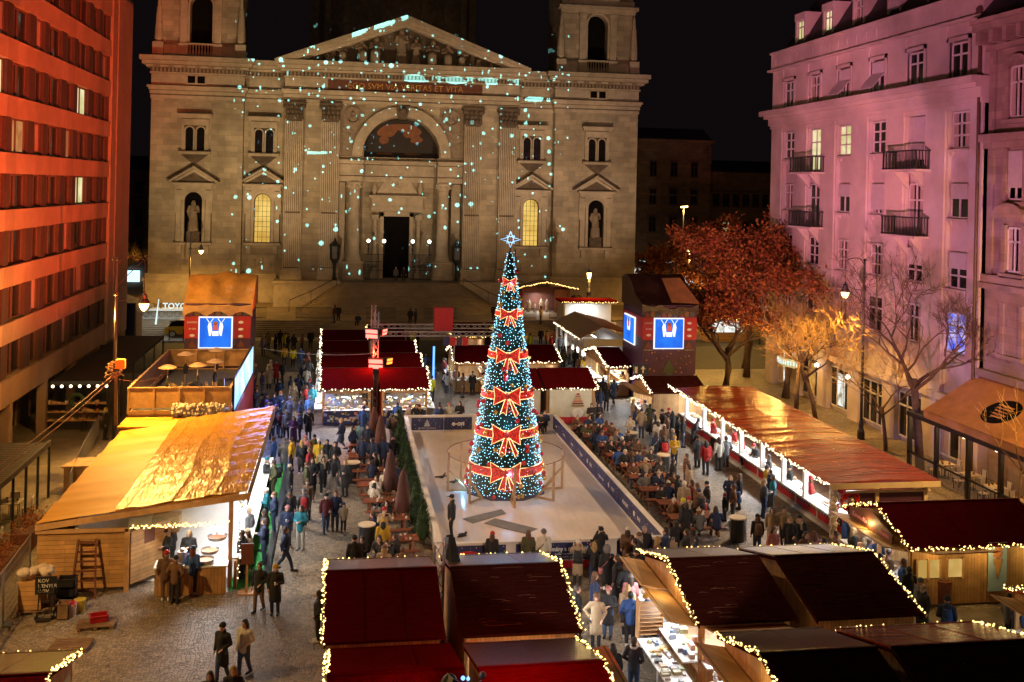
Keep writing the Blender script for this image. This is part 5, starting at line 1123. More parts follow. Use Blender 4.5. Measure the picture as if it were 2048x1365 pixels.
def tower(label, x0, x1, y0, y1, sx0, sx1, sz0, sz1, west, hi):
    t = thing('screen_tower', label, 'screen tower', ((x0+x1)/2, (y0+y1)/2, 0), group='screen towers')
    MB().box(x0, x1, y0, y1, 0, hi).build('cladding', M['purple' if west else 'purple'], t)
    MB().box(x0-.02, x1+.02, y0-.03, y0, sz0+.55, sz1+.1).build('red_band', M['redban'], t)
    MB().box(x0-.03, x0, y0, y1, sz0+.7, sz1+.1).build('red_side_band', M['redban'], t)
    night_city(t, x0+.1, x1-.1, y0-.01, sz1+.15, hi-.05)
    nb = MB().prism([(x0-.02,z) for z in ()] or [((x0+x1)/2-.7,1.4),((x0+x1)/2+.7,1.4),((x0+x1)/2,2.5)], 'y', y0-.02, y0).prism([((x0+x1)/2-.5,2.2),((x0+x1)/2+.5,2.2),((x0+x1)/2,3.2)], 'y', y0-.03, y0-.005)
    nb.build('printed_fir', mat('fir_print', (.05,.07,.04), .6, .3), t)
    fl = MB(); [fl.sph((U(x0+.2,x1-.2), y0-.01, U(1.2,sz0-.1)), U(.03,.055), 6, 4, sc=(1,.3,1)) for k in range(40)]; fl.build('printed_flakes', M['timber'], t)
    s = MB().box(sx0-.08, sx1+.08, y0-.14, y0-.03, sz0-.08, sz1+.08).build('screen_rim', M['screen_w'], t)
    MB().box(sx0, sx1, y0-.18, y0-.14, sz0, sz1).build('display', M['screen'], s)
    reindeer(s, (sx0+sx1)/2, sz1-.62*(sz1-sz0)*.55, (sz1-sz0)*.36, y0-.182)
    for k, tx in enumerate(('EGYHAZMEGYE', 'e-on', 'TOYOTA') if 1 else ()):
        if k == 2: continue
        text_mb(tx, (.15,.24)[k], lambda x, y, z, k=k: ((x0+sx0)/2-.02+x*(sx0-x0)/1.6 if k == 0 else (x0+sx0)/2+x, y0-.035-z, sz1-.35-.42*k+y), .004).build('lettering', M['white'], t)
    for sx, zz in (((x0+sx0)/2, sz1-1.15), ((x1+sx1)/2, sz1-.75), ((x1+sx1)/2, sz1-.3), ((x1+sx1)/2, sz1-1.2)):
        MB().sph((sx, y0-.035, zz), .13, 12, 8, sc=(1.3,.08,.7)).build('badge', M['white'], t)
    for sx in ((x0+sx0)/2, (x1+sx1)/2):
        MB().prism([(sx-.28,sz0-.05),(sx+.28,sz0-.05),(sx,sz0+.45)], 'y', y0-.02, y0).build('printed_tree', M['timber_dk'], t)
        text_mb('ADVENT BAZILIKA', .1, lambda x, y, z, sx=sx: (sx+x*.85, y0-.02-z, sz0-.2+y), .004).build('lettering', M['cream'], t)
    if west:
        ws = MB().box(x0-.12, x0-.03, y0+1.7, y0+4.5, sz0-.1, sz1-.1).build('side_screen_rim', M['screen_w'], t); MB().box(x0-.16, x0-.12, y0+1.8, y0+4.4, sz0, sz1-.2).build('side_display', M['screen'], ws)
        reindeer(ws, y0+3.1, sz1-.75, .6, x0-.15, 'x')
    return t
tl = tower('left screen tower under a rumpled brown tarp, showing two white deer', -9.9, -5.8, 68.6, 72.6, -8.95, -6.98, 4.42, 6.3, False, 7.2)
tr2 = tower('right screen tower under a dark tarp, with screens on two sides', 21.1, 25.05, 70.5, 75.7, 21.97, 24.02, 3.98, 6.02, True, 7.0)
def tarp(parent, x0, x1, y0, y1, z0, ridge, seed, m):
    mb = MB(); nx, ny = 26, 22; rnd = random.Random(seed); ph = [rnd.uniform(0, 6) for _ in range(6)]; vs = []
    for j in range(ny+1):
        for i in range(nx+1):
            u, v = i/nx, j/ny
            pk = max(0, 1-abs(v-.62)/.62 if v < .62 else 1-(v-.62)/.6)
            z = z0 + (ridge-z0)*(min(1, v*2.1)*.52 + min(1, max(0, v-.34)*2.6)*.48 if v < .8 else 1-(v-.8)*.6) + .10*math.sin(7*u+ph[0]+3*v)*math.sin(6*v+ph[1]) + .06*math.sin(17*u+ph[2])*math.sin(9*v+ph[3]) - .16*abs(math.sin(3*PI*u))*(1-v)
            vs.append((x0-.12+(x1-x0+.24)*u, y0-.12+(y1-y0+.24)*v, z))
    mb.add(vs, [(j*(nx+1)+i, j*(nx+1)+i+1, (j+1)*(nx+1)+i+1, (j+1)*(nx+1)+i) for j in range(ny) for i in range(nx)])
    for i in range(nx):                                        # skirt hanging over the front in swags
        a, b2 = vs[i], vs[i+1]; d = lambda q: .75 - .45*abs(math.sin(3*PI*q/nx))
        mb.quad((a[0],a[1]-.02,a[2]-d(i)), (b2[0],b2[1]-.02,b2[2]-d(i+1)), b2, a)
    for s in (0, nx):
        for j in range(ny):
            a, b2 = vs[j*(nx+1)+s], vs[(j+1)*(nx+1)+s]; mb.quad((a[0],a[1],z0-.35), (b2[0],b2[1],z0-.35), b2, a)
    return mb.build('tarp', m, parent, True)
M['tarp_br'] = mat('glossy_brown_tarp', (.46,.24,.08), .3, .25, 1.2, .7, 4)
M['tarp_dk'] = mat('dark_tarp', (.05,.022,.015), .3, .25, 1.2, .7, 4)
tarp(tl, -9.9, -5.8, 68.6, 72.6, 7.15, 8.9, 3, M['tarp_br']); tarp(tr2, 21.1, 25.05, 70.5, 75.7, 7.0, 8.9, 5, M['tarp_dk'])
MB().add([(23.1,70.2,7.25),(25.2,70.3,7.15),(24.6,73,8.75),(23.2,73,8.7)], [(0,1,2,3)]).add([(23.1,70.2,7.22),(25.2,70.3,7.12),(24.6,73,8.72),(23.2,73,8.67)], [(3,2,1,0)]).build('tarp_patch', M['tarp_br'], tr2)
es = thing('exit_sign', 'small framed exit sign with a white arrow standing by the right screen tower', 'exit sign', (20.9, 69.6, 2.5))
MB().box(20.2,21.3,69.55,69.6,2.2,3.0).build('plate', M['navy'], es); MB().prism([(20.85,2.35),(20.95,2.35),(20.95,2.65),(21.08,2.62),(20.9,2.88),(20.72,2.62),(20.85,2.65)],'y',69.53,69.55).prism([(20.3,2.35),(20.5,2.35),(20.5,2.8),(20.3,2.8)],'y',69.53,69.55).build('arrow', M['white'], es)
MB().bar((20.75,69.62,0),(20.75,69.62,2.3),.06).build('post', M['steel'], es)
# ---------------------------------------------------------------- car show pavilion and parked car on the street at the left
pv = thing('white_pavilion', 'white show pavilion with glowing sign letters on the street at the left', 'pavilion', (-18, 107, 0))
MB().box(-24,-11.5,107.5,108,0,2.4).box(-24,-11.5,106.2,108,2.2,2.4).box(-24,-23.8,103,108,0,2.2).build('shell', M['white'], pv)
struct('pavilion_floor', MB().box(-24,-10,100.5,107.5,.0,.06), M['white'])
text_mb('TOYOTA', .82, lambda x, y, z: (-17.45+x*.98, 106.1-z, 2.42+y), .06, 'LEFT', .015).build('sign_letters', M['sign_w'], pv)
MB().tube([(-18.1,105.9,.3),(-17.95,105.9,1.9),(-17.8,105.9,3.4)], .11, 8, r1=.04).build('light_blade', M['sign_w'], pv)
mb = MB()
for k in range(11): mb.tube([(-21.5+.75*k+.28*math.cos(2*PI*j/12),107.45,1.75+.28*math.sin(2*PI*j/12)) for j in range(13)], .03, 5)
mb.build('ring_frieze', M['steel'], pv)
cr = thing('parked_car', 'yellow compact car with a black roof parked in front of the white pavilion', 'car', (-14.6, 103.6, .06))
body = [(-2.05,.35),(-2.1,.75),(-1.95,1.0),(-1.2,1.06),(1.35,1.06),(2.0,.92),(2.1,.55),(2.05,.3)]
yel = mat('yellow_car_paint', (.50,.34,.02), .3, .05, 3)
MB().prism([(-14.6+a, .06+b2) for a, b2 in body], 'y', 102.75, 104.45).build('body', yel, cr)
MB().prism([(-14.6+a, .06+b2) for a, b2 in ((-1.85,1.0),(-1.5,1.42),(-.9,1.6),(.5,1.6),(1.2,1.06))], 'y', 102.85, 104.35).build('cabin', M['glass_dk'], cr)
MB().prism([(-14.6+a, .06+b2) for a, b2 in ((-1.55,1.42),(-.95,1.58),(.55,1.58),(.6,1.64),(-.95,1.66),(-1.7,1.5))], 'y', 102.82, 104.38).build('roof', M['black'], cr)
for wx in (-1.35, 1.35):
    for wy in (102.75, 104.35):
        w = MB().tube([(-14.6+wx,wy-.02,.4),(-14.6+wx,wy+.2,.4)], .36, 18).build('wheel', M['black'], cr); MB().tube([(-14.6+wx,wy-.05,.4),(-14.6+wx,wy-.02,.4)], .24, 10).build('rim', M['steel'], w)
MB().box(-16.72,-16.6,102.9,103.3,.8,.95).build('tail_light', M['redban'], cr); MB().box(-12.6,-12.48,102.9,103.3,.8,.95).build('headlight', M['white'], cr)
for i, x in enumerate((-16.0,-14.7,-13.4)):
    tag(MB().cyl(x,101.2,.0,1.0,.05,n=8).sph((x,101.2,1.02),.07,8,6).build('bollard', M['iron']), 'thin dark bollard in front of the yellow car, %s' % ('left','middle','right')[i], 'bollard', 'bollards by the yellow car')
tag(MB().box(-18.9,-18.1,95.8,96.3,0,4.1).sph((-18.5,95.75,4.0),.12,8,6).build('street_kiosk_column', M['navy']), 'narrow dark blue column standing left of the white pavilion', 'column')
wt = thing('white_tent', 'white tent edge with fairy lights left of the pavilion behind the office block', 'tent', (-20.5, 98, 0))
MB().prism([(-24,3.2),(-20.3,4.4),(-17.6,3.3),(-17.6,3.1),(-20.3,4.25),(-24,3.0)], 'y', 96.5, 102).build('roof', M['white'], wt); garland(wt, [[(-24,96.4,3.0),(-19.2,96.4,3.9)]], 'bulb', .05, 6, .05)
MB().box(-24,-18,98.5,98.7,0,3.2).build('wall', M['cream'], wt)
# ---------------------------------------------------------------- glazed cafe canopies on the far left
for label, x0, x1, y0, y1, z in (('flat dark canopy with glass sides along the office block, farther one', -16.9, -13.6, 64.5, 83.5, 3.0), ('flat dark slatted canopy over the nearest cafe on the left', -16.9, -13.4, 42.5, 51.4, 2.65)):
    t = thing('cafe_canopy', label, 'canopy', ((x0+x1)/2, (y0+y1)/2, 0), group='cafe canopies')
    mb = MB()
    for k in range(int((y1-y0)/.32)): mb.box(x0, x1, y0+.32*k, y0+.32*k+.26, z-.06, z+.03)
    mb.box(x0,x1,y0-.05,y0+.05,z-.18,z+.05).box(x1-.08,x1+.04,y0,y1,z-.18,z+.05).build('roof', M['roof_dk'], t)
    for k in range(6): yy = y0+(y1-y0)*k/5; MB().box(x1-.1,x1,yy-.05,yy+.05,0,z-.1).build('post', M['black'], t)
    MB().box(x1-.06,x1-.04,y0,y1,0.05,z-.2).build('glass_side', M['netglass'], t)
garl_t = thing('bulb_string', 'row of round warm bulbs hung under the far glass canopy', 'light string', (-15, 63.6, 2.9)); mb = MB()
for k in range(7): mb.sph((-16.6+.5*k, 63.9, 2.85), .09, 8, 6)
mb.build('bulbs', M['bulb_w'], garl_t)
bt = thing('counter_shelves', 'shelves of the dim food counter under the far glass canopy', 'counter', (-15.4, 63.9, 0)); mb = MB()
for z in (.7,1.2,1.7): mb.box(-17,-13.7,64.3,64.8,z,z+.05)
mb.build('shelf', M['timber'], bt); mb = MB(); [mb.box(x,x+U(.1,.25),64.25,64.5,z+.05,z+U(.12,.25)) for z in (.7,1.2,1.7) for x in [U(-17,-13.9) for k in range(9)]]; mb.build('wares', M['food'], bt)
tag(MB().tube([(-15.2+.35*math.cos(2*PI*k/14),63.7,2.05+.35*math.sin(2*PI*k/14)) for k in range(15)], .12, 6).build('wreath', M['hedge']), 'round dark green wreath hanging at the far glass canopy', 'wreath')
for i, (x, y) in enumerate(((-14.2,48.4),(-14.9,46.3),(-14.2,44.2),(-14.6,42.4))):
    cafe_table(x, y, 'pale blue topped table with white cups behind the left fence, %s' % ('farthest','second','third','nearest')[i], 'tables at the left cafe', cloth='white', chairs=3)
for i, y in enumerate((45.0, 41.6, 38.9)):
    t = thing('hedge_planter', 'dark planter box with a low brown shrub at the left edge, %s' % ('farthest','middle','nearest')[i], 'planter', (-12.5, y, 0), group='planters at the left edge')
    MB().box(-12.9,-12.1,y-1.1,y+1.1,0,.7).build('box', M['timber_dk'], t); f = MB()
    for k in range(500): p = Vector((-12.5+U(-.45,.45), y+U(-1.15,1.15), U(.65,1.25))); d = Vector((U(-1,1),U(-1,1),U(-1,1)))*.09; e = Vector((U(-1,1),U(-1,1),U(-1,1)))*.05; f.add([p-e,p+e,p+d],[(0,1,2)])
    f.build('shrub', M['leaf'], t)
tag(MB().prism([(-13.0,52.3),(-11.4,52.3),(-11.2,53.8),(-12.7,53.8)], 'z', 0, 1.15).prism([(-13.1,52.2),(-11.3,52.2),(-11.1,53.9),(-12.8,53.9)], 'z', 1.15, 1.22).build('utility_box', M['timber']), 'low box with a flat tan lid beside the lane left of the golden stall', 'utility box')
# ---------------------------------------------------------------- ice rink
RX0, RX1, RY0, RY1 = 4.05, 13.15, 40.15, 62.7
rk = thing('ice_rink', 'empty pale ice rink with white boards around the big tree', 'ice rink', ((RX0+RX1)/2, (RY0+RY1)/2, 0))
MB().box(RX0, RX1, RY0, RY1, 0, .12).build('ice', M['ice'], rk)
def board(x0, x1, y0, y1, h=1.05):
    return MB().box(x0, x1, y0, y1, 0, h).box(x0-.06, x1+.06, y0-.06, y1+.06, h, h+.07)
wside = board(RX0-.1, RX0, RY0, RY1).build('side_board', M['iceboard'], rk)
eside = board(RX1, RX1+.1, RY0, RY1).build('side_board', M['iceboard'], rk)
nside = board(RX0-.1, RX1+.1, RY1, RY1+.1).build('end_board', M['iceboard'], rk)
sside = board(RX0-.1, RX1+.1, RY0-.1, RY0).build('end_board', M['iceboard'], rk)
def ban(parent, x0, x1, y0, y1, z0=.22, z1=.98, m='navy', name='banner'): return MB().box(x0, x1, y0, y1, z0, z1).build(name, M[m], parent)
def flakes(parent, n, f):
    mb = MB(); [mb.oct(f(), U(.012,.028)) for _ in range(n)]; return mb.build('printed_flakes', M['cream'], parent)
for x0, x1, tx in ((4.35,6.3,'ADVENT'), (6.34,8.05,'e-on'), (10.6,12.6,'')):
    b2 = ban(nside, x0, x1, RY1-.02, RY1); flakes(b2, 26, lambda: (U(x0,x1), RY1-.024, U(.25,.95)))
    if tx == 'e-on': text_mb(tx, .42, lambda x, y, z: (7.2+x, RY1-.026-z, .48+y), .004, 'CENTER', .012).build('lettering', M['white'], b2)
    if tx == 'ADVENT':
        text_mb('ADVENT BAZILIKA', .13, lambda x, y, z: (5.3+x, RY1-.026-z, .3+y), .004).build('lettering', M['cream'], b2)
        MB().prism([(5.1,.45),(5.5,.45),(5.3,.9)], 'y', RY1-.03, RY1-.02).build('printed_tree', M['steel'], b2)
for k in range(10):                                             # inner face of the right-hand boards
    y0, y1 = RY0+.35+2.24*k, RY0+.35+2.24*(k+1)-.04
    b2 = ban(eside, RX1-.02, RX1, y0, y1, .2, 1.0); flakes(b2, 14, lambda: (RX1-.024, U(y0,y1), U(.25,.95)))
    tx = ('Arkad','BAV','ADVENT','MVM','Egyhazmegye','BKK','Hajdu','Kultura','e-on','e-on')[k]
    ym = (y0+y1)/2
    text_mb(tx, .26 if len(tx) < 7 else .19, lambda x, y, z: (RX1-.026-z, ym-x, .5+y), .004).build('lettering', M['white'], b2)
    if k in (1, 3, 5): MB().sph((RX1-.026, ym+.75, .6), .13, 12, 8, sc=(.1,1,1)).build('badge', M['white'], b2)
# outer face of the near boards: charity banner, windows of white between
for x0, x1 in ((4.3,6.6),(7.0,9.3),(9.35,10.6),(11.1,13.0)):
    b2 = ban(sside, x0, x1, RY0-.13, RY0-.1, .3, 1.0); flakes(b2, 24, lambda: (U(x0,x1), RY0-.134, U(.35,.95)))
    if x0 == 7.0:
        text_mb('Adomány a rászorulóknak', .24, lambda x, y, z: (9.2+x*.9, RY0-.137-z, .68+y), .004, 'CENTER', .006).build('lettering', M['white'], b2)
        for q, s in enumerate(('Kedves Vásárlóink, az Adventi Basilika', 'Ha belefér, hozz 1 ajándékot', 'A rászorulóknak adjuk át')):
            text_mb(s, .095, lambda x, y, z, q=q: (9.3+x, RY0-.137-z, .53-.11*q+y), .004).build('small_lettering', M['white'], b2)
    if x0 == 4.3:
        MB().prism([(5.1+.6*1.2*math.cos(PI*j/12),.3+.5*math.sin(PI*j/12)) for j in range(13)], 'y', RY0-.15, RY0-.13).build('red_dome_print', M['redban'], b2)
        MB().prism([(4.5,.35),(4.75,.35),(4.62,.8)], 'y', RY0-.14, RY0-.13).build('printed_tree', M['steel'], b2)
MB().box(RX0, RX1, RY0-.14, RY0-.1, .0, .28).build('red_skirting', M['redban'], sside)
for i, (pts, c) in enumerate(((G(928,1037,.13), 'left'), (G(985,1040,.13), 'right'))):
    u = ((925,1038),(1003,1019),(1012,1027),(946,1047)) if i == 0 else ((968,1047),(990,1037),(1075,1058),(1052,1068))
    q = [G(a, b2, .13) for a, b2 in u]
    tag(MB().prism(q, 'z', .121, .14).build('rubber_mat', M['rubber']), 'grey rubber mat lying on the ice, the %s of the two' % c, 'mat', 'mats on the ice')
for i, (u, v) in enumerate(((905,965),(882,955))):
    x, y = G(u, v, .13); tag(MB().bar((x-.3,y,.15),(x+.3,y+.2,.15),.06).bar((x,y-.2,.15),(x+.25,y+.2,.3),.05).bar((x-.25,y+.1,.14),(x+.1,y-.3,.2),.05).build('skating_aid', M['black']), 'small black skating aid lying on the ice, %s' % ('nearer' if i == 0 else 'farther') + ' the barrier', 'skating aid', 'skating aids on the ice')
x, y = G(924, 1073, .13); tag(MB().sph((x,y,.2),.1,8,6,sc=(1.8,.8,.8)).sph((x+.16,y,.28),.06,8,6).bar((x-.2,y-.1,.14),(x+.2,y+.05,.16),.05).build('skate_bag', M['black']), 'small dark bag lying on the ice by the standing man', 'bag')
# ---------------------------------------------------------------- the Christmas tree
TX, TY = 8.2, 50.4
xt = thing('christmas_tree', 'tall slim lit Christmas tree with red bows and a star, standing on the ice', 'Christmas tree', (TX, TY, .12))
TH = 11.75
def tr(z): return .10 + (1.92-.10)*(1-z/TH)**1.02 * (1 - .10*math.exp(-((z-.2)/.5)**2)) if z > .9 else 1.78 + .02*z
ft = MB(); MB().lathe(TX, TY, [(tr(z)*.84, .14+z) for z in [i*TH/40 for i in range(41)]], 24).build('core', mat('tree_core', (.008,.022,.016), .9, .3, 6), xt, True)
for k in range(17000):
    z = TH*(1-math.sqrt(R())) if R() < .8 else R()*TH*.9
    a = U(0, 2*PI); q = tr(z)*U(.80,1.0); p = Vector((TX+q*math.cos(a), TY+q*math.sin(a), .14+z))
    d = Vector((math.cos(a)+U(-.7,.7), math.sin(a)+U(-.7,.7), U(-.8,.5))).normalized(); L = U(.09,.20); e = d.cross(Vector((0,0,1))); e = (e.normalized() if e.length > .01 else Vector((1,0,0)))*U(.012,.028)
    ft.add([p-e, p+e, p+d*L], [(0,1,2)])
ft.build('foliage', M['needle'], xt)
bl = MB()
k = 0; z = .15
rows = 0
while z < TH - .05:                                            # light strands wound round the cone
    n = int(2*PI*tr(z)/.150)+3
    for j in range(n):
        if (int(z*1.32) % 3 == 2 and R() < .18) or R() < .12: continue
        a = 2*PI*(j+U(-.3,.3))/n + rows*.5; q = tr(z)+U(.03,.10); bl.oct((TX+q*math.cos(a), TY+q*math.sin(a), .14+z+U(-.06,.06)), U(.016,.028))
    z += .16; rows += 1
lb = bl.build('light_string', M['bulb_c'], xt)
bands = [(1.28,.20),(3.05,.19),(4.85,.18),(6.75,.16),(8.75,.12),(10.3,.08)]
for zc, h in bands:
    mb = MB(); n = 48; rr = lambda z: tr(z)+.10
    if zc < 10:
        vs = [(TX+rr(zc+s)*math.cos(2*PI*j/n), TY+rr(zc+s)*math.sin(2*PI*j/n), .14+zc+s) for s in (-h, h) for j in range(n)]
        rb = mb.add(vs, [(j, (j+1)%n, n+(j+1)%n, n+j) for j in range(n)]).build('ribbon', M['ribbon'], xt)
        e = MB()
        for s in (-h, h): e.tube([(TX+(rr(zc+s)+.02)*math.cos(2*PI*j/n), TY+(rr(zc+s)+.02)*math.sin(2*PI*j/n), .14+zc+s) for j in range(n+1)], .016, 5)
        e.build('ribbon_edge_light', M['neon_o'], rb)
        e = MB(); [e.oct((TX+(rr(zc)+.015)*math.cos(a), TY+(rr(zc)+.015)*math.sin(a), .14+zc+U(-h,h)*.8), .019) for a in [U(0,2*PI) for q in range(420)]]; e.build('ribbon_bulbs', M['neon_r'], rb)
    # bow facing the camera side
    s = h/.19*.60 if zc < 10 else .30
    f = Vector((-SA, -CA, 0)); side = Vector((CA, -SA, 0)); up = Vector((0,0,1)); base = Vector((TX, TY, .14+zc)) + f*(tr(zc)+.16)
    P3 = lambda a, b2, d=0: base + side*(a*s) + up*(b2*s) + f*d
    bow = MB(); edge = MB(); shapes = [[(.0,.18),(-.55,.5),(-1.15,.85),(-1.05,0),(-1.15,-.75),(-.55,-.45),(0,-.2)], [(.0,.18),(.55,.5),(1.15,.85),(1.05,0),(1.15,-.75),(.55,-.45),(0,-.2)], [(-.15,-.2),(-.55,-1.5),(-.3,-1.35),(-.05,-1.6),(.1,-.3)], [(.15,-.2),(.75,-1.75),(1.0,-1.45),(.35,-.25)]]
    if zc < 2: shapes[2] = [(-.15,-.2),(-.5,-1.25),(-.15,-1.15),(.0,-1.3),(.1,-.3)]; shapes[3] = [(.15,-.2),(.45,-1.25),(.8,-1.1),(.3,-.25)]
    for sh in shapes:
        a = [P3(x, y, .02) for x, y in sh]; b3 = [P3(x, y, -.06) for x, y in sh]; n = len(a)
        bow.add(a+b3, [tuple(range(n)), tuple(range(2*n-1,n-1,-1))] + [(i,i+n,(i+1)%n+n,(i+1)%n) for i in range(n)])
        edge.tube(a+[a[0]], .017*max(.7, s/.52), 5)
    bo = bow.build('bow', M['ribbon'], xt); edge.build('bow_edge_light', M['neon_o'], bo)
    kn = MB().sph(P3(0,0,.06), .26*s, 10, 8); kn.build('bow_knot', M['ribbon'], bo)
    e = MB(); rnd = 0
    while rnd < 330*s/.5:
        x, y = U(-1.1,1.1), U(-1.4,.7)
        if (abs(x) > .15 and abs(y) < .2+.5*abs(x)) or (-.5 < x < .8 and y < -.3 and abs(x+.25*y*.3) < -.35*y): e.oct(P3(x, y, .035), .017)
        rnd += 1
    e.build('bow_bulbs', M['neon_r'], bo)
for k in range(78):
    z = TH*.96*(1-math.sqrt(R()*.98)); a = -PI/2 - YAW + U(-1.75,1.75); q = tr(z)+.15; r = U(.10,.135)
    MB().sph((TX+q*math.cos(a), TY+q*math.sin(a), .14+z), r, 12, 8).build('bauble', M['redbaub' if R() < .6 else 'goldbaub'], xt, True)
st = MB(); sz = .14+TH+.62; f = Vector((-SA, -CA, 0)); side = Vector((CA, -SA, 0)); up = Vector((0,0,1)); sb = Vector((TX,TY,sz))
S3 = lambda a, b2: sb + side*a + up*b2
for R1, r1, rot in ((.40,.15,0),(.27,.13,PI/4)):
    pts = []
    for k in range(8):
        q = (R1 if k % 2 == 0 else r1); 
        if rot == 0 and k in (2, 6): q *= 1.25
        pts.append(S3(q*math.sin(2*PI*k/8+rot), q*math.cos(2*PI*k/8+rot)))
    st.tube(pts+[pts[0]], .018, 5)
so = st.build('star', M['neon_w'], xt); MB().tube([(TX,TY,.14+TH-.3),(TX,TY,sz-.4)], .03).build('star_rod', M['iron'], so)
# barrier round the tree
br = thing('tree_barrier', 'round clear barrier on timber posts standing round the tree', 'barrier', (TX, TY-.1, .12))
BRR = 2.85; angs = [-PI/2-YAW+.155+2*PI*k/8 for k in range(8)]
for a in angs:
    c, s = math.cos(a), math.sin(a); x, y = TX+BRR*c, TY-.1+BRR*s
    mb = MB().box(x-.055, x+.055, y-.055, y+.055, .12, 2.02).bar((x,y,1.2),(x-.95*c,y-.95*s,.17),.08).bar((x,y,.16),(x-1.0*c,y-1.0*s,.16),.08)
    mb.build('post', M['timber'], br)
mb = MB(); n = 64; vs = [(TX+(BRR+.06)*math.cos(2*PI*j/n), TY-.1+(BRR+.06)*math.sin(2*PI*j/n), z) for z in (.2, 2.0) for j in range(n)]
mb.add(vs, [(j,(j+1)%n,n+(j+1)%n,n+j) for j in range(n)]).build('clear_sheet', M['netglass'], br)
MB().tube([(TX+(BRR+.06)*math.cos(2*PI*j/n), TY-.1+(BRR+.06)*math.sin(2*PI*j/n), 2.0) for j in range(n+1)], .018, 5).build('top_wire', M['timber_dk'], br)
# dark base boards of the tree
tag(MB().prism([(TX+2.05*math.cos(PI/4*k+.3), TY+2.05*math.sin(PI/4*k+.3)) for k in range(8)], 'z', .121, .17).build('ground_board', M['navy']), 'dark eight sided base board under the tree', 'base board')
# ---------------------------------------------------------------- thuja hedge and folded parasols along the left boards
for i in range(12):
    y = 43.4+1.62*i; x = 3.5+U(-.06,.06); h = U(1.35,1.8)
    t = thing('thuja', 'dense dark thuja in the hedge along the left rink boards, number %d from the near end' % (i+1), 'thuja', (x, y, 0), group='thujas along the rink')
    t['label'] = 'dense dark thuja in the hedge along the left side of the rink'
    MB().cyl(x,y,0,.3,.12,n=8).build('trunk', M['bark'], t); f = MB()
    f.lathe(x, y, [(.05,.1),(.26,.3),(.28,.7),(.16,h*.8),(.03,h*.97)], 10)
    for k in range(900):
        z = h*R()**.9; q = .42*(1-(z/h)**2.2)*U(.65,1.05)+.03; a = U(0,2*PI); p = Vector((x+q*math.cos(a), y+q*math.sin(a), z+.08)); d = Vector((math.cos(a)*.5,math.sin(a)*.5,U(.2,1))).normalized()*U(.07,.16); e = Vector((-math.sin(a),math.cos(a),0))*U(.02,.045); f.add([p-e,p+e,p+d],[(0,1,2)])
    f.build('crown', M['hedge'], t)
par = mat('maroon_parasol', (.09,.03,.02), .8, .3, 2, .5, 5, stretch=(1,1,.3))
for i, (x, y) in enumerate(((1.95,58.4),(2.25,56.2),(2.45,48.8),(2.85,45.4))):
    t = thing('folded_parasol', 'tall folded maroon parasol between the left picnic tables, %s' % ('farthest','second farthest','second nearest','nearest')[i], 'parasol', (x, y, 0), group='folded parasols')
    MB().cyl(x,y,0,2.6,.03,n=8).build('pole', M['timber_dk'], t); n = 16; prof = [(.30,.75),(.33,.9),(.30,1.4),(.24,1.9),(.15,2.35),(.09,2.5),(.02,2.62)]
    mb = MB(); vs = [(x+r*(1+.22*math.cos(8*2*PI*j/n+z))*math.cos(2*PI*j/n), y+r*(1+.22*math.cos(8*2*PI*j/n+z))*math.sin(2*PI*j/n), z) for r, z in prof for j in range(n)]
    mb.add(vs, [(q*n+j,q*n+(j+1)%n,(q+1)*n+(j+1)%n,(q+1)*n+j) for q in range(len(prof)-1) for j in range(n)]).build('canopy', par, t, True); MB().cyl(x,y,0,.08,.28,n=12).build('base', M['rubber'], t)
# ---------------------------------------------------------------- picnic tables with benches
wood_r = mat('varnished_red_wood', (.20,.06,.025), .45, .3, 2.5, .3, 12)
def picnic(label, x, y, rz, group, L=1.9):
    t = thing('picnic_table', label, 'picnic table', (x, y, 0), rz, group); mb = MB()
    for k in range(5): mb.box(-L/2, L/2, -.36+.15*k, -.23+.15*k, .71, .75)
    mb.build('tabletop', wood_r, t, off=(0,0,0))
    for s in (-1, 1):
        MB().box(-L/2, L/2, s*.72-.14, s*.72+.14, .41, .45).build('bench', wood_r, t, off=(0,0,0))
    for sx in (-L/2+.25, L/2-.25): MB().bar((sx,-.3,.71),(sx,-.68,0),.09,.05).bar((sx,.3,.71),(sx,.68,0),.09,.05).bar((sx,-.8,.38),(sx,.8,.38),.05,.08).build('leg', wood_r, t, off=(0,0,0))
    for k in range(7):
        c = U(.035,.06); px, py = U(-L/2+.1,L/2-.1), U(-.3,.3); MB().cyl(px,py,.751,.75+U(.05,.12),c,c*.8,8).build('cup', M[random.choice(('white','goods','food','white'))], t, off=(0,0,0))
    return t
RT = []
for k in range(9):
    y = 43.6+2.12*k; x = 15.6+.12*math.sin(k*2.1)-(.5 if k > 6 else 0)
    picnic('long red wood picnic table right of the rink, row %s from the near end' % ('one','two','three','four','five','six','seven','eight','nine')[k], x, y, .02*math.sin(k), 'picnic tables right of the rink', 2.3); RT.append((x, y))
LT = []
for k, (x, y) in enumerate(((1.2,57.5),(1.35,55.0),(1.5,52.3),(1.75,49.8),(2.0,47.2),(2.3,44.6),(2.5,42.0))):
    picnic('red wood picnic table left of the rink, place %s from the far end' % ('one','two','three','four','five','six','seven')[k], x, y, .05, 'picnic tables left of the rink', 1.6); LT.append((x, y))
def bin_bag(label, x, y, lid=True, m='black'):
    t = thing('litter_barrel', label, 'litter bin', (x, y, 0), group='litter barrels'); MB().lathe(x,y,[(.30,0),(.33,.4),(.31,.95),(.30,1.0)],16).build('barrel', M[m], t); MB().lathe(x,y,[(.36,.99),(.36,1.04),(.1,1.05)],16).build('top', M['cream' if lid else 'steel'], t)
    MB().bar((x-.36,y-.1,0),(x-.34,y-.1,1.0),.03).bar((x+.36,y-.1,0),(x+.34,y-.1,1.0),.03).build('frame', M['steel'], t)
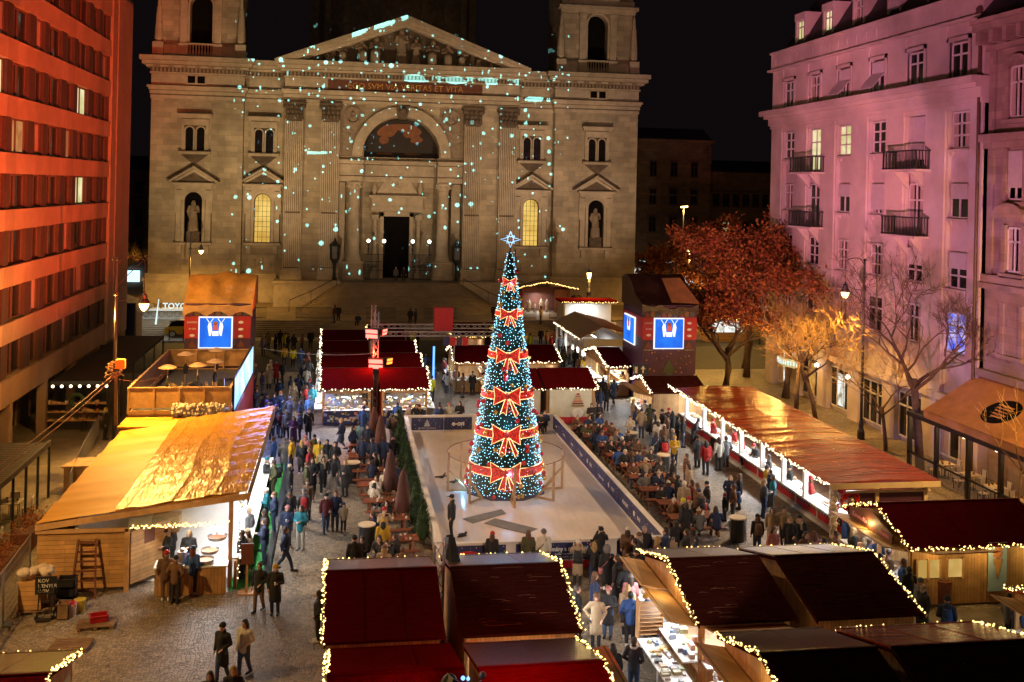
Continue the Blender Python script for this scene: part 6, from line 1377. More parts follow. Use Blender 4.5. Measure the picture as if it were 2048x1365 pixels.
bin_bag('black barrel with a pale round top left of the picnic tables', *G(733,1098)); bin_bag('black litter barrel with a white fan disc among the right hand crowd', *G(1262,900), m='black')
bin_bag('black bagged litter stand behind the foreground huts', *G(1474,1082)); bin_bag('black bagged litter stand among people right of the tables', *G(1326,948)); bin_bag('dark bagged litter stand in the left crowd', *G(706,965))
x, y = G(1885,1212); t = thing('litter_barrel', 'brown litter bin standing at the pine hut wall', 'litter bin', (x,y,0), group='litter barrels'); MB().lathe(x,y,[(.27,0),(.3,.9),(.32,.95)],14).build('barrel', M['timber_dk'], t)
# ---------------------------------------------------------------- truss masts with floodlights
def truss(mb, a, b2, w=.3, bay=.4, r=.022):
    a, b2 = Vector(a), Vector(b2); d = (b2-a); L = d.length; d.normalize(); s = d.cross(Vector((0,0,1))); s = s.normalized() if s.length > .05 else Vector((1,0,0)); u = s.cross(d)
    cs = [(s*i+u*j)*(w/2) for i, j in ((-1,-1),(1,-1),(1,1),(-1,1))]
    for c in cs: mb.bar(a+c, b2+c, r*2)
    n = max(1, int(L/bay))
    for k in range(n):
        p, q = a+d*(L*k/n), a+d*(L*(k+1)/n)
        for i in range(4): mb.bar(p+cs[i], q+cs[(i+1)%4], r*1.2) if k % 2 == 0 else mb.bar(p+cs[(i+1)%4], q+cs[i], r*1.2)
def flood(parent, x, y, z, dx, dy, m, s=.42):
    """square two-row floodlight looking along (dx, dy)"""
    d = Vector((dx, dy, -.15)).normalized(); a = d.cross(Vector((0,0,1))).normalized(); u = a.cross(d); c = Vector((x,y,z))
    o = MB().bar(c-d*.22, c, s*2.1, s*1.5).build('floodlight', M['black'], parent); mb = MB()
    for j in (-1, 1):
        q = c+d*.02+u*(j*s*.36); mb.add([q-a*s*.92-u*s*.26, q+a*s*.92-u*s*.26, q+a*s*.92+u*s*.26, q-a*s*.92+u*s*.26], [(0,1,2,3)])
    mb.build('light_face', M[m], o)
t = thing('floodlight_mast', 'truss mast with glowing red floodlights between the plum roofed huts', 'floodlight mast', (2.3, 68.5, 0)); mb = MB()
truss(mb, (2.3,68.5,0), (2.3,68.5,6.7)); mb.build('mast', M['steel'], t); MB().box(2.15,2.45,68.3,68.6,2.6,3.4).build('control_box', M['black'], t)
flood(t, 2.0, 68.2, 5.3, -.5, -1, 'flood_r', .45); flood(t, 2.85, 68.4, 5.4, .9, -.6, 'flood_r', .3); flood(t, 2.3, 68.0, 3.35, -.3, -1, 'flood_r', .5); flood(t, 3.2, 68.2, 3.5, 1, -.9, 'flood_o', .3)
t = thing('stage_truss', 'pair of long horizontal trusses carrying a red cube above the far huts', 'truss', (6, 76, 0)); mb = MB()
truss(mb, (2.3,76,4.75), (11.8,76,4.75), .3, .45); truss(mb, (2.3,73.5,4.55), (11.8,73.5,4.55), .3, .45); mb.build('beam', M['steel'], t)
mb = MB(); truss(mb, (7.9,73.6,0), (7.9,73.6,4.5), .3, .45); truss(mb, (11.9,75,0),(11.9,75,4.6),.3,.45); truss(mb,(2.3,75,0),(2.3,75,6.4),.3,.45); mb.build('leg', M['steel'], t)
MB().box(6.75,8.1,75.2,76.4,4.45,6.2).build('red_cube', M['redban'], t)
for x, c in ((7.2,'navy'),(8.15,'purple'),(7.7,'redban'),(8.6,'redban')): MB().box(x,x+.42,73.2,73.25,3.75,4.35).build('small_flag', M[c], t)
tag(MB().box(6.55,6.68,73.7,73.85,1.0,3.6).build('blue_light_tube', emit('blue_tube', (.1,.3,1.0), 3.0)), 'upright blue light tube beside the truss leg', 'light tube')
for label, x, y, h, hs in (('truss stub with a dark spotlight hood between the two farther foreground huts', 3.33, 33.6, 3.35, 1), ('truss stub with black spotlights and blue diodes at the bottom edge', 3.3, 24.0, 3.35, 2)):
    t = thing('lamp_truss', label, 'lamp truss', (x, y, 0), group='foreground lamp trusses'); mb = MB(); truss(mb, (x,y,0), (x,y,h), .3, .42); mb.build('mast', M['steel'], t)
    if hs == 1: MB().add([(x+.2,y-.1,2.9),(x+.4,y-.4,2.75),(x+.7,y-.25,2.75),(x+.55,y+.1,2.9),(x+.2,y+.25,3.45),(x+.3,y-.1,3.6),(x+.5,y,3.55),(x+.45,y+.25,3.4)], [(3,2,1,0),(4,5,6,7),(0,1,5,4),(1,2,6,5),(2,3,7,6),(3,0,4,7)]).build('spotlight', M['black'], t)
    else:
        for dx, dy in ((-.6,.1),(.5,-.5)): MB().sph((x+dx,y+dy,3.3),.22,12,8,sc=(1,1,1.25)).bar((x+dx-.2,y+dy-.2,3.05),(x+dx+.12,y+dy-.1,3.5),.36,.3).build('spotlight', M['black'], t)
        MB().sph((x-.32,y-.2,3.6),.05,8,6).sph((x-.2,y-.2,3.58),.04,8,6).build('diode', M['bulb_b'], t); MB().sph((x+.18,y+.1,3.5),.09,10,8).build('lens', M['steel'], t)
# ---------------------------------------------------------------- street lamps
def lantern(parent, x, y, z):
    """bell shaped sodium lantern hanging at z"""
    b2 = MB().lathe(x, y, [(.04,z+.75),(.07,z+.62),(.15,z+.55),(.17,z+.35),(.27,z+.22),(.29,z+.12)], 12).build('lamp_hood', M['iron'], parent)
    MB().lathe(x, y, [(.25,z+.12),(.22,z-.06),(.12,z-.22),(.02,z-.30)], 12).build('lamp_glass', M['lamp'], b2, True); LAMPS.append((x, y, z-.42))
LAMPS = []
def street_lamp(label, x, y, h, dx, zl, dy=0, base=0.0, fancy=True):
    t = thing('street_lamp', label, 'street lamp', (x, y, base), group='street lamps of the square')
    mb = MB().lathe(x, y, [(.24,base),(.22,base+.5),(.14,base+.7),(.16,base+.9),(.09,base+1.2),(.075,h-1.8),(.11,h-1.7),(.07,h-1.5),(.06,h)], 10)
    mb.sph((x,y,h-1.75), .14, 8, 6).sph((x,y,h), .1, 8, 6); mb.build('pole', M['iron'], t)
    mb = MB(); s = 1 if dx > 0 else -1; top = h-.05
    mb.tube([(x,y,top-.25)] + [(x+dx*q, y+dy*q, top+.18*math.sin(PI*q)) for q in (.2,.4,.6,.8,1.0)], .03, 6)
    mb.tube([(x,y,top-1.3),(x+dx*.5,y+dy*.5,top-.6),(x+dx*.9,y+dy*.9,top-.05)], .02, 5)
    mb.tube([(x+dx,y+dy,top),(x+dx,y+dy,zl+.7)], .02, 5)
    for e, cxx in ((.16,-s*.22),(.16,dx+s*.14)): mb.tube([(x+cxx+e*math.cos(q*.7)*(1-q*.08), y, top+.1+e*math.sin(q*.7)*(1-q*.08)) for q in range(9)], .018, 5)
    mb.tube([(x,y,zl+.2),(x+dx*.6,y+dy*.6,zl+.32),(x+dx,y+dy,zl+.55)], .02, 5)
    mb.build('bracket', M['iron'], t); lantern(t, x+dx, y+dy, zl); return t
street_lamp('tall scrolled black street lamp standing in front of the apartment house', 31.9, 59.4, 11.1, -1.25, 9.0, 0)
sl = street_lamp('tall scrolled street lamp wound with cables between the cafe lane and golden stall', -11.3, 54.9, 11.0, 1.35, 8.65, 0)
street_lamp('scrolled street lamp in front of the church wall behind the left screen tower', -15.9, 113.0, 9.7, 1.1, 7.7, 0, 1.2)
t = thing('pedestal_lamp', 'lit lantern on a stone pedestal at the right end of the church terrace', 'street lamp', (26.1, 107.5, 1.2))
MB().box(25.5,26.7,106.9,108.1,1.2,1.5).box(25.65,26.55,107.05,107.95,1.5,3.1).box(25.5,26.7,106.9,108.1,3.1,3.35).build('pedestal', M['stone2'], t)
MB().lathe(26.1,107.5,[(.35,3.35),(.2,3.8),(.28,4.2),(.12,4.6),(.16,5.3),(.07,5.6)],10).build('stand', M['iron'], t); MB().lathe(26.1,107.5,[(.16,5.6),(.26,6.25)],6).build('lamp_glass', M['lamp'], t); MB().lathe(26.1,107.5,[(.3,6.25),(.1,6.6),(.02,7.2)],6).build('hood', M['iron'], t); LAMPS.append((26.1,106.9,5.9))
for i, (x, y, z, nm) in enumerate(((41.5,98,9.6,'beside the pink house corner'), (33.2,96,8.9,'behind the right screen tower'), (45.5,128,8.2,'far down the street right of the church'), (41.0,118,6.6,'low among the market lights right of the church'), (-27.5,118,10.8,'far behind the office block corner'), (-25.5,124,8.4,'low behind the office block corner'))):
    t = thing('street_lamp', 'small distant street lamp ' + nm, 'street lamp', (x, y, 0), group='distant street lamps'); MB().cyl(x, y, 0, z, .06, .05, 8).build('pole', M['iron'], t); MB().lathe(x,y,[(.08,z),(.24,z+.15),(.26,z+.5),(.1,z+.65)],10).build('lamp_glass', M['lamp'], t); LAMPS.append((x, y-.4, z-.3))
t = thing('tall_mast_lamp', 'tall double headed mast lamp in front of the dark houses right of the church', 'street lamp', (47.5,140,0)); MB().cyl(47.5,140,0,13,.1,n=8).build('pole', M['steel'], t); MB().bar((47.1,140,13),(48.1,140,13.1),.2).build('lamp_head', M['lamp'], t); LAMPS.append((47.5,139.5,12.8))
# cables wound on the left lamp and slung to the office front
cb = thing('cable_bundle', 'bundle of cables and a yellow box tied to the left street lamp', 'cable bundle', (-11.3, 54.8, 5)); mb = MB()
for k in range(7): mb.tube([(-11.3+U(.2,.5)*math.cos(q*.8+k), 54.8+.3*math.sin(q*.8+k), 5.1+.12*k+.1*math.sin(q)) for q in range(9)], .02, 5)
for k in range(3): mb.tube([(-11.25+.05*k, 54.7, 5.3), (-11.2+.06*k, 54.7, 2.6)], .02, 5)
mb.build('cable', M['timber'], cb); MB().box(-11.2,-10.75,54.5,54.8,5.5,5.95).build('junction_box', M['sheet_gold'], cb)
def cable(label, a, b2, sag, r=.02, m='timber_dk'):
    a, b2 = Vector(a), Vector(b2); tag(MB().tube([a+(b2-a)*k/12-Vector((0,0,1))*sag*4*(k/12)*(1-k/12) for k in range(13)], r, 5).build('cable', M[m]), label, 'cable', 'slung cables')
cable('upper cable slung from the left lamp down to the cafe corner', (-11.3,54.8,5.2), (-14.0,36.0,3.4), .25); cable('lower cable slung from the left lamp down to the cafe corner', (-11.3,54.7,5.0), (-13.9,36.0,3.1), .25)
cable('thin pale cable running from the left screen tower to the floodlight mast', (-5.8,69,4.4), (2.2,68.4,4.0), .3, .018, 'steel')
cable('short cable slung between the left lamp and the terrace fence', (-11.1,54.9,4.9), (-9.5,57.0,4.6), .15)
# ---------------------------------------------------------------- trees
def branch(mb, tw, p, d, L, r, depth, rnd, bend=.35, tips=None, droop=0.0):
    pts = [p]; q = Vector(p); dd = Vector(d)
    n = 5
    for k in range(n):
        dd = (dd + Vector((rnd.uniform(-1,1), rnd.uniform(-1,1), rnd.uniform(-.6,.8)-droop))*bend*.45).normalized(); q = q + dd*L/n; pts.append(q)
    (mb if r > .03 else tw).tube(pts, r, 6 if r > .05 else 4, r1=r*.55, cap=False)
    if depth == 0:
        if tips is not None: tips.append((q, dd)); tips.append((pts[3], dd))
        return
    for k in range(rnd.choice((2,3,3))):
        i = rnd.choice((3,4,5)) if k else 5; a = Vector((rnd.uniform(-1,1), rnd.uniform(-1,1), rnd.uniform(-.35,.9)-droop)).normalized()
        branch(mb, tw, pts[i], (dd*.75+a*.75).normalized(), L*rnd.uniform(.62,.85), max(.011, r*.58), depth-1, rnd, bend, tips, droop)
def bare_tree(label, x, y, h, seed, lean=(0,0), depth=5, r=.2, m='bark', tm='twig', group='bare trees on the right', droop=0.0, spread=1.0):
    rnd = random.Random(seed); t = thing('bare_tree', label, 'tree', (x, y, 0), group=group); mb, tw = MB(), MB()
    pts = [Vector((x,y,0)), Vector((x+lean[0]*.3,y+lean[1]*.3,h*.4)), Vector((x+lean[0],y+lean[1],h))]
    mb.tube(pts, r, 8, r1=r*.75)
    for k in range(4): a = 2*PI*k/4+rnd.uniform(0,1); branch(mb, tw, pts[2]-Vector((0,0,rnd.uniform(0,.25*h))), Vector((math.cos(a)*.75, math.sin(a)*.75, .75)), rnd.uniform(1.3,1.9)*spread, r*.5, depth-1, rnd, .5, None, droop)
    mb.build('trunk', M[m], t, True); tw.build('crown', M[tm], t); return t
bare_tree('bare tree lit bright gold by the street lamp in front of the apartment house', 31.0, 63.6, 3.5, 5, (-.9,0), 7, .17, group='bare trees on the right', droop=.10, spread=1.3)
bare_tree('bare tree with a crooked trunk in front of the right end of the apartment house', 31.8, 52.6, 5.0, 9, (-.5,0), 7, .26, spread=1.55, tm='bark')
bare_tree('amber lit bare tree between the golden tree and the big autumn tree', 31.6, 68.0, 3.8, 14, (.2,0), 6, .18, spread=1.4, droop=.05)
bare_tree('thin bare tree at the right edge beside the glazed terrace', 30.6, 42.6, 2.8, 21, (.2,0), 4, .07)
bare_tree('bare tree at the street corner right of the church', 38.5, 112, 3.5, 31, (.5,0), 5, .3); bare_tree('bare tree in the dark gap left of the church', -26, 128, 4.2, 33, (0,0), 5, .25)
bare_tree('low bare tree with orange lit twigs right behind the tall street lamp', 32.0, 56.6, 2.6, 41, (-.3,0), 6, .13, spread=1.25, droop=.05)
def leafy(label, x, y, h, cr, seed, nl, ls, zc):
    rnd = random.Random(seed); t = thing('plane_tree', label, 'tree', (x, y, 0), group='autumn trees'); mb, tw, tips = MB(), MB(), []
    mb.tube([(x,y,0),(x+.2,y,h*.2),(x+.1,y,h*.42)], .32, 10, r1=.22)
    for k in range(6): a = 2*PI*k/6+rnd.uniform(0,.8); branch(mb, tw, Vector((x+.1,y,h*rnd.uniform(.26,.44))), Vector((math.cos(a)*.8, math.sin(a)*.8, .8)), cr*.62, .15, 3, rnd, .4, tips)
    f = MB()
    for k in range(nl):
        p, d = rnd.choice(tips); p = p + Vector((rnd.gauss(0,.40), rnd.gauss(0,.40), rnd.gauss(0,.34)))
        if (p - Vector((x,y,zc))).length > cr*1.35: continue
        a = Vector((rnd.uniform(-1,1), rnd.uniform(-1,1), rnd.uniform(-1,1))).normalized(); b2 = a.cross(Vector((rnd.uniform(-1,1), rnd.uniform(-1,1), rnd.uniform(-1,1)))).normalized(); s = ls*rnd.uniform(.6,1.3)
        f.add([p-a*s, p+b2*s*.6-a*s*.2, p+a*s, p-b2*s*.6+a*s*.1], [(0,1,2,3)])
    mb.build('trunk', M['bark'], t, True); tw.build('twigs', M['bark'], t); f.build('crown', M['leaf'], t); return t
leafy('big plane tree with red brown autumn leaves behind the right screen tower', 33.0, 80.5, 13.8, 5.8, 3, 17000, .155, 8.6)
leafy('lower autumn tree with orange leaves beside the right screen tower', 29.4, 75.8, 7.4, 3.9, 6, 10000, .145, 4.3)
leafy('thin dark autumn tree reaching over the left end of the apartment house', 32.6, 72.0, 11.0, 5.0, 17, 6500, .14, 7.2)
leafy('dark autumn tree at the corner of the apartment house', 34.5, 84.5, 11.5, 3.6, 8, 4200, .2, 8.0)
leafy('dark leafy tree far right of the church', 40.0, 126, 9, 3.6, 12, 3000, .25, 6)
# lit shop windows and market lights down the side street
for i, (x, y, w, h, m, nm) in enumerate(((44.5,149.6,3.2,2.6,'shop_w','bright shop window far right of the church, left one'), (52.5,149.6,3.0,2.6,'shop_w','bright shop window far right of the church, right one'), (-30,149.5,4.5,1.6,'sign_bl','cold blue lit shop front in the gap left of the church'))):
    o = MB().box(x-w/2, x+w/2, y, y+.1, 1.0, 1.0+h).build('shop_window', M[m]); tag(o, nm, 'shop window', 'far shop windows')
    MB().box(x-w/2-.1,x+w/2+.1,y-.1,y,1+h,1.15+h).box(x-.05,x+.05,y-.08,y,1,1+h).build('frame', M['iron'], o)
text_mb('G-STAR RAW', .95, lambda x, y, z: (44.0+x, 149.5-z, 4.4+y), .03, 'LEFT').build('shop_sign', M['sign_w'])
tag(bpy.data.objects['shop_sign.001'] if 'shop_sign.001' in bpy.data.objects else bpy.data.objects['shop_sign'], 'small white lit shop sign in the dark street right of the church', 'sign')
for i, (x, y, x2, nm) in enumerate(((37,104,42,'nearer'),(36.5,99,40.5,'middle'),(43,112,49,'farther'))):
    t = thing('street_stall', 'small side street stall with lights behind the autumn trees, %s one' % nm, 'stall', ((x+x2)/2, y, 0), group='side street stalls'); MB().box(x,x2,y+.5,y+2.5,0,2.4).build('cabin', M['plank'], t); MB().prism([(y-.3,2.4),(y+1.5,3.2),(y+2.8,2.4)], 'x', x-.3, x2+.3).build('roof', M['felt_br'], t)
    MB().box(x+.3,x2-.3,y+.42,y+.5,1.0,2.1).build('lit_front', M['shop_w'], t); garland(t, [[(x-.3,y-.35,2.4),(x2+.3,y-.35,2.4)]], 'bulb', .06, 7, .08)
# table with crafts beside the alley hut and white star display at the hut below
t = thing('craft_table', 'white folding table spread with small crafts beside the alley hut', 'table', (9.9, 29.6, 0))
MB().box(9.5,10.3,27.9,31.6,.78,.82).build('tabletop', M['white'], t)
for x, y in ((9.6,28.0),(10.2,28.0),(9.6,29.75),(10.2,29.75),(9.6,31.5),(10.2,31.5)): MB().cyl(x,y,0,.78,.03,n=8).build('leg', M['white'], t)
w = MB(); [w.box(x-q,x+q,y-q2,y+q2,.821,.82+U(.02,.1)) for x,y,q,q2 in [(U(9.6,10.2),U(28,31.4),U(.03,.12),U(.03,.12)) for k in range(60)]]
tag(w.build('crafts', M['goods']), 'small dark and red crafts spread over the white folding table', 'crafts')
t = thing('plate_rack', 'wooden rack of thin shelves at the far end of the white folding table', 'rack', (9.95, 31.9, .82)); mb = MB()
for k in range(8): mb.box(9.6,10.4,31.75,32.1,.85+.13*k,.87+.13*k)
mb.box(9.58,9.62,31.75,32.1,0,1.95).box(10.38,10.42,31.75,32.1,0,1.95).build('shelf', M['timber'], t)
t = thing('paper_stars', 'white paper stars and hanging ornaments on the near alley hut front', 'decoration', (10.75, 27.2, 1.8)); mb = MB()
for k in range(9):
    c = Vector((10.72, U(25.5,28.0), U(.9,1.9)))
    for a in range(4): d = Vector((0, math.cos(PI*a/4), math.sin(PI*a/4)))*(.3 if k == 0 else .16); mb.bar(c-d, c+d, .05)
mb.build('stars', M['white'], t)
# ---------------------------------------------------------------- people: one continuous body per pose, clothes as children
def remeshed(mb, vox, smooth=2):
    me = mb.mesh('r', []); o = bpy.data.objects.new('r', me); COL.objects.link(o)
    m = o.modifiers.new('r', 'REMESH'); m.mode = 'VOXEL'; m.voxel_size = vox; m.adaptivity = 0
    if smooth: s = o.modifiers.new('s', 'SMOOTH'); s.iterations = smooth; s.factor = .5
    out = bpy.data.meshes.new_from_object(o.evaluated_get(bpy.context.evaluated_depsgraph_get()))
    bpy.data.objects.remove(o); bpy.data.meshes.remove(me)
    out.polygons.foreach_set('use_smooth', [True]*len(out.polygons)); return out
def V(*a): return Vector(a)
def pose(name):
    """joint positions; the figure faces -Y, feet on z = 0"""
    J = dict(pel=V(0,0,.93), che=V(0,.0,1.27), nek=V(0,.01,1.47), hed=V(0,-.015,1.615), hl=V(-.09,0,.9), hr=V(.09,0,.9), kl=V(-.10,-.02,.49), kr=V(.10,-.02,.49), al=V(-.10,.03,.08), ar=V(.10,.03,.08),
             sl=V(-.185,.01,1.40), sr=V(.185,.01,1.40), el=V(-.25,.05,1.13), er=V(.25,.05,1.13), wl=V(-.25,-.04,.89), wr=V(.25,-.04,.89), tl=-.16, tr=-.16)
    if name == 'pocket': J.update(el=V(-.30,.08,1.14), er=V(.30,.08,1.14), wl=V(-.20,-.10,.97), wr=V(.20,-.10,.97))
    if name == 'hold': J.update(er=V(.25,.02,1.13), wr=V(.10,-.24,1.17), el=V(-.27,.06,1.13), wl=V(-.22,-.06,.93))
    if name == 'both': J.update(er=V(.26,.0,1.14), wr=V(.08,-.26,1.19), el=V(-.26,.0,1.14), wl=V(-.08,-.25,1.16))
    if name == 'phone': J.update(er=V(.26,-.12,1.24), wr=V(.10,-.30,1.50), el=V(-.26,-.12,1.24), wl=V(-.10,-.30,1.50))
    if name == 'hip': J.update(el=V(-.38,.08,1.17), wl=V(-.19,-.07,1.0), er=V(.30,.08,1.14), wr=V(.2,-.09,.97))
    if name == 'walk': J.update(kl=V(-.10,-.20,.50), al=V(-.10,-.30,.09), kr=V(.10,.06,.49), ar=V(.10,.34,.15), el=V(-.26,.14,1.14), wl=V(-.25,.10,.90), er=V(.26,-.04,1.13), wr=V(.24,-.20,.93), tl=-.15, tr=-.13)
    if name == 'stroll': J.update(kl=V(-.09,-.10,.49), al=V(-.09,-.12,.08), kr=V(.10,.03,.49), ar=V(.10,.18,.10), er=V(.27,.05,1.14), wr=V(.15,-.20,1.05))
    if name == 'lean':
        for k in ('che','nek','hed','sl','sr'): z = J[k].z - .93; J[k] = J[k] + V(0, -.42*z, -.07*z)
        J.update(el=V(-.27,-.22,1.08), er=V(.27,-.22,1.08), wl=V(-.14,-.46,1.07), wr=V(.14,-.46,1.07), kl=V(-.1,.02,.49), kr=V(.1,-.08,.49), al=V(-.1,.12,.08), ar=V(.1,.0,.08))
    if name.startswith('sit'):
        dz = -.42
        for k in ('pel','che','nek','hed','sl','sr','hl','hr'): J[k] = J[k] + V(0,0,dz)
        J.update(kl=V(-.12,-.44,.50), kr=V(.12,-.44,.50), al=V(-.12,-.40,.08), ar=V(.12,-.40,.08), el=V(-.27,-.10,.78), er=V(.27,-.10,.78), wl=V(-.12,-.36,.80), wr=V(.12,-.36,.80))
        for k in ('che','nek','hed','sl','sr'): z = J[k].z - .51; J[k] = J[k] + V(0, -.16*z, 0)
        if name == 'sit2': J.update(er=V(.24,-.22,.80), wr=V(.08,-.24,1.02)); J['hed'] = J['hed'] + V(.02,-.02,-.01)
        if name == 'sit3': J.update(el=V(-.30,.02,.76), wl=V(-.2,-.24,.60), er=V(.30,.02,.76), wr=V(.2,-.24,.60))
    return J
def body_mesh(J):
    b = MB()
    b.cap(J['pel']+V(0,0,-.02), J['che'], .125, .135); b.cap(J['che'], J['nek']-V(0,0,.08), .14, .085); b.cap(J['sl'], J['sr'], .062, .062)
    b.cap(J['nek']-V(0,0,.06), J['hed'], .055, .05)
    h = J['hed']; b.sph(h+V(0,0,.02), .1, 16, 12, sc=(.78,.98,1.18)); b.cap(h+V(0,-.045,-.065), h+V(0,-.05,-.03), .045, .055)      # skull, jaw
    b.cap(h+V(0,-.097,.015), h+V(0,-.118,-.022), .010, .017); b.sph(h+V(0,-.10,-.055), .018, 8, 6, sc=(1.5,.8,.6))                      # nose, mouth
    for s in (-1, 1): b.sph(h+V(s*.079,.005,0), .024, 8, 6, sc=(.5,.9,1.3)); b.sph(h+V(s*.033,-.086,.035), .014, 8, 6)              # ears, brow
    for a in 'lr':
        b.cap(J['h'+a], J['k'+a], .088, .058); b.cap(J['k'+a], J['a'+a], .058, .036)
        t = J['a'+a]+V(0, J['t'+a], -.035); b.cap(J['a'+a]+V(0,.03,-.04), t, .040, .032)
        b.cap(J['s'+a], J['e'+a], .056, .042); b.cap(J['e'+a], J['w'+a], .042, .028)
        w = J['w'+a]; d = (w-J['e'+a]).normalized(); s = -1 if a == 'l' else 1                                             # palm, four fingers, thumb
        side = d.cross(V(0,0,1)); side = side.normalized() if side.length > .1 else V(1,0,0); nrm = side.cross(d).normalized()
        b.cap(w, w+d*.07, .026, .032)
        for q, L in ((-1.5,.066),(-.5,.078),(.5,.074),(1.5,.058)):
            k0 = w+d*.085+side*(q*.0185); k1 = k0+d*L*.55-nrm*.006; b.cap(k0, k1, .0095, .009, 8); b.cap(k1, k1+d*L*.4-nrm*.018, .009, .0075, 8)
        tb = w+d*.03+side*(-s*.030); b.cap(tb, tb+d*.045+side*(-s*.022), .012, .0095, 8)
    me = remeshed(b, .0135, 1)
    me.materials.append(M['skin']); me.materials.append(M['face'])
    for p in me.polygons:
        c = p.center - h
        if c.y < -.078 and ((abs(abs(c.x)-.033) < .014 and abs(c.z-.016) < .008) or (abs(c.x) < .022 and abs(c.z+.057) < .005)): p.material_index = 1
    return me
def jacket_mesh(J, coat, sit):
    b = MB()
    lo = J['pel'] + V(0,0,-.10 if not sit else .02)
    b.cap(lo, J['che'], .165, .175); b.cap(J['che'], J['nek']-V(0,.0,.05), .18, .105); b.cap(J['sl'], J['sr'], .088, .088); b.cap(J['nek']-V(0,.02,.03), J['nek']+V(0,.03,.03), .082, .086)
    for a in 'lr': b.cap(J['s'+a], J['e'+a], .082, .064); b.cap(J['e'+a], J['e'+a]+(J['w'+a]-J['e'+a])*.93, .062, .046)
    if coat:
        if sit:
            for a in 'lr': b.cap(J['h'+a], J['h'+a]+(J['k'+a]-J['h'+a])*.9, .115, .095)
        else:
            b.cap(lo, V(0,.02,.60), .165, .175); 
            for s in (-1,1): b.cap(V(s*.07,.01,.8), V(s*.09,.02,.50), .13, .12)
    me = remeshed(b, .026, 2); me.materials.append(M['cloth']); return me
def trousers_mesh(J, sit):
    b = MB(); b.cap(J['pel']+V(0,0,.02), J['pel']-V(0,0,.04), .150, .145)
    for a in 'lr': b.cap(J['h'+a], J['k'+a], .108, .076); b.cap(J['k'+a], J['a'+a]+(J['k'+a]-J['a'+a])*.07, .076, .058)
    me = remeshed(b, .026, 1); me.materials.append(M['cloth']); return me
def shoe_mesh(J, a):
    b = MB(); t = J['a'+a]+V(0, J['t'+a]-.03, -.035); b.cap(J['a'+a]+V(0,.04,-.035), t, .050, .045); b.cap(J['a'+a]+V(0,.02,.02), J['a'+a]+V(0,.01,-.03), .05, .05)
    me = remeshed(b, .022, 1); me.materials.append(M['cloth'])
    return me
def head_mesh(kind):
    """worn on the head; origin at the middle of the head"""
    b = MB(); m = 'hair' if kind in ('short','long','bun') else 'cloth'
    if kind in ('short','long','bun'):
        b.sph((0,.022,.038), .112, 16, 10, sc=(.86,.98,1.12)); b.sph((0,.05,-.01), .09, 12, 8, sc=(.9,.8,1))
        if kind == 'long': b.cap((-.055,.055,-.03), (-.07,.06,-.26), .062, .045); b.cap((.055,.055,-.03), (.07,.06,-.26), .062, .045); b.cap((0,.08,-.02), (0,.09,-.28), .07, .06)
        if kind == 'bun': b.sph((0,.07,.15), .055, 10, 8)
    if kind == 'beanie': b.sph((0,.012,.075), .112, 16, 10, sc=(.88,1.0,.92)); b.lathe(0, .01, [(.100,.045),(.112,.05),(.112,.088),(.100,.09)], 18)
    if kind == 'pompom': b.sph((0,.012,.075), .112, 16, 10, sc=(.88,1.0,.95)); b.sph((0,.02,.205), .046, 10, 8); b.lathe(0, .01, [(.100,.045),(.112,.05),(.112,.088),(.100,.09)], 18)
    if kind == 'cap': b.sph((0,.012,.07), .110, 16, 10, sc=(.88,1.0,.85)); b.box(-.06,.06,-.19,-.06,.062,.075)
    if kind == 'hat': b.sph((0,.01,.08), .112, 16, 10, sc=(.88,.98,.9)); b.lathe(0, .0, [(.09,.06),(.19,.055),(.19,.068),(.09,.075)], 18)
    if kind == 'hood': b.sph((0,.035,.02), .145, 16, 10, sc=(.86,.95,1.15)); b.cap((-.07,.03,-.1), (.07,.03,-.1), .09, .09); 
    if kind == 'fur': 
        for k in range(20): a = 2*PI*k/20; b.sph((.115*math.cos(a), -.05, .02+.145*math.sin(a)), .034, 6, 5)
        b.sph((0,.045,.02), .14, 16, 10, sc=(.86,.9,1.12))
    if kind == 'scarf':
        b.tube([(.095*math.cos(2*PI*k/14), .0+.105*math.sin(2*PI*k/14), -.15) for k in range(15)], .048, 8); b.bar((.04,-.12,-.16),(.05,-.15,-.42),.09,.03)
    me = b.mesh(kind, M[m], True) if kind in ('scarf','fur') else remeshed(b, .018, 1)
    if kind not in ('scarf','fur'): me.materials.append(M[m])
    return me
def pack_mesh(kind):
    b = MB()
    if kind == 'backpack':
        b.prism([(-.15,.95),(.15,.95),(.155,1.25),(.12,1.40),(-.12,1.40),(-.155,1.25)], 'y', .15, .30).box(-.11,.11,.30,.35,.98,1.16)
        for s in (-1, 1): b.tube([(s*.11,.16,1.36),(s*.12,.02,1.45),(s*.12,-.15,1.34),(s*.12,-.16,1.15),(s*.13,.0,1.02),(s*.12,.16,1.0)], .022, 6)
    else:
        b.box(.16,.30,-.06,.10,.78,1.0); b.tube([(.22,.0,1.0),(.10,-.17,1.25),(-.12,-.08,1.45),(-.10,.10,1.42),(.08,.19,1.2),(.22,.04,1.0)], .014, 5)
    return b.mesh(kind, M['cloth'], True)
PC = {}
def cached(key, f):
    if key not in PC: PC[key] = f()
    return PC[key]
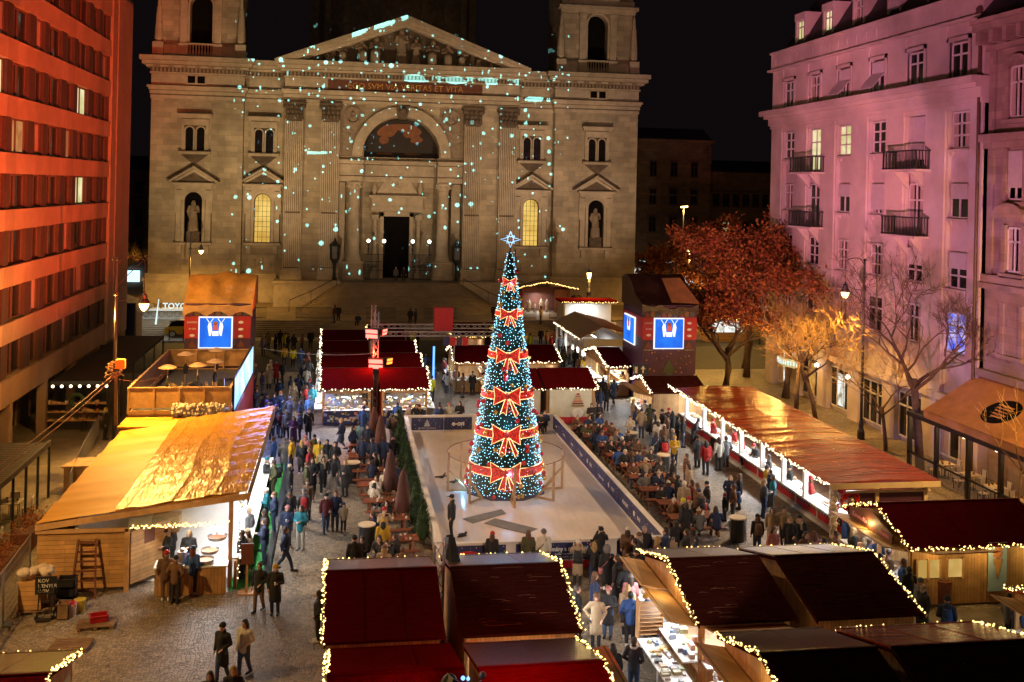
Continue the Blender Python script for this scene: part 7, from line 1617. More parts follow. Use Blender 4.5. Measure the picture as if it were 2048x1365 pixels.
CL = dict(k=('black',(.018,.018,.02)), n=('navy',(.022,.035,.085)), g=('grey',(.16,.16,.165)), d=('dark grey',(.055,.055,.06)), w=('cream',(.62,.57,.47)), e=('beige',(.42,.31,.19)), t=('brown',(.16,.085,.045)), r=('red',(.42,.025,.025)),
          y=('yellow',(.55,.34,.02)), b=('blue',(.03,.09,.30)), i=('pale blue',(.16,.30,.44)), c=('teal',(.02,.20,.25)), l=('olive green',(.085,.085,.035)), p=('pink',(.50,.20,.20)), u=('purple',(.10,.035,.15)), o=('orange',(.55,.16,.02)), m=('maroon',(.13,.02,.025)), v=('neon yellow',(.55,.55,.03)), j=('blue jeans',(.06,.10,.19)), G=('green',(.03,.16,.06)))
HC = dict(k=('black',(.015,.012,.010)), n=('dark brown',(.045,.022,.012)), t=('brown',(.11,.05,.022)), y=('blond',(.38,.24,.09)), g=('grey',(.36,.34,.31)), r=('auburn',(.16,.045,.015)))
HEADS = dict(s='short', l='long', u='bun', h='beanie', q='pompom', c='cap', f='hood', F='fur', H='hat')
HNAME = dict(s='short {} hair', l='long {} hair', u='{} hair in a bun', h='{} beanie', q='{} bobble hat', c='{} cap', f='{} hood up', F='{} fur hood', H='{} brimmed hat')
POSES = dict(s='stand', p='pocket', h='hold', b='both', P='phone', i='hip', w='walk', o='stroll', e='lean', T='sit', U='sit2', V='sit3')
PTXT = dict(s='standing', p='standing, hands in pockets', h='holding a drink', b='holding something in both hands', P='raising a phone', i='standing, hand on hip', w='walking', o='strolling', e='leaning forward', T='seated', U='seated, hand to the mouth', V='seated')
FACE = dict(f=0, b=180, l=-90, r=90, q=-45, e=45, a=-135, d=135)
PEOPLE = []; RP = random.Random(77)
def person(x, y, z, pz, rot, top, ttype, legs, hk, hc, extra, sc, zone, ht=1.0):
    J = cached(('J', pz), lambda: pose(POSES[pz])); sit = pz in 'TUV'; S = POSES[pz]
    o = bpy.data.objects.new('person', cached(('body', S), lambda: body_mesh(J))); COL.objects.link(o)
    o.location = (x, y, z); o.rotation_euler = (0, 0, rot); o.scale = (sc*RP.uniform(.97,1.06), sc*RP.uniform(.97,1.06), sc)
    def part(nm, me, col, loc=(0,0,0), rz=0):
        c = bpy.data.objects.new(nm, me); COL.objects.link(c); c.parent = o; c.location = loc; c.rotation_euler = (0,0,rz); q = RP.uniform(.85,1.18); c.color = (col[0]*q, col[1]*q, col[2]*q, 1); return c
    coat = ttype == 'c'
    part('coat' if coat else 'jacket', cached(('top', S, coat), lambda: jacket_mesh(J, coat, sit)), CL[top][1])
    part('trousers', cached(('leg', S), lambda: trousers_mesh(J, sit)), CL[legs][1])
    sh = RP.choice(((.02,.02,.02),(.05,.03,.02),(.5,.48,.45),(.03,.03,.03)))
    for a in 'lr': part('shoe', cached(('shoe', S, a), lambda a=a: shoe_mesh(J, a)), sh)
    kind = HEADS[hk]; hair = hk in 'slu'
    part('hair' if hair else kind if kind != 'pompom' else 'beanie', cached(('head', kind), lambda: head_mesh(kind)), (HC if hair else CL)[hc][1], J['hed'])
    if not hair and hk in 'hqcH' and RP.random() < .5: part('hair', cached(('head', 'long'), lambda: head_mesh('long')), RP.choice(list(HC.values()))[1], J['hed']+V(0,.004,-.012))
    txt = ''
    for q in extra:
        if q[0] == 'B': part('backpack', cached('backpack', lambda: pack_mesh('backpack')), CL[q[1]][1], (0,0,(-.42 if sit else 0))); txt = ' with a %s backpack' % CL[q[1]][0]
        if q[0] == 'G': part('shoulder_bag', cached('bag', lambda: pack_mesh('bag')), CL[q[1]][1], (0,0,(-.42 if sit else 0))); txt = ' with a %s bag' % CL[q[1]][0]
        if q[0] == 'S': part('scarf', cached(('head','scarf'), lambda: head_mesh('scarf')), CL[q[1]][1], J['hed']); txt = ' and %s scarf' % CL[q[1]][0]
    PEOPLE.append(dict(o=o, top=CL[top][0]+(' coat' if coat else ' jacket'), legs=CL[legs][0]+(' trousers' if legs != 'j' else ''), head=HNAME[hk].format((HC if hair else CL)[hc][0]), ex=txt, pose=PTXT[pz], zone=zone, xy=(x, y), seat=sit, child=sc < .8))
    return o
def folk(zone, ox, oy, s, data, feet=False, base=0.0):
    """rows of  x,y pose+facing top+type legs head+colour extras ; x,y in an enlarged survey crop, head top (or feet)"""
    for row in data.strip().split(';'):
        f = row.split()
        if not f: continue
        px, py = f[0].split(','); u, v = ox+float(px)/s, oy+float(py)/s
        pz, fc = f[1][0], f[1][1]; sc = RP.uniform(.96, 1.05); ex = [q for q in f[5:] if q[0] in 'BGS']
        if 'K' in f[5:]: sc = .72
        hh = (1.29 if pz in 'TUV' else 1.66 if pz == 'e' else 1.735)*sc
        x, y = G(u, v, base + (0 if feet else hh))
        if 'far rink' in zone: y = 63.35
        if 'foot of the rink' in zone and 3.7 < x < 13.5 and y > 39.55: y = 39.55
        if zone == 'on the ice': base = .12
        near_ = [q for q in PEOPLE if (q['xy'][0]-x)**2+(q['xy'][1]-y)**2 < (.62 if zone.split()[0] in ('between', 'by') else .40)**2]
        if near_ and 'far rink' not in zone:
            if zone.split()[0] in ('between', 'by') or 'long food' in zone or 'plum' in zone: continue
            x += .34 if x >= near_[0]['xy'][0] else -.34
        person(x, y, base, pz, -YAW + math.radians(FACE[fc]*1.0 + RP.uniform(-22, 22)), f[2][0], f[2][1], f[3], f[4][0], f[4][1], ex, sc, zone)

folk('by the church steps', 480, 620, 3.792, """180,190 sf wj d hw;215,170 sb vj n sn;272,185 pr kc k sk;308,152 sb kj k sn;345,172 sb vj n sk;366,180 sl kj k hk;410,185 pb kc k ln;432,178 sr oj t sn;472,182 ol tj k lt;538,152 sf kj k sk;
340,272 sb yj k sn;405,280 sb vj k ln;460,288 pb bj j hn;520,325 hl pj g hp;572,316 sb yj t sn""")
folk('in the crowd left of the plum roofed huts', 480, 620, 3.792, """235,383 sf wc k hw;277,383 pf rc k sn;326,388 bl kj k ln;118,410 sr gj d sg;172,470 pr nj j sk;222,428 sb ec k he;485,408 sb nj k hn;527,383 pb gj k sn;508,440 hb wj j st Gk;
385,503 sl nj k ln;302,528 of nj k sn;402,545 sb ec e ly;446,492 pb nj k sk Gw;532,530 sl dj k hr;503,572 hl rj k lt;552,575 sb cj k hn;100,502 sr nj k hk;122,598 br nj n sn;168,640 er nj d hu;262,638 sf nj k sk;310,622 hf nj j ho;346,622 bf bj k hr;
380,662 pb gj j hg;205,688 sr uj k hu;236,708 bl nj n hk;275,722 sb nj k hu;312,750 sb kj j sk Bm;244,772 pf nj j sn;355,765 of gj k hg Gk;462,690 ol nj k sn;530,652 sb ij j sg;458,768 pl nj k hk;524,752 sf kc j sn Gw;410,808 bf uc n ln;
770,832 wl nc j qe;860,880 wr nj k sn;905,850 sb ij j sn;965,872 pf nj k sk;1045,868 sb nj k sn;940,735 sb bc k hn;902,738 sl nj k ln;1152,800 ed tj d hw Bk""")
folk('at the far rink boards', 480, 620, 3.792, """1196,735 eb bc k sn;1296,748 ef ej k hg;1348,768 ef kj k sk;1388,765 ef kj k hk;1500,668 br nj n sk;1522,765 ef bj k hn;1556,782 ef nj k sk;1606,746 hf wj e hp;1642,648 bf kc k ln""")
folk('between the huts under the truss', 480, 620, 3.792, """1366,328 sb kj k sk;1412,335 pb nj k sn;1545,362 sr mj k sn;1470,428 hr kj j lt;1512,425 sl kc k sn;1574,462 pb wj j hw;1640,440 sb kj k sn Br;1690,480 sl tc d lt;1766,468 sb kc k hk;1622,340 sf kj k sn;1682,352 pb kj k hk;1456,500 sb vj k sk;1556,372 sl mj k sk;1310,158 sb vj n sn;1278,165 sr kj k sk;1350,160 sl kj k sn""")
folk('on the green carpet at the golden stall', 480, 820, 3.792, """255,208 sl bj n sn;286,218 sb gc j hg Gk;205,362 br dj k hc Sw;256,383 pl lj l sn Bk;204,598 hl cj k hw;262,628 pl nj j ht;186,760 sl dj k ln;74,752 sl gj d he;190,828 bl nj j ln;15,915 pl kj k sn;60,905 sl ec d he""")
folk('in the crowd beside the golden stall', 480, 820, 3.792, """395,213 sl yj k sk;470,232 sb kc k ly Bk;496,196 sf pj k hp;566,192 pf lj d hk;600,226 sf yc k hw;662,228 pf kj k sn;722,244 of kj k sk;530,288 sl rj k ht;627,300 hf ej t ln;380,418 sr kc k he;552,368 of kc k ln;634,355 wf kj k ln Se;720,338 wf kj g ln;800,382 hf kc k ly;
506,402 sr lj d ht;514,530 sf tj k ht Bk;486,602 sb gj k hg Br;380,608 sb kj d hk Sp;362,730 hf nj d hp;465,730 bf cj w ln;655,638 of mj j hk;726,618 pf nj d sr;728,710 sf ej k hn K;346,892 wr nj n sn;870,958 sb kj k hk""")
folk('walking below the golden stall', 480, 820, 3.792, """150,1162 of kj t sn;272,1178 hf kc n hy""")
folk('at the golden stall front counter', 0, 1000, 3.74, """1238,752 sb tj t hr;1310,772 pb tj k hk;1440,708 sb bj k hn""", feet=True)
folk('behind the golden stall counter', 0, 1000, 3.74, """1236,222 bf kj k hk;1290,196 sl kj k lt;1415,232 bf kj k ly""")
folk('in the near left lane', 0, 1000, 3.74, """1668,925 of kc j hk;1748,903 of wj j lk;1572,1288 of kj k ln;1748,1252 pf kj k ly""")
folk('beside the red roofed foreground hut', 500, 1060, 4.096, """566,500 pl kj k lk""")
folk('seated at the left picnic tables', 480, 820, 3.792, """935,962 Tf kj k sk;996,952 Uf dj k ln;1042,328 Tl kj k sk;1002,392 Tb nj k sn;1042,498 Uf wj k lt;1104,462 Tb wj k hw;1012,566 Tb wc k lk;1162,222 Tb kj k hp;1176,404 Tf nj k sk;1122,688 Uf kj k lk;1030,780 Tl nj j sn;1112,988 Uf kj k sn;1200,950 Tl kj k ln;1090,1045 Tb ej k ht;1230,1052 Tb tj k st""")
folk('behind the left picnic tables', 480, 820, 3.792, """1096,742 Ph ej t hr""".replace('Ph','Pf')+";1086,835 sb yc t hy;930,202 sb nj k sn;962,215 sb nj k sk;1040,210 sb nj k sn")
folk('on the ice', 480, 820, 3.792, """1600,992 sl kj k ck""", feet=True)
folk('on the lane right of the tree', 860, 620, 3.792, """1226,712 bf kc k sk;1280,708 bf kc k lk;1312,518 wb kj k sk;1256,520 sb nj k ln;1290,592 ob nj j ln;1340,572 pb kj k sk;1396,530 wb bc n sn;1150,625 sb mj k sn;875,765 Tf nj k sn;845,780 Tf kj k hk;1180,640 sl tj k sn;760,180 sb vj n sk;842,138 sf kj k sk;885,160 sl oj k hk;945,150 sb oj k sn;990,195 sf gj k hg;1020,275 sl tc k ln;1060,262 sr wj g hw;1105,300 sb dj k hk;1135,350 sf tc k ln;1172,355 sb yc t hy;1010,300 pb lj k sn;920,190 sr rj k hr""")
folk('in front of the long food stall', 860, 620, 3.792, """1545,678 sr ec k ly;1632,682 sb wc e sn;1670,716 pb lc d sk;1560,735 sl nj j lt;1606,756 pb ej j hn;1520,806 bf wj k sn;1682,824 sr kj i sk Bk;1732,836 sb wj n hw;1776,872 sb tj k he;1840,902 sr dj d sg;1880,810 pr kj k sn;1922,815 sr kj j sn;1762,758 sl kj k hk;1812,748 sb mj k hr;1772,955 sb kj e sn Br;1716,932 sb nc j ln Gw;1856,958 bf yj n hy;1800,790 sl tj k sn;1700,760 sr gj k hk;1840,770 sb kj k lk""")
folk('standing near the long food stall', 1240, 740, 3.792, """590,505 sb dc k hk;654,540 sb rj k lk Br;750,512 sb wj k ln;806,506 pb gj d sn;506,638 hl tj k sn;404,680 sr kc k sk;520,714 sl ej t ln;1116,724 sr yj k sn;1142,760 sl nj d sk;1162,798 pl cj d hg;1094,832 br dj n he;836,802 pf nj k ly;906,788 sl kj k lt;862,868 pl tj d st Bb;796,940 sl kj d hr K;442,802 sr kj k sk;485,780 sl Gj k sn;488,850 sb ec t hw;545,838 sl mj k ln;600,832 sf kj k sn;660,850 pl kj j hk;586,862 sl tc k lt;600,908 sb tj k hn Bk;480,980 sl kj k hv;505,1012 sb kj k sn;560,372 er dj d sk;482,362 sr kj j sn;436,352 pr kj k sn;1044,1100 sb kj n hk Bt;1156,1044 of ec e lk;1246,1038 of ec k sk;1290,1118 of kc k ly;1362,1108 of kc t Hk Se;1166,1196 of pc k lk;1410,1234 sf tj k ln;1476,1230 sb pj k lr;1636,1228 sl tj k sn;1772,1198 sr kj k ly;1816,1244 sb ec k he;1894,1280 sr nj k sn;1550,1290 sb tj k hk""")
folk('serving inside the long food stall', 1240, 740, 3.792, """708,376 sl rj k hr;868,446 sl rj k sn;925,500 pl rj k sk;1050,565 el kj k hr;1130,645 sl dj k sn;1290,730 sl kj k hk;1446,815 sl rj k hr""")
folk('around the hut at the foot of the rink', 960, 1040, 4.2, """98,88 sb kj k hr;402,78 sb lc n lt;536,84 sb wc k hg Gk;825,172 Pb ec k hw Bk;886,192 Pb kj n ly;1000,40 Pb kc k hk;1242,70 sb tc k hw;1384,58 pf kj k sg;1340,112 sl kj k ht;1366,168 el dj k sk;1420,148 sr tj k ly;1562,70 sl nj k sk;1645,8 sb kj k sk;1736,82 sl kj k ln;1692,150 sf ej k hg K;1748,150 sl nj k hn K;1070,225 sb kc k Fg Gp;1156,300 sl kc k sn;1222,368 pb kj k st;1266,462 sb pj e hg;1500,545 sl tj k hk;1320,250 sl kc k hk;1560,420 sb kj k hk""")
folk('standing in the alley between the foreground huts', 960, 1040, 4.2, """964,446 hr nj j ht;816,556 pr kj k sn;980,622 if ec k ht;1080,566 bf kc j hp;1240,548 sb ec k ly;1266,608 pb bj k sk Gk;1404,618 pb nj g hy;1512,650 sl wj j lt;1116,1048 ob kj k lk;1296,990 pb kj n sn Sw""")
folk('queueing at the pine board hut', 1600, 960, 3.37, """310,246 sr bc n sk;366,320 sl tj k hy;402,358 sr ej t hg;468,392 sb nj k sk;602,468 sr tc d sn;578,568 sb ej d hw;696,536 sl bj n lt;736,588 pb kj w sk;812,668 pl gj k hg;832,716 sl kc k he;540,505 sr kj k hk""")
folk('at the right corner near the pine board hut', 1600, 960, 3.37, """992,790 ob nj k hk Bb;1466,842 br nj j st;1410,770 sr gj k ln""")
folk('on the church stair and terrace', 280, 320, 3.792, """1430,1020 Vf kj k sk;1484,1042 Vf tj k ln;1506,1102 sf kj k sk;1476,1102 sl mj k ln""", base=1.2)
folk('on the church stair and terrace', 780, 320, 3.792, """155,1128 sb kj k sk;195,1130 sl kj k sn;786,1098 sf kj k sn;1146,1112 sl yj k ln""", base=1.2)
folk('on the church stair and terrace', 280, 320, 3.792, """1655,1168 Vf nj k sk""", base=1.0)
for x, c, h in ((6.1,'g','sg'),(7.0,'k','sk')): person(x, 119.3, 4.0, 's', -YAW+RP.uniform(-.3,.3), c, 'j', 'k', h[0], h[1], [], 1.0, 'at the church door')
folk('in the dim lane by the office block', 0, 680, 3.792, """640,480 sb tj k hk;742,468 sl mc t st;802,520 sr kj k hy""")
# people packed round the right hand picnic tables
tops = 'kkkknnddtttlemgbkkn'; hd = ['sk','sn','st','lt','ln','lk','ly','hk','hg','hw','ht','hr','sg','sn','ln','hm','qe']
for k, (tx, ty) in enumerate(RT):
    for side in (-1, 1):
        for q in range(3):
            if RP.random() < .13: continue
            h = RP.choice(hd); ex = ['S'+RP.choice('rweg')] if RP.random() < .2 else ['B'+RP.choice('kn')] if RP.random() < .1 else []
            person(tx+(q-1)*.72+RP.uniform(-.08,.08), ty+side*.86, 0, RP.choice('TTUTUV'), (0 if side > 0 else PI)+RP.uniform(-.4,.4), RP.choice(tops), RP.choice('jjjc'), RP.choice('kkndj'), h[0], h[1], ex, RP.uniform(.95,1.04), 'at picnic table row %s right of the rink' % ('one','two','three','four','five','six','seven','eight','nine')[k])
# ---- a label for each figure that points to it alone
def lab(p, lvl):
    who = 'child' if p['child'] else 'person'
    a = '%s in %s' % (who, p['top'])
    if lvl == 0: return '%s, %s, %s' % (a, p['head']+p['ex'], p['zone'])
    if lvl == 1: return '%s, %s, %s, %s' % (a, p['head'], p['pose'].split(',')[0], p['zone'])
    if lvl == 2: return '%s and %s, %s, %s' % (a, p['legs'], p['head'], p['zone'])
def words(s): return len(s.split())
from collections import Counter
done = Counter(); todo = list(PEOPLE)
for lvl in (0, 1, 2):
    cnt = Counter(lab(p, lvl) for p in todo); rest = []
    for p in todo:
        s = lab(p, lvl)
        if cnt[s] == 1 and done[s] == 0 and words(s) <= 16: p['label'] = s; done[s] += 1
        else: rest.append(p)
    todo = rest
uniq = Counter((p['top'], p['head']) for p in PEOPLE)
for p in todo:
    near = sorted((q for q in PEOPLE if q is not p), key=lambda q: (q['xy'][0]-p['xy'][0])**2+(q['xy'][1]-p['xy'][1])**2)
    got = False
    for q in sorted(near[:16], key=lambda q: uniq[(q['top'], q['head'])] > 1):
        dx, dy = q['xy'][0]-p['xy'][0], q['xy'][1]-p['xy'][1]; rel = ('left of' if dx > 0 else 'right of') if abs(dx) > abs(dy)*.6 else ('in front of' if dy > 0 else 'behind')
        s = 'person in %s, %s, %s the one in %s, %s' % (p['top'], p['head'], rel, q['top'], q['head'])
        if words(s) > 16: s = 'person in %s %s the person in %s and %s' % (p['top'], rel, q['top'], q['head'])
        if done[s] == 0 and words(s) <= 16: p['label'] = s; done[s] += 1; got = True; break
    if not got: p['label'] = ' '.join(lab(p, 0).replace(' right of the rink','').split()[:16])
ZG = Counter(p['zone'] for p in PEOPLE)
for p in PEOPLE: tag(p['o'], p['label'], 'person', 'people seated at the picnic tables' if p['seat'] else 'people at the market')
# a cup in the hand of those holding a drink, and phones held up
for p in PEOPLE:
    o = p['o']; mw_ = Matrix.Translation(o.location) @ Matrix.Rotation(o.rotation_euler.z, 4, 'Z')
    if p['pose'].startswith('holding a drink') or p['pose'].startswith('raising'):
        ph = p['pose'].startswith('raising'); c = mw_ @ (V(.0,-.40,1.60) if ph else V(.04,-.345,1.205))
        mb = MB()
        if ph: mb.box(-.075,.075,-.008,.008,-.04,.04)
        else: mb.lathe(0,0,[(.028,-.045),(.036,.05)],10)
        t = mb.build('phone' if ph else 'paper_cup', M['black' if ph else 'white'], off=(0,0,0)); t.location = c; t.rotation_euler = (0,0,o.rotation_euler.z)
        tag(t, ('phone held up by the ' if ph else 'paper cup held by the ') + ' '.join(p['label'].split(',')[0].split()[:5]) + ' with ' + p['head'], 'phone' if ph else 'cup', 'phones' if ph else 'cups in hands')
# stone figures of the church reuse the figure builder
def statue(x, y, z, s, pz, rz, parent, nm):
    for me_key, mk in ((('body', POSES[pz]), None), (('top', POSES[pz], True), None)): pass
    J = cached(('J', pz), lambda: pose(POSES[pz])); sit = pz in 'TUV'
    b = cached(('stone', pz), lambda: None)
    if b is None:
        mb = MB()
        for me in (cached(('body', POSES[pz]), lambda: body_mesh(J)), cached(('top', POSES[pz], True), lambda: jacket_mesh(J, True, sit)), cached(('leg', POSES[pz]), lambda: trousers_mesh(J, sit))): mb.add([tuple(v.co) for v in me.vertices], [tuple(p.vertices) for p in me.polygons])
        hm = cached(('head','long'), lambda: head_mesh('long')); mb.add([tuple(v.co+J['hed']) for v in hm.vertices], [tuple(p.vertices) for p in hm.polygons])
        if not sit: mb.cap((-.08,0,.5),(-.1,.02,.06),.16,.17); mb.cap((.08,0,.5),(.1,.02,.06),.16,.17)
        else: mb.cap((0,-.4,.5),(0,-.38,.06),.2,.22)
        b = mb.mesh('stone_figure', M['stone_mid'], True); PC[('stone', pz)] = b
    o = bpy.data.objects.new(nm, b); COL.objects.link(o); o.parent = parent; o.location = Vector((x,y,z)) - parent.location; o.rotation_euler = (0,0,rz); o.scale = (s*1.15, s, s); return o
for x, y in niche_at:
    q = MB().box(x-.75,x+.75,y-.15,y+.45,8.2,9.4).build('statue_base', M['stone_dk'], ch); statue(x, y+.1, 9.4, 2.0, 'h', .15, ch, 'statue')
for x, pz, s, rz in ((6.3,'h',2.35,0),(8.0,'b',1.75,.2),(3.4,'T',2.35,-.2),(1.6,'U',2.1,.3),(-.6,'T',1.75,.2),(-2.4,'U',1.25,.6),(-1.6,'s',.9,0),(-4.0,'V',.95,.8),(10.0,'T',2.25,-.2),(11.7,'U',2.0,0),(13.6,'T',1.75,-.4),(14.7,'s',.9,0),(15.6,'V',1.35,-.6),(17.2,'U',.95,-.8)):
    statue(x, 121.2, 29.3, s, pz, rz, ch, 'relief_figure')
person_in_hut = [statue(20.9+.7*k, 114.6, 1.25, .8 if k != 1 else .5, 's', .2*k, nh, 'nativity_figure') for k in range(4)]
# ---------------------------------------------------------------- light
def point(name, loc, power, col, r=.12):
    l = bpy.data.lights.new(name, 'POINT'); l.energy = power; l.color = col; l.shadow_soft_size = r
    o = bpy.data.objects.new(name, l); o.location = loc; COL.objects.link(o); return o
def spot(name, loc, aim, power, col, ang, blend=.5, r=.2):
    l = bpy.data.lights.new(name, 'SPOT'); l.energy = power; l.color = col; l.shadow_soft_size = r; l.spot_size = math.radians(ang); l.spot_blend = blend
    o = bpy.data.objects.new(name, l); o.location = loc; COL.objects.link(o)
    o.rotation_euler = (Vector(aim) - Vector(loc)).to_track_quat('-Z', 'Y').to_euler(); return o
def area(name, loc, aim, power, col, sx, sy):
    l = bpy.data.lights.new(name, 'AREA'); l.energy = power; l.color = col; l.shape = 'RECTANGLE'; l.size = sx; l.size_y = sy
    o = bpy.data.objects.new(name, l); o.location = loc; COL.objects.link(o)
    o.rotation_euler = (Vector(aim) - Vector(loc)).to_track_quat('-Z', 'Y').to_euler(); return o
SOD = (1,.53,.11)
def gobo(l, kind):
    """pattern slide in a projector: direction from the lamp -> flat picture coordinates"""
    l.use_nodes = True; t = l.node_tree; t.nodes.clear(); out = node(t, 'ShaderNodeOutputLight'); e = node(t, 'ShaderNodeEmission'); t.links.new(e.outputs[0], out.inputs[0])
    tc = node(t, 'ShaderNodeTexCoord'); sx = node(t, 'ShaderNodeSeparateXYZ', None, {0: tc.outputs['Normal']})
    def m(op, a, b=None, c=None): return node(t, 'ShaderNodeMath', {'operation': op}, {k: v for k, v in enumerate((a, b, c)) if v is not None}).outputs[0]
    u, v = m('DIVIDE', sx.outputs[0], sx.outputs[2]), m('DIVIDE', sx.outputs[1], sx.outputs[2])
    vec = node(t, 'ShaderNodeCombineXYZ', None, {0: u, 1: v}).outputs[0]
    if kind == 'snow':
        def dots(scx, scy, keep, r0, r1, off):
            mp = node(t, 'ShaderNodeMapping', None, {0: vec, 'Scale': (scx, scy, 1), 'Location': (off, off*.7, 0)}).outputs[0]
            wn = node(t, 'ShaderNodeTexNoise', None, {'Vector': mp, 'Scale': 3.0, 'Detail': 3.0})
            sc = node(t, 'ShaderNodeVectorMath', {'operation': 'SCALE'}, {0: wn.outputs[1], 3: .12}); ad = node(t, 'ShaderNodeVectorMath', {'operation': 'ADD'}, {0: mp, 1: sc.outputs[0]})
            vo = node(t, 'ShaderNodeTexVoronoi', {'voronoi_dimensions': '2D'}, {'Vector': ad.outputs[0], 'Scale': 1.0})
            cs = node(t, 'ShaderNodeSeparateXYZ', None, {0: vo.outputs['Color']})
            rad = node(t, 'ShaderNodeMapRange', None, {0: cs.outputs[1], 3: r0, 4: r1}).outputs[0]
            edge = m('SUBTRACT', rad, vo.outputs[0]); dot = node(t, 'ShaderNodeMapRange', None, {0: edge, 1: 0.0, 2: .04}).outputs[0]
            kp_ = node(t, 'ShaderNodeMapRange', None, {0: v, 1: -.06, 2: .09, 3: keep*1.15, 4: keep*.38}).outputs[0]
            return m('MULTIPLY', dot, m('LESS_THAN', cs.outputs[0], kp_))
        s = m('MAXIMUM', m('MAXIMUM', dots(78, 78, .32, .06, .19, 3.1), dots(150, 150, .22, .06, .20, 7.7)), dots(170, 60, .14, .05, .17, 1.3))
        bn = node(t, 'ShaderNodeTexNoise', None, {'Vector': vec, 'Scale': 70.0, 'Detail': 2.0}).outputs[0]
        for v0, u0, u1, w in ((-.0825, -.108, .002, .0028), (-.068, -.140, -.118, .0022), (-.010, .072, .090, .0012)):
            band = m('MULTIPLY', m('LESS_THAN', m('ABSOLUTE', m('SUBTRACT', v, v0)), m('MULTIPLY', bn, w*2)), m('MULTIPLY', m('GREATER_THAN', u, u0), m('LESS_THAN', u, u1)))
            s = m('MAXIMUM', s, m('MULTIPLY', band, m('GREATER_THAN', bn, .42)))
        rk_ = m('SUBTRACT', v, m('ADD', m('MULTIPLY', u, .379), -.1405)); band = m('MULTIPLY', m('LESS_THAN', m('ABSOLUTE', rk_), m('MULTIPLY', bn, .0042)), m('MULTIPLY', m('GREATER_THAN', u, .0), m('LESS_THAN', u, .052)))
        s = m('MAXIMUM', s, m('MULTIPLY', band, m('GREATER_THAN', bn, .44)))
        s = m('MULTIPLY', s, m('MULTIPLY', m('LESS_THAN', m('ABSOLUTE', u), .158), m('MULTIPLY', m('LESS_THAN', v, .104), m('GREATER_THAN', v, -.142))))
    else:
        n = node(t, 'ShaderNodeTexNoise', None, {'Vector': vec, 'Scale': 9.0, 'Detail': 5.0, 'Roughness': .7}); s = node(t, 'ShaderNodeMapRange', None, {0: n.outputs[0], 1: .42, 2: .60}).outputs[0]
    t.links.new(s, e.inputs[1])
# fill spots added over the camera's house wash the church front; a projector throws snowflakes on it
spot('church_fill', (-6, -4, 24), (-2, 122, 17), 20000, (1,.70,.42), 34, .7, .6)
spot('church_fill', (18, -4, 24), (20, 122, 18), 18000, (1,.70,.50), 32, .8, .6)
for x, ax, p, c in ((-12, -14, 15500, (1,.70,.37)), (-2, 0, 11500, (1,.70,.40)), (15, 13, 10500, (1,.70,.45)), (27, 28, 12500, (1,.70,.50))): spot('church_uplight', (x, 94, 3.0), (ax, 122, 22), p*1.08, c, 66, .9, .12)
# fill spots added high on both sides to brighten the square, no lamps there
spot('square_fill', (-16.4, 64, 27.5), (5, 55, 0), 22000, (1,.70,.40), 72, .6, .4)
spot('square_fill', (33.4, 58, 25.5), (17, 45, 0), 24000, (1,.68,.38), 50, .6, .4)
gobo(spot('snow_projector', (7, -3, 22), (6.9, 121, 17.5), 2.3e6, (.22,.80,.95), 27, .05, .02).data, 'snow')
spot('ice_flood', (9, -3, 21), (8.8, 50, 0), 30000, (1,.72,.55), 19, .12, .25)
# street lanterns
for i, (x, y, z) in enumerate(LAMPS): spot('lantern_or_fill', (x, y, z), (x+(-2.6,3.2,0)[min(i,2)], y+(.6,-2.5,0)[min(i,2)], 0), (3800, 4400, 3800, 1500, 1800, 1800, 1600, 1100, 700, 700, 1500)[min(i,10)], SOD, 140 if i < 2 else 166, .35, .15)
spot('lantern_or_fill', (-12.5, 31.0, 9), (-9, 36, 0), 4000, (1,.58,.2), 160, .3, .15); spot('lantern_or_fill', (31.0, 35, 9), (32, 45, 4), 7000, (1,.55,.16), 120, .3, .15)  # two more added out of view to brighten both sides, no lamps built
for (x, y, z, w, p) in HUTL: area('hut_light', (x, y, z), (x, y, 0), p*2.0, (.92,.97,1), max(.6, w*.6), 1.6)
for (x, y, sd, w, p) in HUTS:
    dx, dy = {'W': (-1,0), 'E': (1,0), 'S': (0,-1), 'N': (0,1)}[sd]; area('counter_glow', (x+dx*.16, y+dy*.16, 1.94), (x+dx*1.3, y+dy*1.3, 0), p*.5, (.95,.97,1), w, .25)
for k in range(4): area('counter_glow', (-3.5, 41.3+3.6*k, 2.75), (-1.5, 41.3+3.6*k, 0), 110, (.95,.97,1), 2.4, .3)
for k in range(7): area('counter_light', (22.6, 43.8+2.9*k, 2.4), (20.4, 43.8+2.9*k, 0), 200, (.93,.97,1), 2.2, .35)
for k in range(4): area('kitchen_light', (-5.5, 41.2+3.6*k, 2.35), (-3.4, 41.2+3.6*k, 0), 62, (.96,.98,1), 2.4, .6)
area('kitchen_light', (-5.2, 40.0, 2.3), (-4.8, 37.2, 0), 120, (.96,.97,1), 2.2, .4)
spot('lantern_or_fill', (-14.8, 66, 11), (-8.5, 70, 8), 4200, SOD, 70, .5, .15)  # added spot that gilds the left tower tarp, no lamp stands there
for x, y, z, p in ((30.0,67.6,3.6,620),(30.6,71.5,4,320),(30.5,84,5,700),(35,88,5,600),(28.5,79.5,4,260),(38,100,4,600)): point('amber_fill', (x, y, z), p, (1,.55,.12), .15)  # amber points added to light the trees and side street, no lamps there
area('screen_glow', (-5.3, 62, 3.6), (0, 60, 1), 1000, (.25,.36,1), 9, 1.4)
area('pavilion_light', (-17, 104, 3.3), (-17, 106, 0), 130, (.9,1,.97), 8, 2)
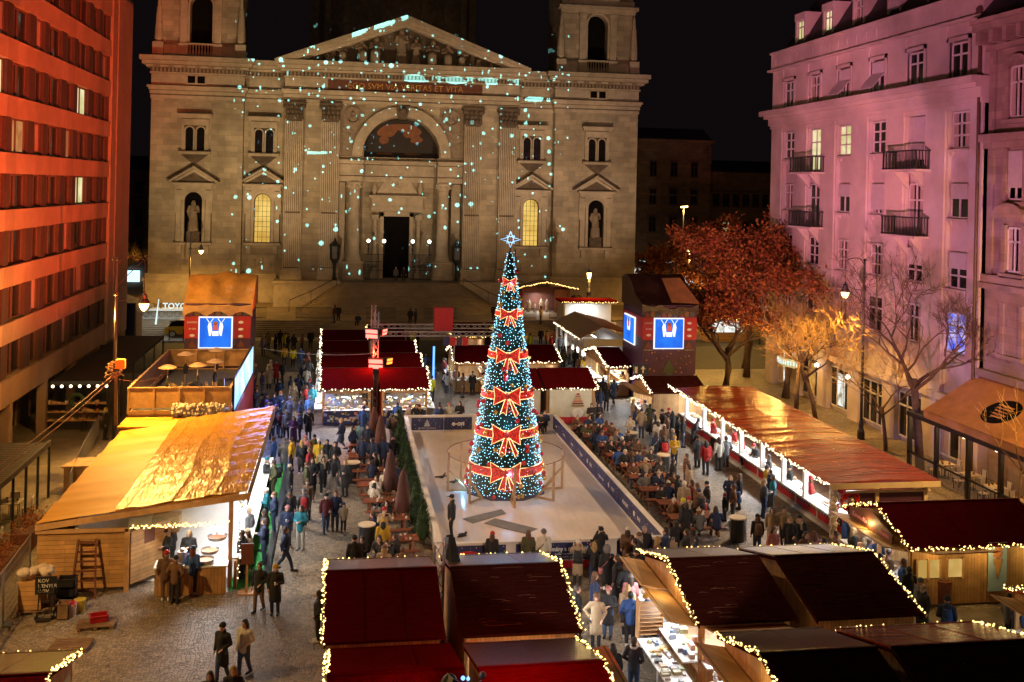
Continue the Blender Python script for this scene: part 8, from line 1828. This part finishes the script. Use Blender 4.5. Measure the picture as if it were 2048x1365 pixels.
# glow of the strands on the tree
for k in range(14):
    z = .6+.75*k; a = -PI/2 - YAW + (-1.3, .1, 1.35)[k % 3]; q = tr(z)+.32
    point('tree_glow', (TX+q*math.cos(a), TY+q*math.sin(a), z), 30 if k < 9 else 15, (.14,.55,1.0), .02)
# red floods on the masts light the office block, rose ones the apartment house
spot('red_flood', (2.0, 67.9, 5.3), (-17, 66, 15), 5000, (1,.05,.012), 60, .6)
spot('red_flood', (2.6, 26.5, 4.3), (-17, 69, 18.5), 118000, (1,.088,.024), 33, .7)
spot('red_flood', (2.6, 26.5, 4.3), (-17, 54, 16), 60000, (1,.092,.024), 44, .7)
spot('rose_flood', (4.2, 26.5, 4.3), (34, 74, 18), 72000, (1,.31,.42), 32, .7)
spot('rose_flood', (4.2, 26.5, 4.3), (34, 54, 17), 40000, (1,.29,.48), 40, .7)
point('lantern_or_fill', (-11.9, 54.9, 8.1), 1500, SOD, .1); spot('red_spill', (4.4, 24.2, 5.2), (5.3, 25.6, 2.6), 420, (1,.03,.015), 110, .6); spot('red_spill', (1.9, 24.2, 4.6), (.6, 26.5, 2.6), 120, (1,.03,.015), 120, .6); point('red_spill', (2.2, 67.6, 3.9), 300, (1,.06,.02), .1); point('red_spill', (3.6, 34.6, 4.0), 60, (1,.06,.02), .1)
gobo(spot('violet_flood', (20.0, 38, 5), (34, 62, 11), 6000, (.42,.36,1), 70, .6).data, 'cloud')
# spill of the thick fairy light strings
for x, y, z, p in ((21.5,34.1,2.1,26),(23.5,34.1,2.1,26),(25.5,34.1,2.1,26),(-5.6,39.0,2.3,14),(7.4,31,2.5,14),(10.3,31.5,2.5,16),(10.5,25,2.5,16),(18.0,31,2.5,12),(20.2,37,2.4,26),(-.6,31,2.4,10)): point('string_glow', (x, y, z), p, (1,.68,.25), .05)

for y in (50.4, 47.2, 44.2): point('terrace_bulb_light', (32.4, y, 2.4), 70, (1,.55,.2), .08)
# ---------------------------------------------------------------- world and render settings
W = bpy.data.worlds.new('World'); SC.world = W; W.use_nodes = True
bg = W.node_tree.nodes['Background']; bg.inputs[0].default_value = (.0052,.0036,.0040,1); bg.inputs[1].default_value = .8
vs = SC.view_settings; SC.display_settings.display_device = 'sRGB'
vs.view_transform = 'Standard'; vs.look = 'None'; vs.gamma = 1; vs.exposure = 0; vs.use_curve_mapping = False
SC.render.engine = 'CYCLES'
cy = SC.cycles
cy.use_denoising = True
try: cy.denoiser = 'OPENIMAGEDENOISE'
except Exception: pass
cy.max_bounces = 5; cy.diffuse_bounces = 2; cy.glossy_bounces = 3; cy.transmission_bounces = 4; cy.transparent_max_bounces = 10
cy.sample_clamp_indirect = 2.0; cy.sample_clamp_direct = 0; cy.caustics_reflective = False; cy.caustics_refractive = False
cy.use_light_tree = True; cy.blur_glossy = .5
